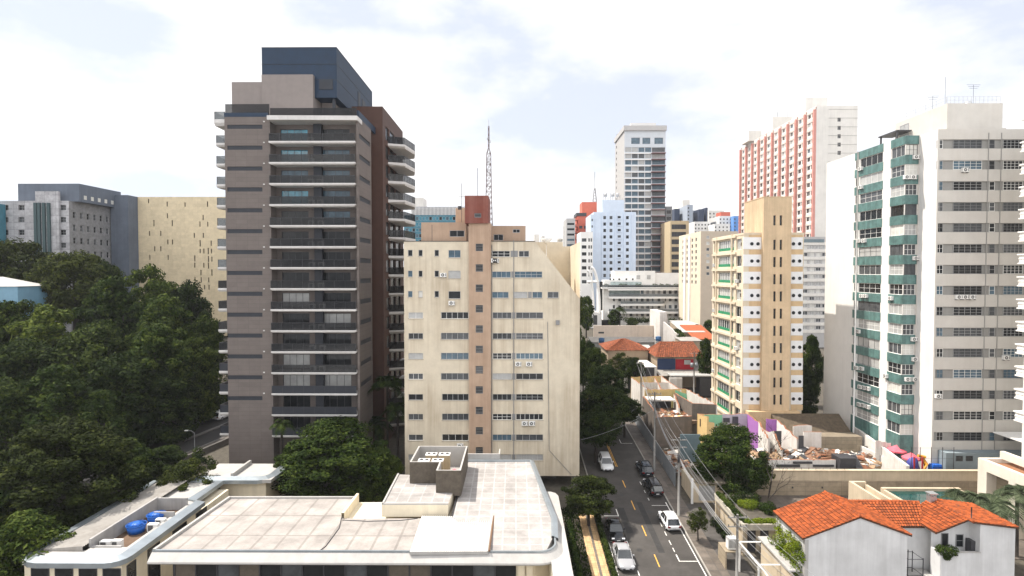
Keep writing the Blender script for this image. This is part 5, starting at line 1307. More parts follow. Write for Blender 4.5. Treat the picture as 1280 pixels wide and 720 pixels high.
# tilted roof sheets and timber in the rubble
def rubble(name, label, cx, cy, rx, ry, z, n, seed, mats, size=(.15, .7)):
    rnd = random.Random(seed); m = MB()
    for i in range(n):
        a = rnd.uniform(0, 2*PI); r = math.sqrt(rnd.random()); x = cx+rx*r*math.cos(a); y = cy+ry*r*math.sin(a); s_ = rnd.uniform(*size); e = Vector((rnd.uniform(.4, 2.4), rnd.uniform(.3, 1), rnd.uniform(.1, .4)))*s_
        M_ = Matrix.Translation((x, y, z+rnd.uniform(0, .6)*(1.1-r))) @ Matrix.Rotation(rnd.uniform(0, PI), 4, 'Z') @ Matrix.Rotation(rnd.uniform(-.5, .5), 4, 'X') @ Matrix.Rotation(rnd.uniform(-.4, .4), 4, 'Y')
        P_ = [M_ @ Vector((sx*e.x, sy*e.y, sz*e.z)) for sz in (-1, 1) for sx, sy in ((-1, -1), (1, -1), (1, 1), (-1, 1))]; k = len(m.v); m.v += [tuple(p) for p in P_]; mi = rnd.randrange(len(mats))
        for q in ((0, 3, 2, 1), (4, 5, 6, 7), (0, 1, 5, 4), (1, 2, 6, 5), (2, 3, 7, 6), (3, 0, 4, 7)): m.f.append(tuple(k+e_ for e_ in q)); m.m.append(mi); m.smooth.append(False)
    o = m.build(name, mats); tag(o, label, 'rubble', kind='stuff'); return o
M_TIMB = mat('old_timber', (.30, .2, .12), .9, .3, 3); M_RSH = mat('rusty_sheet', (.19, .10, .06), .8, .4, 2)
def mound(name, label, cx, cy, rx, ry, z, h, seed):
    rnd = random.Random(seed); m = MB(); n = 16; k = {}
    for i in range(n+1):
        for j in range(n+1):
            x = -1+2*i/n; y = -1+2*j/n; r = max(abs(x), abs(y)); k[i, j] = len(m.v); m.v.append((cx+x*rx, cy+y*ry, z+h*(1-r**3)*rnd.uniform(.5, 1.1)))
    for i in range(n):
        for j in range(n): m.f.append((k[i, j], k[i+1, j], k[i+1, j+1], k[i, j+1])); m.m.append(0); m.smooth.append(True)
    o = m.build(name, M_DIRT); tag(o, label, 'rubble', kind='stuff')
c = W(1005, 566, 79); mound('rubble', 'brown heap of demolition rubble behind the sand coloured wall', c.x-2, 79.3, 12, 2.8, 5, c.z-5.3, 1)
rubble('rubble', 'broken bricks, sheets and timber strewn over the demolition site', c.x-1, 79.3, 10.5, 2.4, c.z-.5, 330, 5, [M_BRK, M_TIMB, M_PLW, M_RSH, M_DIRT, CONC, M_RSH, DARKM], (.1, .65))
c2 = W(1060, 572, 79); mound('rubble', 'pale heap of demolition debris beside the ramp wall', c2.x, 79, 4, 3, 5, c2.z-5, 2)
rubble('rubble', 'pale slabs and timber on the heap beside the ramp wall', c2.x, 79, 3.8, 2.5, c2.z-.4, 80, 6, [M_PLW, M_TIMB, CONC, M_BRK], (.2, .9))
# black box put where dark openings are, shade in its colour, and tarpaulin
p = W(1045, 570, 76.4); m = MB(); q = W(1065, 570, 76.4); m.box(p.x, q.x, 75.4, 77.5, 4.8, p.z); single('shed', 'black box standing for dark openings between white rubble wall and boundary wall', 'shed', m, DARKM, (p.x+1, 76.4, 5.4))
p = W(1066, 570, 76); m = MB(); e = W(1074, 585, 75.5); m.face([(p.x, 76.5, p.z), (p.x+.7, 76.5, p.z), (e.x+.3, 75, e.z), (e.x-.6, 75, e.z)]); m.face([(e.x-.6, 75.02, e.z-.02), (e.x+.3, 75.02, e.z-.02), (p.x+.7, 76.55, p.z-.02), (p.x, 76.55, p.z-.02)]); single('tarpaulin', 'black sheet hanging over the edge beside the dark openings', 'tarpaulin', m, DARKM, (e.x, 75.8, e.z))
# dark tiled lean-to roofs behind the ruin
Dk = thing('shed', 'long shed with mossy brown tiled roof at the foot of the ochre tower', 'shed', (44, 93, 7))
m = MB(); a, b = W(966, 514, 92), W(1015, 528, 88); c_, d_ = W(1012, 528, 88), W(1005, 515, 92)
M_MOSS = mat('mossy_tile', (.10, .075, .05), .95, .35, 2); m.prism([(a.x, 89), (d_.x+6, 89), (d_.x+6, 92.5), (a.x, 92.5)], 5.5, lambda x, y: 9.6+(y-89)*.6); m.build('roof', M_MOSS, Dk)
m = MB(); m.box(a.x+5, d_.x+6.2, 86.5, 88.9, 5.5, 9.6); m.build('wall', M_SANDB, Dk)
# ramp wall and playground beyond the boundary wall
t_ = thing('ramp_wall', 'pale sloping ramp wall running back from the boundary wall to the teal tower', 'wall', (50, 84, 6))
a = W(1137, 582, 75); b = W(1082, 540, 89); m = MB(); rough_wall(m, (a.x, 75), (b.x, 92), 4, a.z, .4, 0, .02, 3, b.z-a.z+.3); a = W(1122, 575, 77); m.build('wall_body', M_PLW, t_)
m = MB(); c = W(1080, 560, 84); rough_wall(m, (c.x+1.5, 77.5), (c.x+1.2, 90), 4, c.z-.4, .3, 0, .05, 4, 0); m.build('inner_wall', M_PLW, t_)
fen = thing('fence', 'tall thin wire fence round the playground below the teal tower', 'fence', (59, 76, 6)); m = MB(); z0 = g(0, 76)
for px in (1139, 1150, 1164, 1178, 1192): x = W(px, 580, 75.2).x; m.tube([(x, 75.2, z0), (x, 75.2, W(px, 559, 75.2).z)], .04, 5)
m.build('post', DARKM, fen)
m = MB(); x0_, x1_ = W(1139, 580, 75.2).x, W(1192, 580, 75.2).x; zt_ = W(1150, 560, 75.2).z
for k in range(4): z = z0+1.6+(zt_-z0-1.6)*k/3; m.tube([(x0_, 75.2, z), (x1_, 75.2, z)], .012, 4)
m.build('wire', DARKM, fen)
def parasol(px, py, Y, r, label):
    p = W(px, py, Y); z0 = g(0, Y); t_ = thing('parasol', label, 'parasol', (p.x, Y, z0), 'parasols in the playground')
    m = MB(); n = 8
    for i in range(n):
        a, b = 2*PI*i/n, 2*PI*(i+1)/n; m.face([(p.x+r*math.cos(a), Y+r*math.sin(a), p.z-.75), (p.x+r*math.cos(b), Y+r*math.sin(b), p.z-.75), (p.x, Y, p.z)]); m.face([(p.x+r*math.cos(a), Y+r*math.sin(a), p.z-.95), (p.x+r*math.cos(b), Y+r*math.sin(b), p.z-.95), (p.x+r*math.cos(b), Y+r*math.sin(b), p.z-.75), (p.x+r*math.cos(a), Y+r*math.sin(a), p.z-.75)])
    m.build('canopy', M_PARA, t_); m = MB(); m.tube([(p.x, Y, z0), (p.x, Y, p.z-.05)], .04); m.build('pole', FW, t_)
M_PARA = mat('pink_canvas', (.66, .12, .16), .8, .15, 2)
parasol(1121, 556, 81, 1.25, 'faded pink parasol in the playground, next to the leaning boards'); parasol(1139, 565.5, 78, 1.15, 'faded pink parasol in the playground, above the climbing frame')
pl = thing('play_structure', 'blue and orange plastic climbing frame with a slide below the pink parasol', 'play equipment', (W(1150, 583, 77).x, 77, g(0, 77)))
p = W(1150, 583, 77); z0 = p.z-1.2
m = blob((p.x-1, 77, p.z+.2), .8, (1, .8, 1.4), 5, 10, .1); m.build('tower', mat('play_blue', (.05, .06, .25), .5), pl)
m = MB(); m.tube([(p.x+.2, 77, p.z+1.2), (p.x+.6, 76.7, p.z+.4), (p.x+.1, 76.4, p.z-.6)], .28, 8); m.tube([(p.x-.3, 77, p.z+1.5), (p.x+.7, 77, p.z+1.3)], .2, 8); m.build('slide', mat('play_yellow', (.60, .28, .03), .5), pl)
m = MB(); m.box(p.x-1.3, p.x-1.15, 76.3, 76.5, z0-1, p.z+1.5); m.box(p.x-.2, p.x-.05, 76.3, 76.5, z0-1, p.z+1.5); m.build('post', mat('play_red', (.35, .03, .03), .5), pl)
p = W(1166, 585, 77); m = MB(); m.box(p.x-.7, p.x+.7, 76, 77, z0-1, p.z+.55); m.box(p.x-.6, p.x+.6, 76.1, 76.9, p.z+.552, p.z+.7); single('toy_box', 'bright blue plastic box beside the climbing frame', 'box', m, mat('toy_blue', (.01, .09, .38), .5), (p.x, 76.5, z0))
bd = thing('leaning_board', 'pale weathered boards leaning beside the pink parasol', 'boards', (W(1105, 560, 82).x, 82, 6)); 
for k, px in enumerate((1098, 1105.5, 1113)):
    p = W(px, 556, 82); m = MB(); m.box(p.x-.42, p.x+.36, 82+.1*k, 82.06+.1*k, 6, p.z+.6-.2*k); m.build('board', M_PLW, bd)
# ------------------------------------------------------------------ second ruin, nearer the pavement corner
D2 = thing('ruined_house', 'roofless concrete ruin of open rooms behind the hoarding with a dark grey end wall', 'ruin', (28, 100, 7)); zz = 6
M_CD = mat('dark_concrete', (.15, .125, .105), .95, .2, 1, streak=.5, streak_col=(.05, .045, .04))
wpart(D2, 789, 472, 812, 488, 117, 103, zz, M_PLW, 21, jag=.15); wpart(D2, 789, 471, 826, 470, 117, 117, zz, M_PLO, 22, jag=.1); wpart(D2, 826, 470, 850, 487, 117, 103, zz, M_PLW, 23, jag=.15)
wpart(D2, 806, 487, 858, 486, 103, 103, zz, M_PLO, 24, jag=.1); wpart(D2, 800, 478, 836, 478, 110, 110, zz, M_PLW, 25, jag=.1); wpart(D2, 818, 472, 826, 487, 117, 103.3, zz, M_PLW, 26, jag=.1)
wpart(D2, 843, 491, 865, 504, 101, 92, zz, M_CD, 27, jag=.1); wpart(D2, 865, 504, 895, 505.5, 92, 92, zz, M_CD, 28, jag=.05); wpart(D2, 858, 486, 895, 505, 103, 92.3, zz, M_PLW, 29, jag=.3)
wpart(D2, 844, 487, 858, 492, 102, 101, zz, M_PLG, 30, jag=.1)
wpart(D2, 820, 521, 865, 520, 91, 91, zz, M_CD, 31, jag=.1); wpart(D2, 803, 494, 822, 520, 101, 91, zz, M_CD, 32, jag=.2); wpart(D2, 842, 492, 848, 508, 101, 95, zz, M_PLW, 35, jag=.4)
p, q = W(806, 494, 101), W(838, 495, 101); m = MB(); m.prism([(p.x, 98), (q.x, 98), (q.x, 101), (p.x, 101)], p.z-.4, p.z-.2); m.build('slab', M_PLW, D2)
m = MB(); p, q = W(812, 497, 100.9), W(838, 512, 100.9); m.box(p.x, q.x, 100.5, 100.9, q.z, p.z); m.build('opening', FD, D2)
m = MB(); p, q = W(822, 515, 95), W(863, 515, 95); m.prism([(p.x, 91.2), (q.x, 91.2), (q.x, 100), (p.x, 100)], p.z-1, p.z-.5); m.build('floor_slab', M_DIRT, D2)
rubble('rubble', 'orange brick rubble lying in the open room of the concrete ruin', (p.x+q.x)/2, 94.6, 2.4, 3, p.z-.4, 70, 9, [M_BRK, M_PLO, M_BRK, M_PLW], (.1, .5))
rubble('rubble', 'debris strewn along the inside of the grey hoarding', 24, 84, 1.5, 6, g(0, 84)+.2, 120, 11, [M_BRK, M_PLW, M_TIMB, CONC, M_RSH], (.1, .6))
m = MB(); p, q = W(848, 546, 86), W(873, 546, 86); m.box(p.x, q.x, 85, 85.15, 5, W(860, 543, 85).z); single('metal_fence', 'blue grey sheet fence at the foot of the concrete ruin', 'fence', m, mat('blue_sheet', (.12, .17, .19), .5, .15, 1, streak=.3), (p.x+1.5, 85, 6))
# ================================================================== LOW HOUSES up the street
def hip_house(name, label, x0, x1, y0, y1, ze, zr, wallm, tilem, over=.5, rl=None, wallparts=()):
    t_ = thing(name, label, 'house', ((x0+x1)/2, (y0+y1)/2, g(0, y0)))
    m = MB(); m.box(x0, x1, y0, y1, g(0, y0)-1, ze-.02); m.build('wall', wallm, t_)
    a, b, c, d = (x0-over, y0-over, ze), (x1+over, y0-over, ze), (x1+over, y1+over, ze), (x0-over, y1+over, ze); ym = (y0+y1)/2
    r0, r1 = rl or (x0+(x1-x0)*.45, x0+(x1-x0)*.55); e, f_ = (r0, ym, zr), (r1, ym, zr)
    m = MB()
    def tri_tiles(p, q, r_, s_):        # eave p-q, ridge s-r
        tile_roof(m, p, q, r_, s_, pw=.5, ph=.5)
    tri_tiles(a, b, f_, e); tri_tiles(b, c, f_, f_); tri_tiles(c, d, e, f_); tri_tiles(d, a, e, e)
    m.face([a, b, f_, e], 1); m.face([b, c, f_], 1); m.face([c, d, e, f_], 1); m.face([d, a, e], 1); m.face([d, c, b, a], 1)
    for p, q in ((a, e), (d, e), (b, f_), (c, f_), (e, f_)): ridge(m, Vector(p)+Vector((0, 0, .05)), Vector(q)+Vector((0, 0, .05)), .13) if (Vector(p)-Vector(q)).length > .1 else None
    m.build('roof', [tilem, M_GROUT], t_); return t_
Yh = 133.0
def hx(px, Y=Yh): return W(px, 440, Y).x
M_TANB = mat('tan_house', (.36, .28, .20), .9, .1, 1, streak=.3)
h1 = hip_house('house', 'square house under an orange hipped roof behind the dark street trees', hx(760), hx(810), Yh, Yh+11, W(785, 438, Yh).z, W(785, 423.5, Yh+6).z, M_TANB, M_TILE2)
Y2 = 126.0
h2 = hip_house('shop_house', 'long orange roofed shop house with a red and navy front', hx(822, Y2), hx(876, Y2), Y2, Y2+9.5, W(840, 446, Y2).z, W(840, 427.5, Y2+5).z, M_TANB, M_TILE2, rl=(hx(832, Y2), hx(874, Y2)))
def fpart(parent, px0, px1, py0, py1, Y, m_, name, d=.1):
    a, b = W(px0, py1, Y), W(px1, py0, Y); m = MB(); m.box(a.x, b.x, Y-d, Y-.003, a.z, b.z); return m.build(name, m_, parent)
fpart(h2, 821.5, 844, 448, 463, Y2, mat('navy_paint', (.02, .04, .10), .7, .1, 1), 'navy_front'); fpart(h2, 844.3, 868, 449, 463, Y2, mat('red_paint', (.36, .015, .025), .7, .1, 1), 'red_front')
fpart(h2, 855, 863, 450, 455.5, Y2-.12, FA, 'sign'); fpart(h2, 868.3, 876, 449, 463, Y2, CONC, 'grey_front')
m = MB(); p = W(818, 463, Y2); q = W(880, 469, Y2-4)
for k in range(46):
    xa = p.x+.02+k*(W(880, 465, Y2).x-p.x)/46; xb = p.x+(k+.93)*(W(880, 465, Y2).x-p.x)/46; m.prism([(xa, Y2-4.5), (xb, Y2-4.5), (xb, Y2-.15), (xa, Y2-.15)], lambda x, y: q.z+(y-Y2+4)*.14-.06, lambda x, y: q.z+(y-Y2+4)*.14)
m.build('awning', M_CORR, h2)
m = MB(); a, b = W(790, 472, 124), W(818, 472, 124); m.box(hx(783, 124), hx(819, 124), 122.5, 132, 8, W(800, 457, 124).z); o = single('garage', 'flat white roofed garage between the hipped house and the shop house', 'garage', m, M_PLW, (hx(800, 124), 127, 9)); 
m = MB(); m.box(hx(785, 122.4), hx(818, 122.4), 122.3, 122.48, 8.5, W(800, 459.5, 122.4).z); o2 = m.build('door', FD, o)
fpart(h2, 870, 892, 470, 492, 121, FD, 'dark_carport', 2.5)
hs = thing('carport', 'white fronted carport behind the concrete ruin where a silver car is parked', 'carport', (W(870, 480, 119).x, 121, 9))
m = MB(); a, b = W(838, 469, 119), W(892, 471, 119); m.box(a.x, b.x, 118.6, 122, a.z-.3, a.z); m.build('roof', CONC, hs)
m = MB(); a, b = W(836, 485, 114), W(852, 472, 114); m.box(a.x, b.x, 113.5, 113.9, a.z-2, b.z); m.build('wall', M_PLW, hs)
# walls and lots behind the houses
lt = thing('boundary_wall', 'long pale pink boundary wall below the white terraced block', 'wall', (40, 165, 12))
Yl = 165.0; m = MB(); m.box(W(742, 412, Yl).x, W(819, 412, Yl).x, Yl, Yl+.4, 10, W(780, 407, Yl).z); m.build('wall_body', mat('pale_pink_wall', (.62, .52, .43), .9, .08, 1, streak=.3), lt)
m = MB(); a, b = W(748, 415.8, Yl), W(755, 415.8, Yl); m.box(a.x, b.x, Yl-.05, Yl-.003, a.z-.25, a.z+.25); m.build('sign', FD, lt)
wt = thing('party_wall', 'tall narrow white party wall standing alone above the lots', 'wall', (W(829, 400, 158).x, 160, 11)); m = MB(); a, b = W(825, 390, 158), W(834, 390, 158); m.box(a.x, b.x, 158, 170, 10, a.z); m.build('wall_body', M_PLW, wt)
m = MB(); a, b = W(829, 410, 150), W(842, 410, 150); rough_wall(m, (a.x, 150), (b.x, 146), 9, W(829, 402, 150).z, .4, 0, .3, 5, -3); m.build('buttress', M_PLW, wt)
def shed(label, px0, px1, pyt, pyb, Y, depth, m_, cat='shed', slope=.12, wm=None):
    a, b = W(px0, pyb, Y), W(px1, pyb, Y); zf = a.z; zb = W(px0, pyt, Y+depth).z
    t_ = thing('shed', label, cat, ((a.x+b.x)/2, Y, g(0, Y))); m = MB(); m.prism([(a.x, Y), (b.x, Y), (b.x, Y+depth), (a.x, Y+depth)], lambda x, y: zf-.15+(zb-zf)*(y-Y)/depth, lambda x, y: zf+(zb-zf)*(y-Y)/depth); m.build('roof', m_, t_)
    m = MB(); m.box(a.x+.2, b.x-.2, Y+.2, Y+depth-.2, g(0, Y)-1, min(zf, zb)-.16); m.build('wall', wm or M_TANB, t_); return t_
shed('white sheeted lean-to shed roof between the party wall and the orange roof', 853, 882, 402, 415, 150, 12, M_FASC); shed('broad low white shed roof below the terraced block, beside the small trees', 850, 874, 400.5, 405, 170, 12, M_FASC)
shed('steep orange tiled shed roof beside the round window tower', 868, 897, 406, 424, 144, 13, M_TILE2); shed('small white gabled roof between the two orange roofed houses', 807, 818, 431, 440, 138, 6, M_FASC)
shed('grey flat roof with pale edge behind the long shop house', 851, 878, 421, 426, 140, 6, M_CORR); shed('dark flat shed roof behind the hipped house', 740, 825, 421, 428, 150, 9, M_ROOFD, wm=CONC)
m = MB(); 
for k in range(26):
    y = 100+k*3.3; 
    for zz in (.5, 1.2, 1.9): m.tube([(9.2, y, g(0, y)+zz), (9.2, y+3.3, g(0, y+3.3)+zz)], .04, 4)
    m.tube([(9.2, y, g(0, y)), (9.2, y, g(0, y)+2)], .05, 4)
single('fence', 'rusty railing fence along the left pavement far up the street', 'fence', m, mat('rust_iron', (.2, .11, .07), .8), (9.2, 140, 9))

# ================================================================== DISTANT BUILDINGS
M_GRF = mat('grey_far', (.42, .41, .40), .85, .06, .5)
def tower(label, px0, px1, pyt, Y, depth, m_, name='distant_building', cat='building', group=None, side=None, z0=None, roofm=None):
    """front face between two pixel columns; side 'l'/'r' gives the far end of its side face instead of a depth"""
    x0, x1 = W(px0, pyt+20, Y).x, W(px1, pyt+20, Y).x
    z1 = W((px0+px1)/2, pyt, Y).z
    b = Bld(name, label, cat, [(x0, Y), (x1, Y), (x1, Y+depth), (x0, Y+depth)], g(x0, Y)-1 if z0 is None else z0, z1, group); b.wm = m_; return b
def win_rows(b, edge, py0, dpy, n, cols, h_px, fm, glass, px_ref=None, nx=1, ny=1, depth=.15, sub=False, fw=.07):
    """cols: list of (px0, px1) on the face; rows spaced in pixels measured at the face's first column"""
    f = b.edge(edge); rcs = []
    pr = cols[0][0] if px_ref is None else px_ref
    for k in range(n):
        y = py0+dpy*k; v1 = f.hit(pr, y-h_px/2)[1]; v0 = f.hit(pr, y+h_px/2)[1]
        for a, c in cols:
            u0, u1 = f.hit(a, y)[0], f.hit(c, y)[0]; u0, u1 = min(u0, u1), max(u0, u1)
            if v1 < b.z1-b.z0-.1 and v0 > .3: rcs.append((u0, u1, v0, v1))
    b.open(edge, rcs, depth); b.__dict__.setdefault('todo', []).append((f, rcs, fm, glass, nx, ny, fw, depth, sub))
def finish(b, roofm=None, limit=100):
    b.walls([b.wm, M_GRF], mroof=roofm or CONC)
    cnt = 0; rest = MB(); gm0 = None
    for f, rcs, fm, glass, nx, ny, fw, depth, sub in getattr(b, 'todo', ()):
        for rc in sorted(rcs, key=lambda r: -r[2]):
            if cnt < limit:
                window(b.root, f, rc, fm, glass, nx, ny, fw, depth*.8, sub=sub); cnt += 1
            else:
                u0, u1, v0, v1 = rc; gm0 = glass[0] if isinstance(glass, list) else glass
                rest.face([f.P(u0, v0, -depth*.7), f.P(u1, v0, -depth*.7), f.P(u1, v1, -depth*.7), f.P(u0, v1, -depth*.7)]); rest.obox(f.P((u0+u1)/2-.04, v0, -depth*.6), f.u, f.n, .08, .03, v1-v0, 1)
    if rest.f: tag(rest.build('window', [gm0, FW], b.root), kind='stuff')
    return b
def fbox(parent, name, px0, px1, py0, py1, Y, depth, m_, zb=None):
    a, c = W(px0, py0, Y), W(px1, py1, Y); m = MB(); m.box(a.x, c.x, Y, Y+depth, c.z if zb is None else zb, a.z); return m.build(name, m_, parent)
random.seed(5)
# pink finned tower
M_OFFW = mat('offwhite_far', (.70, .67, .62), .85, .05, .5, streak=.2); M_PINK = mat('pink_fin', (.55, .26, .22), .85, .1, .5)
pk = tower('tall pale tower with pink vertical fins down its long side, behind the round window tower', 1020.5, 1072, 132, 190, 63, M_OFFW, 'apartment_tower', 'apartment tower')
lf = pk.edge(3); L = lf.L; NB = 10; bw = (L-1)/NB
rcs = []
for k in range(18):
    v = pk.z1-pk.z0-2.6-2.92*k
    for b_ in range(NB): u = .8+b_*bw; rcs += [(u+.9, u+bw*.45, v-.6, v+.8), (u+bw*.55, u+bw-.9, v-.6, v+.8)]
pk.open(3, rcs, .2); pk.todo = [(lf, rcs, FW, [GD, GM, GL, GM, GB], 2, 1, .08, .2, False)]
ff = pk.edge(0); er = [ff.rect(1047, 1051, 147+10.4*k, 152+10.4*k) for k in range(16)]; pk.open(0, er, .25); pk.todo.append((ff, er, FD, [GD], 1, 1, .06, .25, False))
finish(pk)
m = MB()
for b_ in range(NB+1):
    u = .5+b_*bw-.25; o = lf.P(u, 0, .9); h = pk.z1-pk.z0-1.2
    m = MB(); m.obox(o, lf.u, lf.n, .75, .9, h); a = lf.P(u, h, 0); c = lf.P(u+.75, h, 0); d = lf.P(u, h, .9); e = lf.P(u+.75, h, .9)
    m.face([d, e, c+Vector((0, 0, 1)), a+Vector((0, 0, 1))]); m.build('fin', M_PINK, pk.root)
m = MB()
for k in range(19):
    z = pk.z1-1.2-2.92*k; m.box(lf.o.x-.12, lf.o.x-.003, 190.3, 252, z-.55, z+.2)
m.build('spandrel', mat('spandrel_far', (.60, .52, .47), .85, .05, .5), pk.root)
m = MB()
for k in range(18): z = pk.z1-1.2-2.92*k; m.box(ff.o.x+4, ff.o.x+ff.L, 189.92, 189.997, z-.06, z+.02)
m.build('joint', CONC, pk.root)
for px0, px1, py, Y, d in ((1007, 1034, 122, 203, 10), (966, 990, 146, 222, 10), (936, 960, 163.5, 240, 8)): fbox(pk.root, 'roof_room', px0, px1, py, py+25, Y, d, M_OFFW, pk.z1)
m = MB()
for px, py, Y in ((985, 137, 226), (990, 137, 228), (972, 140, 226)): p = W(px, py, Y); m.tube([(p.x, Y, pk.z1), (p.x, Y, p.z)], .08, 4)
m.build('antenna', DARKM, pk.root)
# small grey block
M_GRF = mat('grey_far', (.42, .41, .40), .85, .06, .5)
gb = tower('narrow grey block with white window bands between the ochre tower and the white wall', 1000, 1036, 296, 170, 14, M_GRF)
win_rows(gb, 0, 309, 9.15, 12, [(1003, 1009.5), (1012, 1018), (1020, 1026), (1028, 1034)], 4.6, FW, [GL, GM, GC, GL], nx=2); finish(gb)
m = MB(); f = gb.edge(0)
for k in range(13): v = f.hit(1010, 304.4+9.15*k)[1]; m.obox(f.P(0, v-.45, .12), f.u, f.n, f.L, .12, .9)
m.build('band', M_OFFW, gb.root); fbox(gb.root, 'louvre', 1005, 1030, 299, 303, 169.8, .1, mat('louvre_far', (.15, .2, .22), .6), None)
# tall glass tower
M_WHF = mat('white_far', (.74, .73, .71), .8, .05, .5); M_GRD = mat('grey_dark_far', (.20, .205, .21), .8, .06, .5)
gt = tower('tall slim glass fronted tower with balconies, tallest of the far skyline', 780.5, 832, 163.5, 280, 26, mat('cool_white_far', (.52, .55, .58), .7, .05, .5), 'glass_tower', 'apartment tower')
f = gt.edge(0); rcs = []
for k in range(24):
    y = 187+7.85*k; 
    for a, c in ((781.5, 789.3), (789.9, 797.5), (798.1, 805.7), (806.3, 814.3)): rcs.append(f.rect(a, c, y-2.9, y+3.0))
    rcs.append(f.rect(815, 831.5, y-2.8, y+3))
for a, c in ((789, 800), (803, 813), (818, 829)): rcs.append(f.rect(a, c, 172, 180))
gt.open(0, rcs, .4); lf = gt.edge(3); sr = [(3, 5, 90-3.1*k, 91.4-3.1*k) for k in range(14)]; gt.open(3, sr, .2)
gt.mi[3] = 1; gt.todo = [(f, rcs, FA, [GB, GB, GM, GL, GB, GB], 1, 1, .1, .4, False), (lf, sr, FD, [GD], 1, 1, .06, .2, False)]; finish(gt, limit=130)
for k in range(22):
    z = W(823, 191.5+7.85*k, 279).z; a, c = W(815, 191, 278), W(832.5, 191, 278); m = MB(); m.box(a.x, c.x, 277.6, 279.98, z-.18, z+.16); m.build('balcony', mat('maroon_edge', (.20, .11, .11), .7), gt.root)
m = MB(); 
for k in range(23): z = W(800, 191.5+7.85*k, 280).z; m.box(f.o.x, W(814.5, 191, 280).x, 279.75, 279.997, z-.3, z+.12)
m.build('band', M_WHF, gt.root)
m = MB(); a, c = W(769.5, 163, 280), W(833, 163, 280); m.box(f.o.x-.5, c.x, 279, 306.5, gt.z1+.003, gt.z1+2.4); m.build('crown', M_GRF, gt.root); fbox(gt.root, 'roof_room', 789, 820, 153.5, 166, 284, 14, mat('roof_room_far', (.55, .54, .53), .8), gt.z1)
b2 = tower('dark slim tower with stacked glass corner windows against the tall glass tower', 832.2, 840, 258, 286, 18, M_GRD); win_rows(b2, 0, 265, 8, 11, [(833, 839.2)], 5, FW, [GD, GT, GM]); finish(b2)
# light blue block
M_LBL = mat('pale_blue', (.54, .62, .73), .85, .05, .5)
lb = tower('pale blue tower block with stepped vertical ribs and small windows', 742, 795, 265, 240, 18, M_LBL, 'apartment_tower', 'apartment tower')
win_rows(lb, 0, 272, 8.05, 12, [(754.2, 757.5), (762, 765.5), (772, 776), (782.5, 786)], 4, FD, [GD, GM, GD]); finish(lb)
m = MB(); f = lb.edge(0)
for px in (752, 760, 768.5, 779.5, 789): u = f.hit(px, 300)[0]; m = MB(); m.obox(f.P(u, 0, .35), f.u, f.n, .5, .34, lb.z1-lb.z0); m.build('rib', M_LBL, lb.root)
m = MB(); 
for k in range(12): u0, v = f.hit(772, 274.5+8.05*k); m.obox(f.P(u0-.1, v, .5), f.u, f.n, 1.9, .49, .5)
m.build('ledge', M_LBL, lb.root)
fbox(lb.root, 'roof_room', 753, 780, 250, 266, 243, 12, M_LBL, lb.z1)
m = MB()
for k in range(9): p = W(754+3*k, 249, 246); m.tube([(p.x, 246, W(760, 250, 246).z), (p.x, 246, W(760, 241+3*(k % 3), 246).z)], .12, 4); 
for px in (757, 766, 772): p = W(px, 246, 246); m.cyl((p.x, 246, p.z), .7, 1.6, 8)
m.build('mobile_antenna', FA, lb.root)
lb2 = tower('thin pale blue wing with tiny windows at the left edge of the pale blue block', 738, 742.2, 268, 239, 16, M_LBL); win_rows(lb2, 0, 275, 8.05, 11, [(739.5, 741)], 3, FD, [GD]); finish(lb2)
# coral tower + white block + grey towers
M_COR = mat('coral', (.58, .15, .10), .85, .08, .5)
co = tower('coral red tower with a darker flat top, left of the pale blue block', 722, 745, 266, 258, 18, M_COR, 'apartment_tower', 'apartment tower')
win_rows(co, 0, 284, 8.2, 9, [(724, 728), (730, 734)], 3.5, FD, [GD, GM]); finish(co)
fbox(co.root, 'roof_room', 727.5, 746, 252.5, 267, 262, 10, M_COR, co.z1); fbox(co.root, 'roof_slab', 720.5, 733, 266, 270, 257.6, 12, FD)
m = MB(); f = co.edge(0)
for k in range(11): z = W(720, 274+8*k, 257).z; p = W(718, 280, 257); q = W(722, 280, 257); m = MB(); m.box(p.x, q.x-.01, 256.2, 262, z-.5, z+.5); m.build('balcony', M_COR, co.root)
ms = thing('mast', 'slim lattice mast rising behind the coral tower roof', 'antenna mast', (W(743.5, 250, 275).x, 275, g(0, 275)))
m = MB(); p = W(743.5, 215, 275); zb = g(0, 275); x = p.x
m.tube([(x, 275, p.z-9), (x, 275, p.z)], .12, 5); hb = W(743.5, 250, 275).z
for dx, dy in ((-.8, -.8), (.8, -.8), (.8, .8), (-.8, .8)): m.tube([(x+dx, 275+dy, zb), (x+dx, 275+dy, hb), (x+dx*.3, 275+dy*.3, p.z-8)], .12, 4)
k = hb-3
while k < p.z-9: 
    r = .8*(1-.7*max(0, (k-hb)/(p.z-8-hb))); m.tube([(x-r, 275-r, k), (x+r, 275-r, k+1.2), (x+r, 275+r, k+.3), (x-r, 275+r, k+1.2), (x-r, 275-r, k)], .07, 4); k += 1.5
m.build('lattice', FG, ms)
wb = tower('white small windowed block in front of the coral tower', 725.5, 741, 290, 232, 14, M_WHF); win_rows(wb, 0, 300, 8.7, 7, [(727.3, 733), (735.5, 737.3), (738.3, 740)], 4.2, FD, [GD, GM, GD], nx=2); finish(wb)
g1 = tower('grey block with dark ribbon windows at the far left of the street gap', 708, 719, 273, 250, 16, M_GRF); win_rows(g1, 0, 280, 6.6, 10, [(709, 718)], 2.6, FD, [GD, GB]); finish(g1)
g2 = tower('pale narrow block peeking out behind the grey ribbon windowed block', 704, 709, 282, 262, 14, M_WHF); win_rows(g2, 0, 290, 7, 6, [(705, 708)], 3, FD, [GD]); finish(g2)
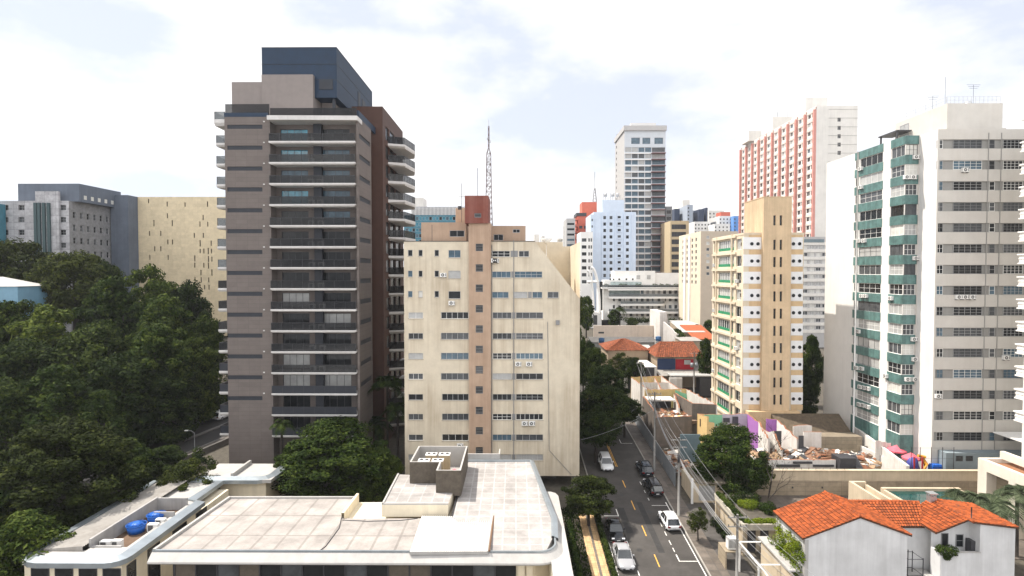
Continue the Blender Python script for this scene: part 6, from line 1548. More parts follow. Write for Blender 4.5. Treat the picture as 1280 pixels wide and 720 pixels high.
g3 = tower('dark glass block low beside the slanted corner of the cream block', 706, 718, 322, 236, 12, mat('dark_clad', (.09, .10, .13), .6, .1, .5)); win_rows(g3, 0, 328, 6, 4, [(707, 717)], 2, FD, [GD]); finish(g3)
# yellow, beige and skyline blocks
M_YELB = mat('yellow_far', (.50, .41, .26), .85, .06, .5)
yb_ = tower('yellow office block with wide black window bands', 838, 861, 276, 262, 18, M_YELB); win_rows(yb_, 0, 283.5, 9.4, 7, [(839.5, 857.5)], 6, FD, [GD], nx=5); finish(yb_)
M_BEIF = mat('beige_far', (.50, .42, .33), .85, .05, .5); M_BEIL = mat('beige_far_sunlit', (.66, .56, .43), .85, .05, .5)  # second beige is the lit side, sunlight put into its colour
be = tower('brownish beige block with arched top window and a sunlit side, beyond the ochre tower', 876, 922, 289, 180, 24, M_BEIF, 'apartment_block', 'apartment block')
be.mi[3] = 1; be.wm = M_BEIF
win_rows(be, 0, 296.5, 7.6, 7, [(883, 887), (902, 906), (912, 916)], 4, FW, [GC, GL, GM]); 
lf = be.edge(3); rcs = []
for k in range(8):
    v = be.z1-be.z0-2.4-2.0*k
    for u in (4, 9, 14.5, 18.5): rcs.append((u, u+1.6, v-.6, v+.6))
be.open(3, rcs, .2); be.todo.append((lf, rcs, FW, [GM, GD, GL], 1, 1, .08, .2, False))
_w = be.wm
for i in range(4):
    pass
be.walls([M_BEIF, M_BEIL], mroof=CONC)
for f, rr, fm, glass, nx, ny, fw, depth, sub in be.todo:
    for rc in rr: window(be.root, f, rc, fm, glass, nx, ny, fw, depth*.8, sub=False)
m = MB(); 
for u in (6.6, 11.8): m.obox(lf.P(u, 0, .3), lf.u, lf.n, 1.8, .3, be.z1-be.z0-1); 
m.build('pilaster', M_WHF, be.root)
sk = [('slim blue grey slab tower with a beige top on the skyline', 859, 866, 256, 330, mat('slate_far', (.36, .40, .46), .8, .05, .5)), ('beige roof room tower just left of the slim slab on the skyline', 853, 862, 250, 345, M_OFFW),
      ('white block with a row of tiny windows, low on the skyline', 868, 888, 277, 300, M_WHF), ('pale block with a red roof storey on the skyline', 899, 916, 270, 335, M_WHF),
      ('broad pale block at the back of the skyline behind the red roofed one', 886, 905, 263, 380, M_OFFW), ('bright blue block at the end of the skyline beside the pink tower', 917, 927, 270, 330, mat('blue_far', (.12, .28, .62), .7, .1, .5)),
      ('grey low tower in the skyline behind the yellow block', 846, 857, 264, 350, M_GRF), ('slate tower between the slim slab and the dark twin towers', 866, 873, 263, 350, MATS['slate_far']), ('dark blue left tower of the near black skyline pair', 843, 849.5, 261, 340, mat('ink_far', (.035, .05, .09), .5, .1, .5)),
      ('dark blue wider tower of the near black skyline pair, right of the slim slab', 873.5, 880, 261.5, 340, MATS['ink_far']), ('thin dark tower at the right end of the skyline pair', 882, 884.5, 259.5, 342, MATS['ink_far']), ('low white block in the skyline above the beige block', 893, 912, 280, 290, M_WHF),
      ('tiny pale block on the horizon right of the cream block roof', 677, 681, 295, 420, M_OFFW), ('pair of faint water tower blocks on the horizon right of the cream block', 668, 674, 293, 430, M_OFFW)]
for i, (lab, a, c, t, Y, m_) in enumerate(sk):
    b = tower(lab, a, c, t, Y, 18, m_, 'skyline_building', 'building', 'far skyline blocks')
    if i in (0, 2, 3, 4, 11, 5, 7):
        n = max(1, int((c-a)/4)); cols = [(a+.8+(c-a)/n*q, a+.8+(c-a)/n*q+1.7) for q in range(n)]; win_rows(b, 0, t+4, 4.6, 7 if i != 0 else 14, cols, 2, FD, [GD, GM])
    finish(b)
    if i == 3: fbox(b.root, 'red_storey', a+2, c-3, t-5, t, Y+1, 8, M_COR, b.z1)
# white terraced block
M_TER = mat('white_terrace', (.78, .765, .74), .8, .05, .5)
Yt2 = 205.0
tb = Bld('terraced_block', 'white terraced building with curved balconies and roof gardens across the end of the street', 'terraced building',
         [(W(754, 370, Yt2+3).x, Yt2+3), (W(892, 370, Yt2+3).x, Yt2+3), (W(892, 370, Yt2+3).x, Yt2+20), (W(754, 370, Yt2+3).x, Yt2+20)], g(0, Yt2), W(800, 361, Yt2+3).z)
f = tb.edge(0); rcs = []
for y, h_ in ((365.5, 4), (375, 3.6), (383.8, 4), (393.5, 4)):
    px = 766
    while px < 872: rcs.append(f.rect(px, px+3.7, y-h_/2-.6, y+h_/2)); px += 7.0
for y in (375, 384): rcs.append(f.rect(883, 887, y-3.5, y+3))
tb.open(0, rcs, .3); tb.todo = [(f, rcs, FA, [GD, GM, GB, GD, GL], 2, 1, .08, .3, False)]; tb.wm = M_TER; finish(tb)
def curved(px0, px1, y, out=3.0, th=.75, name='balcony', m_=M_TER, rail=True):
    Z = W(800, y, Yt2).z; x0, x1 = W(px0, 370, Yt2).x, W(px1, 370, Yt2).x; r = 2.4; pts = [(x0, Yt2+2.99), (x0, Yt2)]+[(x1-r+r*math.sin(a*PI/12), Yt2+r-r*math.cos(a*PI/12)) for a in range(0, 7)]+[(x1, Yt2+2.99)]
    m = MB(); m.prism(pts, Z-th, Z); o = m.build(name, m_, tb.root)
    if rail:
        m = MB(); sweep(m, [Vector((p[0], p[1], Z)) for p in pts[1:]], [(-.1, 0), (-.1, .95), (-.14, .95), (-.14, 0)]); m.build('railing', M_RAILC, o)
    return o
curved(760, 872, 360.5); curved(761, 873, 370.8); curved(776, 833, 379.8); curved(761, 873, 389.5); curved(752, 890, 359.2, th=.5, name='roof_terrace')
for k in range(9):
    px = 770+12*k; 
    if px > 860: break
    a = W(px, 385, Yt2+2.5); m = MB(); m.box(a.x-.3, a.x+.3, Yt2+2.4, Yt2+2.98, tb.z0, W(px, 371, Yt2+3).z); m.build('column', M_TER, tb.root)
def block(px0, px1, pyt, Y, d, zb, m_, name): return fbox(tb.root, name, px0, px1, pyt, pyt+10, Y, d, m_, zb)
block(768, 819, 338.5, Yt2+8, 8, tb.z1, M_TER, 'roof_block'); block(802, 872, 341, Yt2+9, 9, tb.z1, M_TER, 'roof_block'); block(755, 800, 350, Yt2+6, 6, tb.z1, M_TER, 'roof_block')
for px in (798, 811): fbox(tb.root, 'window', px-2.2, px+2.2, 344, 349, Yt2+7.9, .08, GL)
for px in (763, 767, 774, 783, 791): fbox(tb.root, 'window', px-1, px+1, 348, 350, Yt2+5.9, .08, GD)
fbox(tb.root, 'glass_pavilion', 862, 889, 351, 359, Yt2+3.2, 4, GB); fbox(tb.root, 'pavilion_roof', 860, 891, 349.8, 351, Yt2+2.8, 5, M_TER); fbox(tb.root, 'greenhouse', 764, 802, 352.5, 360, Yt2+3.3, 2, mat_glass('greenhouse_glass', (.30, .36, .36), .15)) 
fbox(tb.root, 'glazed_front', 762, 800, 363, 369.5, Yt2+2.6, .3, MATS['greenhouse_glass'])
# curved frame at its left end
m = MB(); pts = []
for k in range(10):
    t = k/9; px = 737+12*t*t; pts.append(W(px, 402-70*(1-(1-t)**2), Yt2-2))
for off in (0, 7.5, 12):
    q = [Vector((2*pts[0].x-p.x+3.4+off*.29 if False else p.x, p.y, p.z)) for p in pts]
arch = []
for k in range(12):
    a = k/11*PI/2; arch.append(W(749-11*math.cos(a)*0+0, 340, Yt2-2))
def arc(pxa, pxb, ya, yb): return [W(pxa+(pxb-pxa)*(1-math.cos(t*PI/20)), ya+(yb-ya)*math.sin(t*PI/20), Yt2-2) for t in range(11)]
m.tube(arc(749.5, 739, 392, 334), .5, 4); m.tube(arc(742, 734, 392, 338), .4, 4); m.tube([W(734.5, 352, Yt2-2), W(748.5, 352, Yt2-2)], .4, 4); m.tube([W(733.5, 375, Yt2-2), W(733.5, 402, Yt2-2)], .5, 4)
m.build('arched_frame', M_TER, tb.root)
fbox(tb.root, 'end_bay', 733, 752, 390, 407, Yt2-2, 5, M_TER, tb.z0); fbox(tb.root, 'window', 749.5, 753.2, 352, 388, Yt2+2.5, .4, GD)
for px in (737, 744): fbox(tb.root, 'window', px-2.5, px+2.5, 394, 406, Yt2-2.1, .08, GM)
fbox(tb.root, 'shopfront', 752, 766, 400, 407, Yt2+1, 1.8, GD, tb.z0); fbox(tb.root, 'end_wall', 872.5, 892, 359.5, 400, Yt2+1, 1.95, M_TER, tb.z0)
fbox(tb.root, 'window', 883, 887.3, 374, 390, Yt2+.9, .08, GD)
M_BUSH = mat_leaf('leaf_far', (.02, .055, .015), (.035, .085, .02), (.07, .12, .03))
# teal glass office left
M_LOUV = mat('louvre_grey', (.23, .24, .27), .7, .1, .5)
to = tower('teal glass office block with grey louvres on top, behind the cream block', 505, 582, 269, 200, 16, mat('teal_clad', (.05, .18, .24), .4, .2, .6), 'office_block', 'office block')
f = to.edge(0); rcs = []
for k in range(8):
    y = 273+7.2*k; px = 507
    while px < 578: rcs.append(f.rect(px, px+3.4, y-2.2, y+2.3)); px += 4.2
to.open(0, rcs, .15); to.todo = [(f, rcs, FA, [GT, GT, GB, GD], 1, 1, .07, .15, False)]; finish(to)
o = fbox(to.root, 'louvre_storey', 514, 582, 258.5, 269, 200.5, 14, M_LOUV, to.z1); fbox(to.root, 'roof_room', 515, 529, 247, 259, 203, 8, M_OFFW)
m = MB(); a = W(514, 262, 200.4); c = W(582, 262, 200.4); n = 40
for k in range(n): x = a.x+(c.x-a.x)*k/n; m.box(x, x+.22, 200.2, 200.48, to.z1+.1, W(540, 259, 200).z)
m.build('louvre_blade', M_WHF, o)
# institution with dark mansard storey, left
M_STON = mat_grid('grey_stone_panel', (.34, .335, .345), (.2, .2, .205), 2.8, 1.7, jw=.05, var=.14, mottle=.3, axis='xz'); M_STOS = mat('grey_stone_side', (.25, .245, .255), .9, .15, .4, streak=.5)
M_MANS = mat('mansard', (.11, .13, .165), .8, .12, .4, streak=.3)
Yi = 140.0; xi1 = W(87, 300, Yi).x
ins = Bld('institution', 'grey stone institution with small square windows and dark roof storey above the trees', 'building', [(-150, Yi), (xi1, Yi), (xi1, 157), (-150, 157)], g(-110, Yi)-1, W(60, 251, Yi).z)
f = ins.edge(0); r = ins.edge(1); rcs = []; rcr = []
for y in (259.5, 274.5, 290.5, 306.5, 322):
    for a, c in ((-2, 2), (6, 10.5), (23, 30.5), (44.5, 48), (51, 54), (57.5, 61.5), (75, 82.5)): rcs.append(f.rect(a, c, y-3.3, y+3.3))
for k in range(5):
    v = ins.z1-ins.z0-3.4-3.25*k
    for u in (1.2, 3.5, 5.8, 8.1, 10.4, 12.7, 15): rcr.append((u, u+1.0, v-.75, v+.85))
ins.open(0, rcs, .3); ins.open(1, rcr, .3); ins.walls([M_STON], mroof=CONC)
for rc in rcs: window(ins.root, f, rc, FG, [GD, GM], 2, 2, .07, .25, sub=False)
for rc in rcr: window(ins.root, r, rc, FG, [GD, GM], 1, 2, .07, .25, sub=False)
m = MB(); a = W(43, 240, Yi-.8); c = W(72, 240, Yi-.8); m.box(a.x, c.x, Yi-.6, Yi-.003, ins.z0, W(60, 239.5, Yi).z); 
bay = m.build('stair_bay', M_STON, ins.root)
for px in (45.5, 50, 56, 62):
    p = W(px, 300, Yi-.7); m = MB(); m.box(p.x-.35, p.x+.35, Yi-1.0, Yi-.61, ins.z0, W(px, 254, Yi).z); m.build('fin', mat('dark_teal_fin', (.04, .07, .075), .7), bay)
m = MB(); m.prism([(W(29, 240, Yi+3).x, Yi+1.5), (xi1+1.5, Yi+1.5), (xi1+1.5, 156.5), (W(29, 240, Yi+3).x, 156.5)], ins.z1+.003, lambda x, y: W(60, 229.5, Yi+1.5).z); ms_ = m.build('mansard_storey', M_MANS, ins.root)
for k in range(5): m = MB(); m.box(xi1+1.5, xi1+1.56, Yi+3+2.4*k, Yi+3.9+2.4*k, ins.z1+.7, ins.z1+1.7); m.build('window', GC, ms_)
m = MB(); m.box(xi1+.3, W(167, 300, 156).x, 154, 170, ins.z0, W(150, 245, 156).z); m.build('side_tower', M_MANS, ins.root)
m = MB(); m.box(-150, W(8, 250, Yi).x, Yi-4, Yi-.3, ins.z0, W(0, 256, Yi).z); m.build('glazed_link', MATS['teal_clad'], ins.root)
# pale stone slab with scattered slits
M_LIME = mat_grid('limestone_slab', (.60, .50, .335), (.54, .45, .30), 1.2, .8, jw=.02, var=.06, mottle=.1, axis='xz')
Ys_ = 158.0; sl_b = Bld('slit_facade_building', 'windowless pale yellow stone building with scattered dark slits beyond the park trees', 'building', [(W(167.5, 300, Ys_).x, Ys_), (W(283, 300, Ys_).x, Ys_), (W(283, 300, Ys_).x, Ys_+25), (W(167.5, 300, Ys_).x, Ys_+25)], g(-90, Ys_)-1, W(220, 246, Ys_).z)
f = sl_b.edge(0); rcs = []
for cx_, cy_, h_ in ((607, 168, 18), (683, 180, 20), (756, 182, 18), (848, 180, 22), (684, 228, 20), (830, 235, 22), (629, 258, 26), (704, 258, 24), (817, 262, 22), (849, 262, 20), (611, 300, 20), (657, 300, 20), (794, 308, 20), (831, 308, 20), (686, 335, 20), (705, 335, 20), (818, 340, 26), (863, 340, 22), (632, 363, 20), (657, 363, 20), (818, 372, 18), (833, 372, 20), (851, 372, 26), (864, 372, 20), (612, 398, 20), (687, 398, 20), (796, 402, 24), (852, 405, 26), (866, 405, 20), (796, 430, 20), (833, 430, 20), (852, 432, 24), (866, 460, 26), (821, 460, 22), (797, 490, 22), (822, 490, 22), (853, 490, 20), (836, 520, 18), (854, 520, 20)):
    px, py, h2_ = cx_/3.27, 200+cy_/3.27, h_/3.27; rcs.append(f.rect(px-.75, px+.75, py-h2_/2, py+h2_/2))
keep = []
for rc in rcs:
    if not any(rc[0] < k_[1] and rc[1] > k_[0] and rc[2] < k_[3] and rc[3] > k_[2] for k_ in keep): keep.append(rc)
sl_b.open(0, keep, .3); sl_b.walls([M_LIME], mroof=CONC)
for rc in keep: window(sl_b.root, f, rc, FD, GD, 1, 1, .04, .25, sub=False, name='slit_window')
# blue shed among the trees
Yb_ = 110.0; bs = thing('hall', 'pale blue metal clad hall with a low white roof among the park trees', 'hall', (W(20, 350, Yb_).x, Yb_, 15))
a, c = W(-60, 358, Yb_), W(22, 358, Yb_); m = MB()
m.box(a.x, c.x, Yb_, Yb_+7, 12, c.z-.02); m.build('wall', mat('blue_cladding', (.16, .30, .40), .5, .08, .8, streak=.2), bs)
m = MB(); zr = W(0, 346, Yb_+3.5).z; m.face([(a.x, Yb_-.3, c.z), (c.x+.3, Yb_-.3, c.z), (c.x-6, Yb_+3.5, zr), (a.x, Yb_+3.5, zr)]); m.face([(c.x+.3, Yb_-.3, c.z), (c.x+.3, Yb_+7.3, c.z), (c.x-6, Yb_+3.5, zr)]); m.face([(c.x+.3, Yb_+7.3, c.z), (a.x, Yb_+7.3, c.z), (a.x, Yb_+3.5, zr), (c.x-6, Yb_+3.5, zr)]); m.face([(a.x, Yb_-.3, c.z-.01), (a.x, Yb_+7.3, c.z-.01), (c.x+.3, Yb_+7.3, c.z-.01), (c.x+.3, Yb_-.3, c.z-.01)]); m.build('roof', M_FASC, bs)
# tall lattice transmission tower
tw = thing('lattice_tower', 'tall tapering lattice broadcast mast rising behind the red roof tank room', 'antenna mast', (W(611, 240, 420).x, 420, g(0, 420)))
xt = W(611, 240, 420).x; zb = g(0, 420); zt_ = W(611, 158, 420).z; m = MB()
def rad(z): 
    t = (z-zb)/(zt_-zb); return 6-5.4*t if t < .55 else (3-2.9*(t-.55) if t < .86 else .55)
zs_ = [zb+(zt_-zb)*k/30 for k in range(31)]
for sx, sy in ((-1, -1), (1, -1), (1, 1), (-1, 1)): m.tube([(xt+sx*rad(z)*.7, 420+sy*rad(z)*.7, z) for z in zs_], .2, 4)
for i in range(30):
    z0, z1 = zs_[i], zs_[i+1]; a, c = rad(z0)*.7, rad(z1)*.7
    m.tube([(xt-a, 420-a, z0), (xt+c, 420-c, z1)], .1, 4); m.tube([(xt+a, 420-a, z0), (xt-c, 420-c, z1)], .1, 4); m.tube([(xt-c, 420-c, z1), (xt+c, 420-c, z1), (xt+c, 420+c, z1), (xt-c, 420+c, z1), (xt-c, 420-c, z1)], .13, 4); m.tube([(xt-a, 420+a, z0), (xt+c, 420+c, z1)], .13, 4)
m.build('lattice', mat('mast_paint', (.13, .08, .075), .7), tw)
m = MB(); 
for t in (.62, .7, .76, .83, .9): z = zb+(zt_-zb)*t; m.cyl((xt+.9, 419.4, z), .6, 1.8, 8); m.cyl((xt-.9, 419.4, z+2), .5, 1.6, 8)
m.tube([(xt, 420, zt_), (xt, 420, zt_+5)], .2, 4); m.build('aerial', FA, tw)

# small roof clutter among the low houses: tanks and solar panels
M_TANKB = mat('dull_blue_tank', (.03, .10, .22), .6, .15, 1)
for i, (px, py, Y, lab) in enumerate(((752, 425, 148, 'small dull blue roof tank left of the hipped house, on the dark shed roof'), (823, 423, 149, 'dull blue roof tank beside the small white gable'), (838, 418, 152, 'dull blue tank near the foot of the white party wall'))):
    p = W(px, py, Y); z0 = g(p.x, Y); t_ = thing('roof_tank', lab, 'water tank', (p.x, Y, p.z-.7), 'small roof tanks among the low houses'); m = MB(); m.cyl((p.x, Y, p.z-.7), .7, 1.1, 14, r2=.8); m.build('body', M_TANKB, t_); m = MB(); m.cyl((p.x, Y, p.z+.402), .84, .18, 14, r2=.3); m.build('lid', M_TANKB, t_); m = MB(); m.box(p.x-.8, p.x+.8, Y-.8, Y+.8, z0, p.z-.702); m.build('plinth', CONC, t_)
# ================================================================== VEGETATION
LF1 = mat_leaf('leaf_dark', (.006, .013, .003), (.017, .030, .006), (.058, .078, .014)); LF2 = mat_leaf('leaf_mid', (.008, .017, .003), (.025, .044, .007), (.080, .104, .018)); LF3 = mat_leaf('leaf_olive', (.010, .015, .003), (.025, .035, .007), (.070, .082, .015)); LFB = mat_leaf('leaf_bright', (.05, .085, .006), (.10, .14, .01), (.19, .22, .02)); LFP = mat_leaf('palm_leaf', (.025, .036, .018), (.05, .066, .034), (.12, .14, .08))
LF4 = mat_leaf('leaf_fresh', (.014, .024, .004), (.040, .062, .010), (.11, .135, .022))
BARK = mat('bark', (.04, .033, .028), .95, .3, 4, bump=.4)
def leaf_quads(m, rnd, c, r, n, size, flat=.75, mi=0, up=.25):
    """n leaf sprays spread in the outer shell of a lobe"""
    for i in range(n):
        d = Vector((rnd.gauss(0, 1), rnd.gauss(0, 1), rnd.gauss(0, 1))).normalized(); rr = r*(rnd.random()**.34)
        p = Vector(c)+Vector((d.x*rr, d.y*rr, d.z*rr*flat))
        nn = (d+Vector((rnd.uniform(-.9, .9), rnd.uniform(-.9, .9), rnd.uniform(-.5, .9)+up))).normalized()
        t = nn.cross(Vector((rnd.uniform(-1, 1), rnd.uniform(-1, 1), rnd.uniform(-1, 1)))).normalized(); b = nn.cross(t); s = size*rnd.uniform(.6, 1.35); w_ = s*rnd.uniform(.4, .6)
        m.face([p-t*s, p+b*w_-nn*s*.1, p+t*s, p-b*w_+nn*s*.1], mi)
def crown(seed, shape, nl, per, size, lobe=(.2, .34), hole=.0):
    """shape: list of (height fraction, radius) of a 10 m tree's outline with radius 4"""
    rnd = random.Random(seed); m = MB(); cs = []
    for i in range(nl):
        t = rnd.random(); h = shape[0][0]+(shape[-1][0]-shape[0][0])*t
        R_ = 0
        for (h0, r0), (h1, r1) in zip(shape, shape[1:]):
            if h0 <= h <= h1: R_ = r0+(r1-r0)*(h-h0)/max(1e-6, h1-h0)
        a = rnd.uniform(0, 2*PI); lr = rnd.uniform(*lobe)*4
        rr = max(0, R_-lr*.5)*(rnd.random()**.27)
        c = (rr*math.cos(a), rr*math.sin(a), h*10-lr*.2); cs.append((c, lr)); leaf_quads(m, rnd, c, lr, int(per*rnd.uniform(.75, 1.25)), size)
        if i % 2 == 0:
            rr = R_*.72*math.sqrt(rnd.random()); a = rnd.uniform(0, 2*PI); leaf_quads(m, rnd, (rr*math.cos(a), rr*math.sin(a), h*10*.86), lobe[1]*4*1.1, int(per*.55), size*1.35)
    return m, cs
def trunk(seed, cs, h0, r=.28, n=9):
    rnd = random.Random(seed); m = MB(); top = Vector((rnd.uniform(-.2, .2), rnd.uniform(-.2, .2), h0))
    m.tube([(0, 0, -1.2), (.02, 0, 0), (top.x*.5, top.y*.5, h0*.5), top], [r*1.5, r*1.15, r, r*.85], 8)
    for c, lr in rnd.sample(cs, min(n, len(cs))):
        c = Vector(c); mid = top.lerp(c, .5)+Vector((rnd.uniform(-.3, .3), rnd.uniform(-.3, .3), .25)); m.tube([top-Vector((0, 0, rnd.uniform(0, .8))), mid, c], [r*.55, r*.32, r*.1], 6)
    return m
SH_ROUND = [(.30, 2.2), (.45, 3.7), (.62, 4.0), (.8, 3.1), (.95, 1.2)]; SH_TALL = [(.22, 1.8), (.4, 3.3), (.6, 3.8), (.8, 2.8), (.97, .8)]; SH_FLAT = [(.5, 3.0), (.62, 4.1), (.75, 4.2), (.88, 3.0), (.96, 1.4)]; SH_LOW = [(.10, 2.6), (.3, 3.8), (.55, 4.0), (.78, 3.0), (.95, 1.1)]; SH_SMALL = [(.38, 2.4), (.5, 3.6), (.7, 3.9), (.85, 2.8), (.95, 1.2)]
VAR = {}
def variant(k, seed, shape, nl, per, size, leaf, lobe, h0, r=.28, nb=9):
    m, cs = crown(seed, shape, nl, per, size, lobe); VAR[k] = (m.mesh('crown', leaf), trunk(seed, cs, h0, r, nb).mesh('trunk', BARK))
variant('park_a', 1, SH_LOW, 66, 270, .16, LF1, (.17, .33), 3.4); variant('park_b', 2, SH_TALL, 64, 210, .17, LF2, (.15, .28), 3.0); variant('park_c', 3, SH_FLAT, 58, 210, .17, LF3, (.14, .27), 4.8); variant('park_d', 4, SH_LOW, 76, 210, .16, LF4, (.14, .26), 3.4)
variant('near_round', 5, SH_LOW, 150, 300, .105, LF3, (.11, .22), 3.2, .3, 14); variant('near_dense', 6, SH_LOW, 110, 300, .115, LF2, (.13, .25), 3.2, .26, 12); variant('street', 7, SH_FLAT, 80, 230, .125, LF1, (.12, .24), 4.2, .25, 12); variant('small', 8, SH_SMALL, 40, 150, .15, LF3, (.14, .26), 4.0, .22, 10)
variant('round_small', 10, SH_SMALL, 60, 230, .15, LF3, (.14, .26), 4.0, .2, 10); variant('far', 9, SH_ROUND, 40, 70, .32, LF2, (.2, .34), 3.2)
def tree(k, px, pyt, hw, Y, label, group='park trees', zb=None, zmin=None, rot=None, name='tree', flat=1.0):
    crown_m, trunk_m = VAR[k]; p = W(px, pyt, Y); x = p.x; z0 = g(x, Y) if zb is None else zb; H = p.z-z0; s = (W(px+hw, pyt, Y).x-x)/4.0
    t_ = thing(name, label, 'tree', (x, Y, z0), group, random.uniform(0, 6.28) if rot is None else rot)
    t_.scale = (s, s*flat, H/10.0)
    for nm, me in (('trunk', trunk_m), ('crown', crown_m)):
        o = bpy.data.objects.new(nm, me); COL.objects.link(o); o.parent = t_
    return t_
random.seed(11)
PT = [('park_d', 30, 372, 44, 105, 'crown that hides the foot of the pale blue hall'), ('park_a', -14, 374, 40, 106, 'crown cut by the left edge under the pale blue hall'), ('park_b', 158, 548, 36, 72.5, 'dark tree on the avenue verge behind the annex roof, left one'), ('park_a', 205, 556, 30, 77, 'dark tree on the avenue verge behind the annex roof, right one'), ('park_c', 20, 297, 48, 128, 'flat topped tree at the far left, highest against the grey institution'), ('park_c', 92, 312, 48, 124, 'spreading tree in front of the right end of the grey institution'), ('park_a', 128, 320, 34, 131, 'dark tree between the institution and the stone slab building'),
      ('park_d', 186, 327, 44, 120, 'leafy tree whose top overlaps the lower left of the slit facade'), ('park_a', 232, 348, 42, 122, 'tree below the slit facade, nearest to the taupe tower among the tall ones'), ('park_b', 140, 345, 46, 112, 'tall dark tree right of the pale blue hall'),
      ('park_b', 205, 368, 50, 105, 'dark tree in the second row below the slit facade'), ('park_a', 258, 392, 34, 106, 'tree squeezed against the balconies of the taupe tower'), ('park_d', 60, 378, 52, 100, 'olive crown just below the pale blue hall'), ('park_b', 8, 376, 40, 101, 'dark tree at the left picture edge below the blue hall'),
      ('park_a', 120, 398, 54, 96, 'large crown in the middle of the park canopy'), ('park_a', 34, 420, 56, 90, 'broad dark crown at the left edge halfway down the park canopy'), ('park_b', 196, 405, 52, 95, 'dark crown in the middle of the park, left of the avenue'), ('park_a', 150, 440, 52, 88, 'deeply shaded crown above the big round tree'), ('park_d', 240, 418, 36, 101, 'brighter crown beside the avenue near the taupe tower'),
      ('park_b', 70, 455, 54, 83, 'dark crown right behind the big round tree'), ('park_a', 10, 470, 50, 80, 'dark crown at the left edge beside the big round tree'), ('park_a', 205, 462, 44, 92, 'shaded crown overhanging the parked cars on the avenue'), ('park_b', 128, 486, 40, 84, 'low shaded crown right of the big round tree')]
for k, px, py, hw, Y, lab in PT: tree(k, px, py, hw, Y, lab)
tree('near_round', 74, 521, 92, 60, 'big round olive tree at the lower left beside the annex roof', 'foreground trees', flat=1.0)
tree('park_a', -20, 600, 60, 54, 'dark tree cut by the left picture edge below the big round tree', 'foreground trees'); tree('park_b', 30, 640, 60, 50.5, 'dark low tree in the bottom left corner in front of the annex', 'foreground trees')
tree('round_small', 236, 573, 38, 66.5, 'small airy tree rising through the gap of the annex roof', 'foreground trees', zb=4.5)
tree('near_dense', 420, 521, 74, 72.5, 'lush rounded tree in front of the foot of the taupe tower', 'trees at the towers')
tree('near_dense', 372, 552, 34, 73.5, 'smaller left shoulder tree beside the lush rounded tree', 'trees at the towers'); tree('near_dense', 470, 556, 34, 71.5, 'smaller right shoulder tree beside the lush rounded tree', 'trees at the towers')
ST = [('street', 742, 434, 22, 108, 'street tree crown right of the slanted cream block, furthest up'), ('street', 758, 456, 28, 99, 'dark street tree hanging over the left lane, the middle one of the row'), ('street', 752, 482, 40, 91, 'dark street tree close to the cream block wall'), ('street', 781, 496, 24, 95, 'street tree reaching furthest over the road'), ('street', 745, 515, 34, 84.5, 'low dark street tree at the foot of the cream block'),
      ('park_d', 718, 352, 14, 150, 'light green tree directly behind the slanted corner of the cream block'), ('far', 733, 368, 12, 185, 'tree left of the white arched frame'), ('park_a', 737, 424, 11, 135, 'dark tree below the arched frame on the left of the street'), ('park_b', 729, 424, 11, 122, 'dark tree on the left side of the street near the cream block')]
for k, px, py, hw, Y, lab in ST: tree(k, px, py, hw, Y, lab, 'street trees on the left')
tree('round_small', 736, 594, 36, 66, 'small grey green street tree at the top of the sandy path', 'street trees on the left', zb=g(0, 66), flat=1)
tree('near_dense', 916, 528, 49, 74.2, 'big dark green tree in front of the sand wall and green ruin', 'trees right of the street'); 
tree('small', 873, 633, 15, 62.8, 'slim young tree in the dark forecourt', 'trees right of the street')
for k, px, py, hw, Y, lab in (('street', 792, 446, 15, 119, 'low tree in front of the white garage between the two orange roofs'), ('far', 822, 400, 9, 172, 'tree at the right end of the pale pink wall'), ('far', 850, 414, 12, 147, 'dark rounded tree in the middle of the white shed roofs'), ('far', 790, 396, 8, 197, 'low tree left of centre in front of the terraced block'), ('far', 882, 420, 11, 122, 'tree squeezed between the shop house and the round window tower'), ('park_b', 1015, 418, 18, 112, 'dark tree between the round window tower and the white end wall'), ('park_a', 1008, 455, 16, 104, 'lower dark tree beside the foot of the round window tower'), ('small', 779, 438, 18, 124, 'small street tree in front of the hipped roof house'), ('far', 846, 410, 13, 150, 'bushy dark tree beside the white shed roofs'), ('far', 833, 404, 9, 162, 'purplish dark tree at the white party wall'), ('far', 886, 398, 9, 165, 'small tree behind the orange shed roof'), ('far', 768, 386, 10, 198, 'tree in front of the white terraced block, left'), ('far', 862, 392, 11, 199, 'tree in front of the white terraced block, right')): tree(k, px, py, hw, Y, lab, 'trees right of the street')
def bush(name, label, pts, n, size, leaf, seed, group=None, cat='shrub'):
    """a leafy shrub: lobes (x, y, z, radius)"""
    rnd = random.Random(seed); m = MB()
    for x, y, z, r in pts: leaf_quads(m, rnd, (x, y, z), r, n, size, .8)
    x, y, z, r = pts[0]; o = m.build(name, leaf, None, (x, y, z-r)); tag(o, label, cat, group); return o
def hedge(label, p, q, w_, h, n, leaf, seed, size=.09, cat='hedge', name='hedge'):
    rnd = random.Random(seed); m = MB(); p, q = Vector(p), Vector(q); L = (q-p).length; k = max(2, int(L/(w_*.6)))
    for i in range(k+1): c = p.lerp(q, i/k); leaf_quads(m, rnd, (c.x+rnd.uniform(-.1, .1), c.y+rnd.uniform(-.1, .1), c.z+h*.5), w_*rnd.uniform(.5, .75), n, size, h/w_)
    o = m.build(name, leaf, None, p); tag(o, label, cat); return o
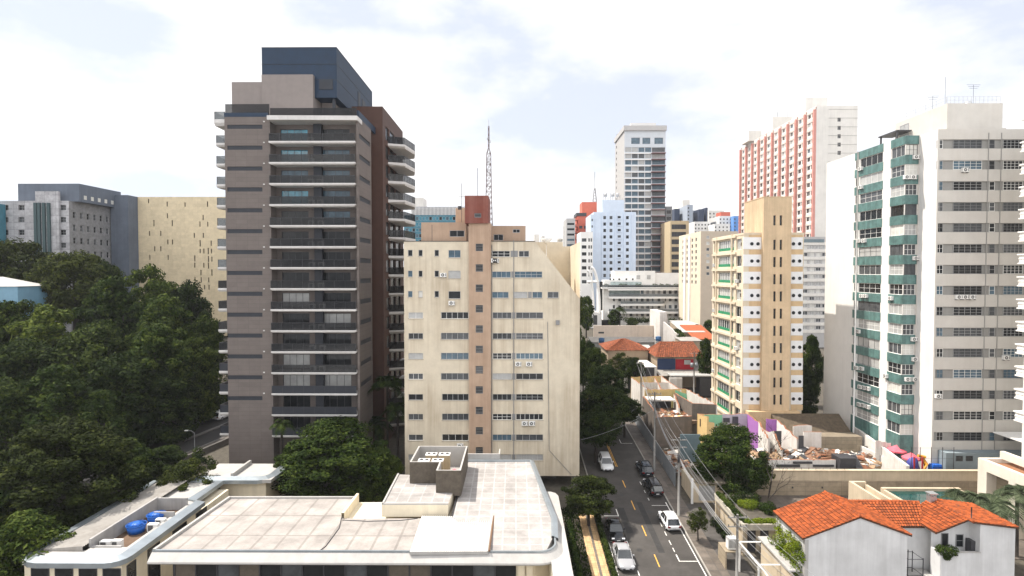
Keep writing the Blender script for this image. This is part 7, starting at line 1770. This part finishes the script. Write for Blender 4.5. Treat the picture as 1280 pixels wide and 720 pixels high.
# planted slab
bush('shrub', 'bright yellow green clipped shrub on the planted garage roof', [(26.9, 64.2, 8.2, .85), (27.6, 64.6, 8.15, .7), (26.4, 64.8, 8.1, .6)], 900, .07, LFB, 1); bush('shrub', 'mid green shrub on the garage roof next to the orange roof', [(28.6, 62.9, 8.2, .75), (29.0, 63.6, 8.3, .7), (28.4, 63.9, 8.1, .6)], 700, .09, LF2, 2)
hedge('low green hedge along the street edge of the planted garage roof', (24.85, 61, 7.65), (24.85, 68, 7.65), .6, .6, 420, LF2, 3); hedge('low yellowish hedge along the front edge of the planted garage roof', (25.3, 60.5, 7.65), (28.8, 60.5, 7.65), .7, .55, 420, LFB, 4)
bush('shrub', 'dark shrub behind the bright shrub on the garage roof', [(25.9, 66.2, 8.1, .8), (27.2, 66.8, 8.1, .9), (28.4, 66.2, 8.1, .8)], 600, .1, LF1, 5)
hedge('dark clipped hedge along the back of the swimming pool', (px0-1.3, py1+.95, 6.9), (px1-.5, py1+.95, 6.9), .8, 1.3, 420, LF1, 6, .1)
m = None
rnd = random.Random(8); mc = MB(); xw_ = 25.75
for i in range(64): leaf_quads(mc, rnd, (25.75+rnd.uniform(-.25, .15), rnd.uniform(50.0, 55.4), rnd.uniform(5, 10.5)), rnd.uniform(.3, .6), 130, .09, 1.2)
tag(mc.build('climbing_plant', LFB, None, (25.75, 52, 4.5)), 'yellow green climbing plant covering the side wall below the orange eave', 'climbing plant')
bush('shrub', 'leafy pot plant hanging over the sunken terrace wall of the second orange house', [(39.3, 51.2, 9.5, .6), (40.0, 51.1, 9.45, .65), (39.5, 51.0, 9.0, .4)], 500, .1, LF2, 10)
# forecourt and roadside planting
bush('shrub', 'dark shrubs in the shade below the planted garage roof', [(23.9, 64.5, 5.2, .7), (23.8, 66, 5.3, .8), (24, 63.2, 5.1, .6)], 400, .11, LF1, 11); bush('shrub', 'dark bush at the foot of the bare tree', [(31.3, 67.4, 5.5, 1.3), (32.3, 67.8, 5.4, 1.1)], 700, .12, LF1, 12)
hedge('dark hedge strip between the sandy path and the kerb', (9.95, 40, g(0, 40)+.1), (9.95, 71, g(0, 71)+.1), .55, .5, 210, LF1, 13, .1)
rnd = random.Random(14); mg = MB()
for i in range(3600):
    y = rnd.uniform(44, 70); x = rnd.uniform(4.7, 7.7); z = g(0, y)+.12; s = rnd.uniform(.06, .16); a = rnd.uniform(0, 6.28); hgt = rnd.uniform(.05, .3)*(2 if 6 < x < 6.9 else 1)
    mg.face([(x-s*math.cos(a), y-s*math.sin(a), z), (x+s*math.cos(a), y+s*math.sin(a), z), (x+s*math.cos(a)*.4, y+s*math.sin(a)*.4+.05, z+hgt)])
o = mg.build('ground_cover', LF1); tag(o, 'dark ground cover plants in the bed beside the pavilion', 'ground cover', kind='stuff')
hedge('leafy low shrubs in a row in the bed beside the pavilion', (6.5, 52, g(0, 52)+.1), (6.3, 66, g(0, 66)+.1), .5, .6, 130, LF2, 15, .12, 'shrubs', 'shrub_row')
mg = MB(); rnd = random.Random(15)
for i in range(70):
    t = rnd.random(); p = av(t, 8+rnd.uniform(.5, 5)); leaf_quads(mg, rnd, (p.x, p.y, g(p.x, p.y)+rnd.uniform(.3, 1.5)), rnd.uniform(.6, 1.3), 120, .16)
for i in range(110):
    t = rnd.random(); p = av(t, -6.5-rnd.uniform(.5, 16)); leaf_quads(mg, rnd, (p.x, p.y, g(p.x, p.y)+rnd.uniform(.3, 2.5)), rnd.uniform(.9, 2), 120, .2)
tag(mg.build('undergrowth', LF1), 'dark undergrowth below the park trees along the avenue', 'undergrowth', kind='stuff')
def palm(px, pyt, Y, r, label, nf=16, seed=0, lean=0, group='palms'):
    p = W(px, pyt, Y); z0 = g(p.x, Y); rnd = random.Random(seed); t_ = thing('palm', label, 'palm', (p.x, Y, z0), group); top = Vector((p.x+lean, Y, p.z-r*.35))
    m = MB(); m.tube([(p.x, Y, z0-.3), (p.x+lean*.4, Y, (z0+top.z)/2), top], [.24, .19, .16], 8); m.build('trunk', BARK, t_)
    m = MB()
    for i in range(nf):
        a = 2*PI*i/nf+rnd.uniform(-.25, .25); el = rnd.uniform(.1, 1.25); d = Vector((math.cos(a), math.sin(a), 0)); pts = []
        for k in range(9):
            s = k/8; pts.append(top+d*(r*s*math.cos(el)*(1-.1*s)+.05)+Vector((0, 0, r*s*math.sin(el)-r*.75*s*s)))
        side = Vector((-d.y, d.x, 0))
        for k in range(8):
            for q in range(3):
                c = pts[k].lerp(pts[k+1], q/3); L = r*.30*math.sin(PI*min(1, (k+q/3+.8)/9))+.08; t = (pts[k+1]-pts[k]).normalized()
                for sg in (-1, 1):
                    tip = c+side*sg*L+t*L*.6-Vector((0, 0, L*.35)); m.face([c, c+t*.10*r/2.2, tip])
        m.tube(pts, [.035]*5+[.02]*4, 4)
    m.build('crown', LFP if group == 'palms' else LF1, t_); return t_
for i, (px, py, Y, r, lab) in enumerate(((1205, 611, 59, 3.0, 'grey green palm right of the metal chimney'), (1240, 617, 57.5, 3.2, 'bushy palm in the middle of the three by the podium'), (1272, 606, 60, 3.0, 'palm with long fronds at the right picture edge'))): palm(px, py, Y, r, lab, 20, i)
palm(352, 522, 75.5, 2.2, 'small palm at the foot of the taupe tower balconies', 14, 7, group='dark palms'); palm(484, 468, 85.2, 4.2, 'tall dark palm in the gap between the taupe tower and the cream block', 18, 8, group='dark palms'); palm(497, 500, 84, 3.6, 'lower dark palm close to the left edge of the cream block', 16, 9, group='dark palms'); palm(470, 520, 86, 3.4, 'shaded palm at the side wall of the taupe tower', 16, 10, group='dark palms')
palm(775, 383, 196, 3, 'small palm in front of the white terraced block', 14, 12, group='dark palms')
# bare thin tree
bt = thing('bare_tree', 'thin dark almost leafless tree in front of the sand coloured wall', 'tree', (W(961, 640, 68).x, 68, g(0, 68))); x, z0 = W(961, 640, 68).x, g(0, 68); rnd = random.Random(3); m = MB()
def branch(m, p, d, L, r, lev):
    q = p+d*L; mid = p.lerp(q, .5)+Vector((rnd.uniform(-.1, .1), rnd.uniform(-.1, .1), 0))*L; m.tube([p, mid, q], [r, r*.8, r*.6], 5)
    if lev > 0:
        for i in range(3 if lev > 1 else 4):
            e = (d+Vector((rnd.uniform(-.8, .8), rnd.uniform(-.8, .8), rnd.uniform(-.2, .5)))).normalized(); branch(m, q if i < 2 else mid, e, L*rnd.uniform(.55, .8), r*.5, lev-1)
branch(m, Vector((x, 68, z0)), Vector((.06, 0, 1)), 4.6, .13, 4); m.build('trunk', BARK, bt)
mm = MB()
for i in range(10): leaf_quads(mm, rnd, (x+rnd.uniform(-1.2, 1.6), 68+rnd.uniform(-1, 1), z0+rnd.uniform(6, 9.3)), .5, 16, .09)
mm.build('crown', LF3, bt)
m = MB(); rnd = random.Random(2); xq_, zq_ = W(302, 585, 78).x, W(302, 590, 78).z
fr_ = thing('frangipani', 'small bare branched plant against the foot of the taupe tower', 'plant', (xq_, 78, zq_-2)); branch(m, Vector((xq_, 78, zq_-2)), Vector((0, 0, 1)), 1.6, .06, 3); m.build('branch', BARK, fr_)
# roof garden plants on the terraced block
for i, px in enumerate((757, 776, 780, 797, 818, 826, 834, 845, 852)):
    p = W(px, 357 if i else 357, Yt2+.8); bush('shrub', 'roof garden shrubs on the top terrace of the white terraced block', [(p.x, Yt2+1.2, W(800, 358.5, Yt2).z+.6, .8), (p.x+.9, Yt2+1.4, W(800, 358.5, Yt2).z+.5, .6)], 90, .2, LF2, 30+i, 'roof garden shrubs')
for i, px in enumerate((783, 790, 797, 805, 812, 840, 852)):
    bush('shrub', 'shrubs in the ground garden of the white terraced block', [(W(px, 398, 200).x, 200, W(px, 400, 200).z, 1.4), (W(px, 398, 200).x+1, 200.5, W(px, 401, 200).z, 1.2)], 110, .28, LF1, 60+i, 'ground garden shrubs')
# ================================================================== CARS
TYRE = mat('tyre', (.02, .02, .02), .9); RIM = mat('rim', (.42, .42, .43), .35, .1, metal=.8); LAMP = mat('headlight', (.75, .75, .76), .15, .05, spec=.8); TAIL = mat('tail_light', (.12, .006, .006), .25, .1, spec=.6); CGL = mat('car_glass', (.018, .022, .026), .05, .2, 1, spec=.8); PLATE = mat('plate', (.55, .55, .55), .5)
def paint(nm, c, r=.22): return mat(nm, c, r, .03, .6, spec=.6)
def loft(mb, secs, mi=0, cap=True):
    k0 = len(mb.v); n = len(secs[0])
    for s in secs: mb.v += [tuple(p) for p in s]
    for i in range(len(secs)-1):
        for q in range(n):
            j = (q+1) % n; mb.f.append((k0+i*n+q, k0+i*n+j, k0+(i+1)*n+j, k0+(i+1)*n+q)); mb.m.append(mi); mb.smooth.append(True)
    if cap:
        mb.f.append(tuple(k0+q for q in range(n))[::-1]); mb.m.append(mi); mb.smooth.append(False); e = k0+(len(secs)-1)*n; mb.f.append(tuple(e+q for q in range(n))); mb.m.append(mi); mb.smooth.append(False)
def car_meshes(kind):
    """meshes of a car along +y (front at +y), centred; kinds hatch, suv, sedan"""
    L, Wd, H = dict(hatch=(4.05, 1.74, 1.48), suv=(4.35, 1.80, 1.66), sedan=(4.5, 1.76, 1.47), crossover=(4.25, 1.8, 1.58))[kind]; hl, hw = L/2, Wd/2; belt = .62*H; zb = .24
    hood = belt-.05; M = {}
    st = {'hatch': [(-hl, .70, .84, .50), (-hl+.1, .88, .93, .30), (-hl+.5, .97, .96, .24), (-.4, 1, .98, .24), (.5, 1, .99, .24), (hl-1.0, .99, .93, .24), (hl-.4, .95, .84, .25), (hl-.1, .84, .72, .3), (hl, .70, .58, .36)]}
    st['suv'] = [(a, b, c*1.0, d+.03) for a, b, c, d in st['hatch']]; st['sedan'] = [(-hl, .76, .86, .5), (-hl+.12, .90, .94, .32), (-hl+.7, .97, .98, .25)]+st['hatch'][3:]; st['crossover'] = st['suv']
    m = MB(); secs = []
    for y, wf, zf, zl in st[kind]:
        w_ = hw*wf; zt = hood*zf; secs.append([(-w_*.86, y, zl), (w_*.86, y, zl), (w_*.98, y, zl+.12), (w_, y, zl+(zt-zl)*.55), (w_*.95, y, zt-.07), (w_*.80, y, zt), (-w_*.80, y, zt), (-w_*.95, y, zt-.07), (-w_, y, zl+(zt-zl)*.55), (-w_*.98, y, zl+.12)])
    loft(m, secs)
    for sy in (-L*.295, L*.305):        # wheel arch lips
        for sx in (-1, 1):
            pts = [(sx*(hw-.005), sy+.37*math.cos(t*PI/8), .32+.37*math.sin(t*PI/8)) for t in range(9)]; m.tube(pts, .035, 5)
    M['body'] = m
    # glasshouse
    rf = {'hatch': (-hl+.18, -hl+.75, .35, 1.05), 'suv': (-hl+.12, -hl+.55, .45, 1.1), 'crossover': (-hl+.15, -hl+.8, .4, 1.1), 'sedan': (-hl+.75, -hl+1.45, .25, .98)}[kind]
    yb0, yr0, yr1, yf1 = rf; zr = H-.03; zb_ = hood-.06
    def ring(y, z, w_): return [(-w_, y, z), (w_, y, z)]
    m = MB(); low, top = hw*.90, hw*.70
    A = [(-low, yb0, zb_), (low, yb0, zb_), (low, yf1, zb_), (-low, yf1, zb_)]; B = [(-top, yr0, zr), (top, yr0, zr), (top, yr1, zr), (-top, yr1, zr)]
    for i in range(4): j = (i+1) % 4; m.face([A[i], A[j], B[j], B[i]])
    M['window'] = m
    m = MB(); secs = []
    for s, dz in ((-.10, -.05), (.0, .0), (.18, .045), (.5, .065), (.82, .045), (1.0, 0), (1.08, -.04)):
        y = yr0+(yr1-yr0)*s; w_ = top*(1.02 if 0 <= s <= 1 else .98); secs.append([(-w_, y, zr+dz-.03), (w_, y, zr+dz-.03), (w_*.97, y, zr+dz+.015), (w_*.6, y, zr+dz+.045), (-w_*.6, y, zr+dz+.045), (-w_*.97, y, zr+dz+.015)])
    loft(m, secs); pr = .036
    for sx in (-1, 1):
        for a, b in (((low, yb0, zb_), (top, yr0, zr)), ((low, yf1, zb_), (top, yr1, zr)), ((low*1.0, (yb0+yf1)/2-.05, zb_), (top, (yr0+yr1)/2, zr))): m.tube([(sx*(a[0]+.005), a[1], a[2]), (sx*(b[0]+.005), b[1], b[2])], pr, 6)
        ya = yb0+.1; yb1 = yr0+.45; m.face([(sx*(low+.012), yb0+.02, zb_), (sx*(low+.012), yb0+.55, zb_), (sx*(top+.03), yr0+.28, zr), (sx*(top+.03), yr0-.02, zr)] if sx > 0 else [(sx*(top+.03), yr0-.02, zr), (sx*(top+.03), yr0+.28, zr), (sx*(low+.012), yb0+.55, zb_), (sx*(low+.012), yb0+.02, zb_)])
    M['roof'] = m
    M['geo'] = (L, hw, hood, zb, yb0, yf1); return M
_CM = {}
def car(kind, label, x, y, heading, pm, lightrear=True, group='cars in the street', z=None):
    """heading 0: front away from the camera (+y); pi: front towards it"""
    if (kind, pm.name) not in _CM:
        M = car_meshes(kind); L, hw, hood, zb, yb0, yf1 = M['geo']; hl = L/2; D = {}
        D['body'] = M['body'].mesh('body', pm); D['roof'] = M['roof'].mesh('roof', pm); D['window'] = M['window'].mesh('window', CGL)
        m = MB(); k = 18
        for i in range(k):
            a, b = 2*PI*i/k, 2*PI*(i+1)/k; r = .325; P_ = lambda t, rr, xx: (xx, rr*math.cos(t), rr*math.sin(t))
            m.face([P_(a, r, -.1), P_(b, r, -.1), P_(b, r, .1), P_(a, r, .1)], 0, True); m.face([P_(a, r, .1), P_(b, r, .1), P_(b, .2, .11), P_(a, .2, .11)]); m.face([P_(b, r, -.1), P_(a, r, -.1), P_(a, .2, -.11), P_(b, .2, -.11)])
        D['tyre'] = m.mesh('tyre', TYRE); m = MB()
        for sx in (-1, 1):
            for i in range(10):
                a, b = 2*PI*i/10, 2*PI*(i+.62)/10; m.face([(sx*.105, 0, 0), (sx*.105, .2*math.cos(a), .2*math.sin(a)), (sx*.105, .2*math.cos(b), .2*math.sin(b))])
        D['rim'] = m.mesh('rim', RIM)
        for nm, mt, yy, zz, sg in (('headlight', LAMP, hl-.17, .66*hood+.03, 1), ('tail_light', TAIL, -hl+.06, .80*hood, -1)):
            m = MB(); m.box(-.15, .15, -.09, .09, -.06, .07 if sg > 0 else .10); D[nm] = (m.mesh(nm, mt), yy, zz)
        m = MB(); m.box(-.45, .45, hl-.03, hl+.02, .38, .52); m.box(-.55, .55, -hl-.02, -hl+.06, .3, .42); D['grille'] = m.mesh('grille', DARKM); m = MB(); m.box(-.2, .2, -hl-.03, -hl, .52, .64); m.box(-.2, .2, hl, hl+.03, .42, .52); D['plate'] = m.mesh('number_plate', PLATE)
        m = MB(); m.box(-.1, .1, -.06, .06, -.06, .07); D['mirror'] = m.mesh('mirror', pm); D['geo'] = M['geo']; _CM[kind, pm.name] = D
    D = _CM[kind, pm.name]; L, hw, hood, zb, yb0, yf1 = D['geo']
    z = g(0, y) if z is None else z; t_ = thing('parked_car', label, 'car', (x, y, z+.01), group); t_.rotation_euler = (math.atan(SLOPE)*(1 if abs(heading) < 1.6 else -1), 0, heading)
    def add(nm, me, loc=(0, 0, 0), par=None):
        o = bpy.data.objects.new(nm, me); COL.objects.link(o); o.parent = par or t_; o.location = loc; return o
    add('body', D['body']); add('roof', D['roof']); add('window', D['window']); add('grille', D['grille']); add('number_plate', D['plate'])
    for sx in (-1, 1):
        for sy in (-L*.295, L*.305):
            w_ = bpy.data.objects.new('wheel', D['tyre']); COL.objects.link(w_); w_.parent = t_; w_.location = (sx*(hw-.10), sy, .325); add('rim', D['rim'], (0, 0, 0), w_)
        add('headlight', D['headlight'][0], (sx*hw*.66, D['headlight'][1], D['headlight'][2])); add('tail_light', D['tail_light'][0], (sx*hw*.72, D['tail_light'][1], D['tail_light'][2])); add('mirror', D['mirror'], (sx*(hw+.06), yf1-.45, hood+.06))
    return t_
PW_ = paint('paint_white', (.74, .74, .74)); PW2 = paint('car_white', (.72, .72, .72)); PS = paint('car_silver', (.30, .30, .31), .3); PB = paint('car_black', (.006, .006, .007), .12); PBL = paint('car_navy', (.006, .012, .02), .12); PG = paint('car_dark_grey', (.010, .009, .010), .12)
car('suv', 'white car driving down the left lane under the street trees', 13.4, 83, PI, PW2); car('crossover', 'navy black car parked beside the middle pole on the right kerb, the farther dark one', 18.75, 81.2, 0.03, PBL); car('suv', 'black car parked on the right kerb, right behind the white hatchback', 18.5, 75.2, 0.06, PG)
car('hatch', 'white hatchback with a dark rear window parked at the right kerb', 18.35, 66.5, 0.05, PW2); car('sedan', 'black saloon parked at the left kerb behind the silver car', 11.5, 64.3, PI, PB); car('sedan', 'silver car parked nose down at the left kerb, lowest in the picture', 11.45, 59.0, PI, PS)
p = G(265, 533); q = av(.62, -6); car('suv', 'pale car parked on the shaded avenue nearest to the taupe tower', av(.70, -3.2).x, av(.70, -3.2).y, -.33, PW2, z=g(0, av(.70, -3.2).y)+.06); car('hatch', 'pale car parked on the shaded avenue further left under the trees', av(.40, -3.4).x, av(.40, -3.4).y, -.33, PS, z=g(0, av(.40, -3.4).y)+.06)
car('suv', 'silver car parked in the carport lot behind the concrete ruin', W(869, 483, 112).x, 113.5, 1.3, PS, z=g(0, 113))

# ================================================================== POLES AND WIRES
M_POLE = mat('pole_concrete', (.24, .23, .215), .9, .12, 2, streak=.3); WIRE = mat('cable', (.20, .20, .205), .5, .1)
def pole(px, pyt, Y, X, label, arms=1, trans=False):
    z0 = g(0, Y); zt = W(px, pyt, Y).z; t_ = thing('utility_pole', label, 'utility pole', (X, Y, z0), 'utility poles')
    m = MB(); m.tube([(X, Y, z0-.3), (X, Y, zt)], [.17, .11], 8); m.build('pole', M_POLE, t_)
    for k in range(arms):
        z = zt-.35-.9*k; m = MB(); m.box(X-.95, X+.95, Y-.05, Y+.05, z, z+.1); o = m.build('crossarm', M_POLE, t_); m = MB()
        for dx in (-.85, -.3, .3, .85): m.cyl((X+dx, Y, z+.1), .04, .18, 6)
        m.build('insulator', DARKM, o)
    if trans: m = MB(); m.cyl((X-.5, Y-.1, zt-3.2), .3, .9, 12); m.build('transformer', M_HOAR, t_); m = MB(); m.cyl((X+.45, Y-.1, zt-3.2), .3, .9, 12); m.build('transformer', M_HOAR, t_)
    return Vector((X, Y, zt))
p1 = pole(923, 643, 54, 21.55, 'pale utility pole nearest to the camera beside the white condenser', 2); p2 = pole(849, 547, 68.4, 20.05, 'utility pole on the right kerb above the white hatchback', 2); p3 = pole(818, 490, 81.4, 20.25, 'utility pole on the right kerb beside the dark parked cars', 2); p4 = pole(867, 440, 118, 37.6, 'dark utility pole with transformers in front of the shop house', 1, True)
p5 = Vector((24.3, 37, 11.2)); p0 = Vector((20.2, 108, 19.6)); pole_far = pole(801, 452, 108, 24.2, 'utility pole farther up the right pavement behind the ruin', 1); p0 = pole_far
def sag(a, b, s, n=14): return [a.lerp(b, i/n)-Vector((0, 0, s*4*(i/n)*(1-i/n))) for i in range(n+1)]
wr = thing('overhead_cables', 'overhead cables strung between the utility poles along the right pavement', 'cables', (20.5, 70, 4)); 
for dx, dz, r in ((-.85, -.1, .016), (-.3, -.1, .016), (.85, -.1, .016), (-.5, -1.05, .016), (.3, -1.05, .016), (0, -2.4, .05), (.1, -2.8, .045), (.2, -3.2, .03)):
    m = MB()
    for a, b in ((p0, p3), (p3, p2), (p2, p1), (p1, p5)): m.tube(sag(a+Vector((dx, 0, dz)), b+Vector((dx, 0, dz)), .5 if dz > -2 else .7), r, 4)
    m.build('cable', WIRE, wr)
m = MB(); m.tube(sag(p3+Vector((0, 0, -2.5)), Vector((8.9, 76, 12.2)), .5), .02, 4); m.build('cable', WIRE, wr)
m = MB(); m.tube(sag(p1+Vector((0, 0, -.6)), Vector((27, 57, 8.8)), .3), .012, 4); m.tube(sag(p2+Vector((0, 0, -2.4)), Vector((24.5, 72, 9.2)), .3), .012, 4); m.build('cable', WIRE, wr)
m = MB(); m.cyl((p2.x-.12, 68.2, p2.z-3), .14, 1.0, 8); m.build('cable_box', DARKM, wr)
lp = thing('street_lamp', 'slim pale street lamp on the shaded avenue behind the annex', 'street lamp', (av(.5, 4.5).x, av(.5, 4.5).y, g(0, av(.5, 4.5).y))); q = av(.5, 4.5); z0 = g(0, q.y); m = MB(); m.tube([(q.x, q.y, z0), (q.x, q.y, z0+2.6), (q.x-.4, q.y-.2, z0+3.0), (q.x-.9, q.y-.4, z0+3.1)], .05, 6); m.build('pole', FG, lp); m = MB(); m.box(q.x-1.3, q.x-.8, q.y-.55, q.y-.25, z0+3.05, z0+3.16); m.build('lamp_head', FW, lp)
# forecourt paving between pavement and gardens
m = MB(); m.prism([(21.81, 53), (24.4, 53), (24.4, 71.3), (21.81, 71.3)], lambda x, y: 2.5, lambda x, y: g(0, y)+.118); structure('forecourt_paving', m, mat('dark_paving', (.075, .068, .062), .9, .25, 1.2, big=.3))
m = MB(); m.prism([(20, 64.2), (21, 64.2), (21, 65), (20, 65)], lambda x, y: 4, lambda x, y: g(0, y)+.127); structure('soil_bed', m, M_SOIL)
# ================================================================== AIR
m = MB(); m.box(-540, 640, -80, 920, -6.0, 170)
hz = m.build('haze', None) if False else None
me = m.mesh('haze', bpy.data.materials.new('haze_air')); hm = me.materials[0]; hm.use_nodes = True; nt = hm.node_tree; nt.nodes.clear()
o_ = nt.nodes.new('ShaderNodeOutputMaterial'); v_ = nt.nodes.new('ShaderNodeVolumePrincipled'); v_.inputs['Color'].default_value = (.93, .95, 1, 1); v_.inputs['Density'].default_value = 0.00011; v_.inputs['Anisotropy'].default_value = 0.0
nt.links.new(v_.outputs[0], o_.inputs['Volume'])
hz = link('haze', me); tag(hz, 'thin pale air haze over the city', 'haze', kind='stuff')
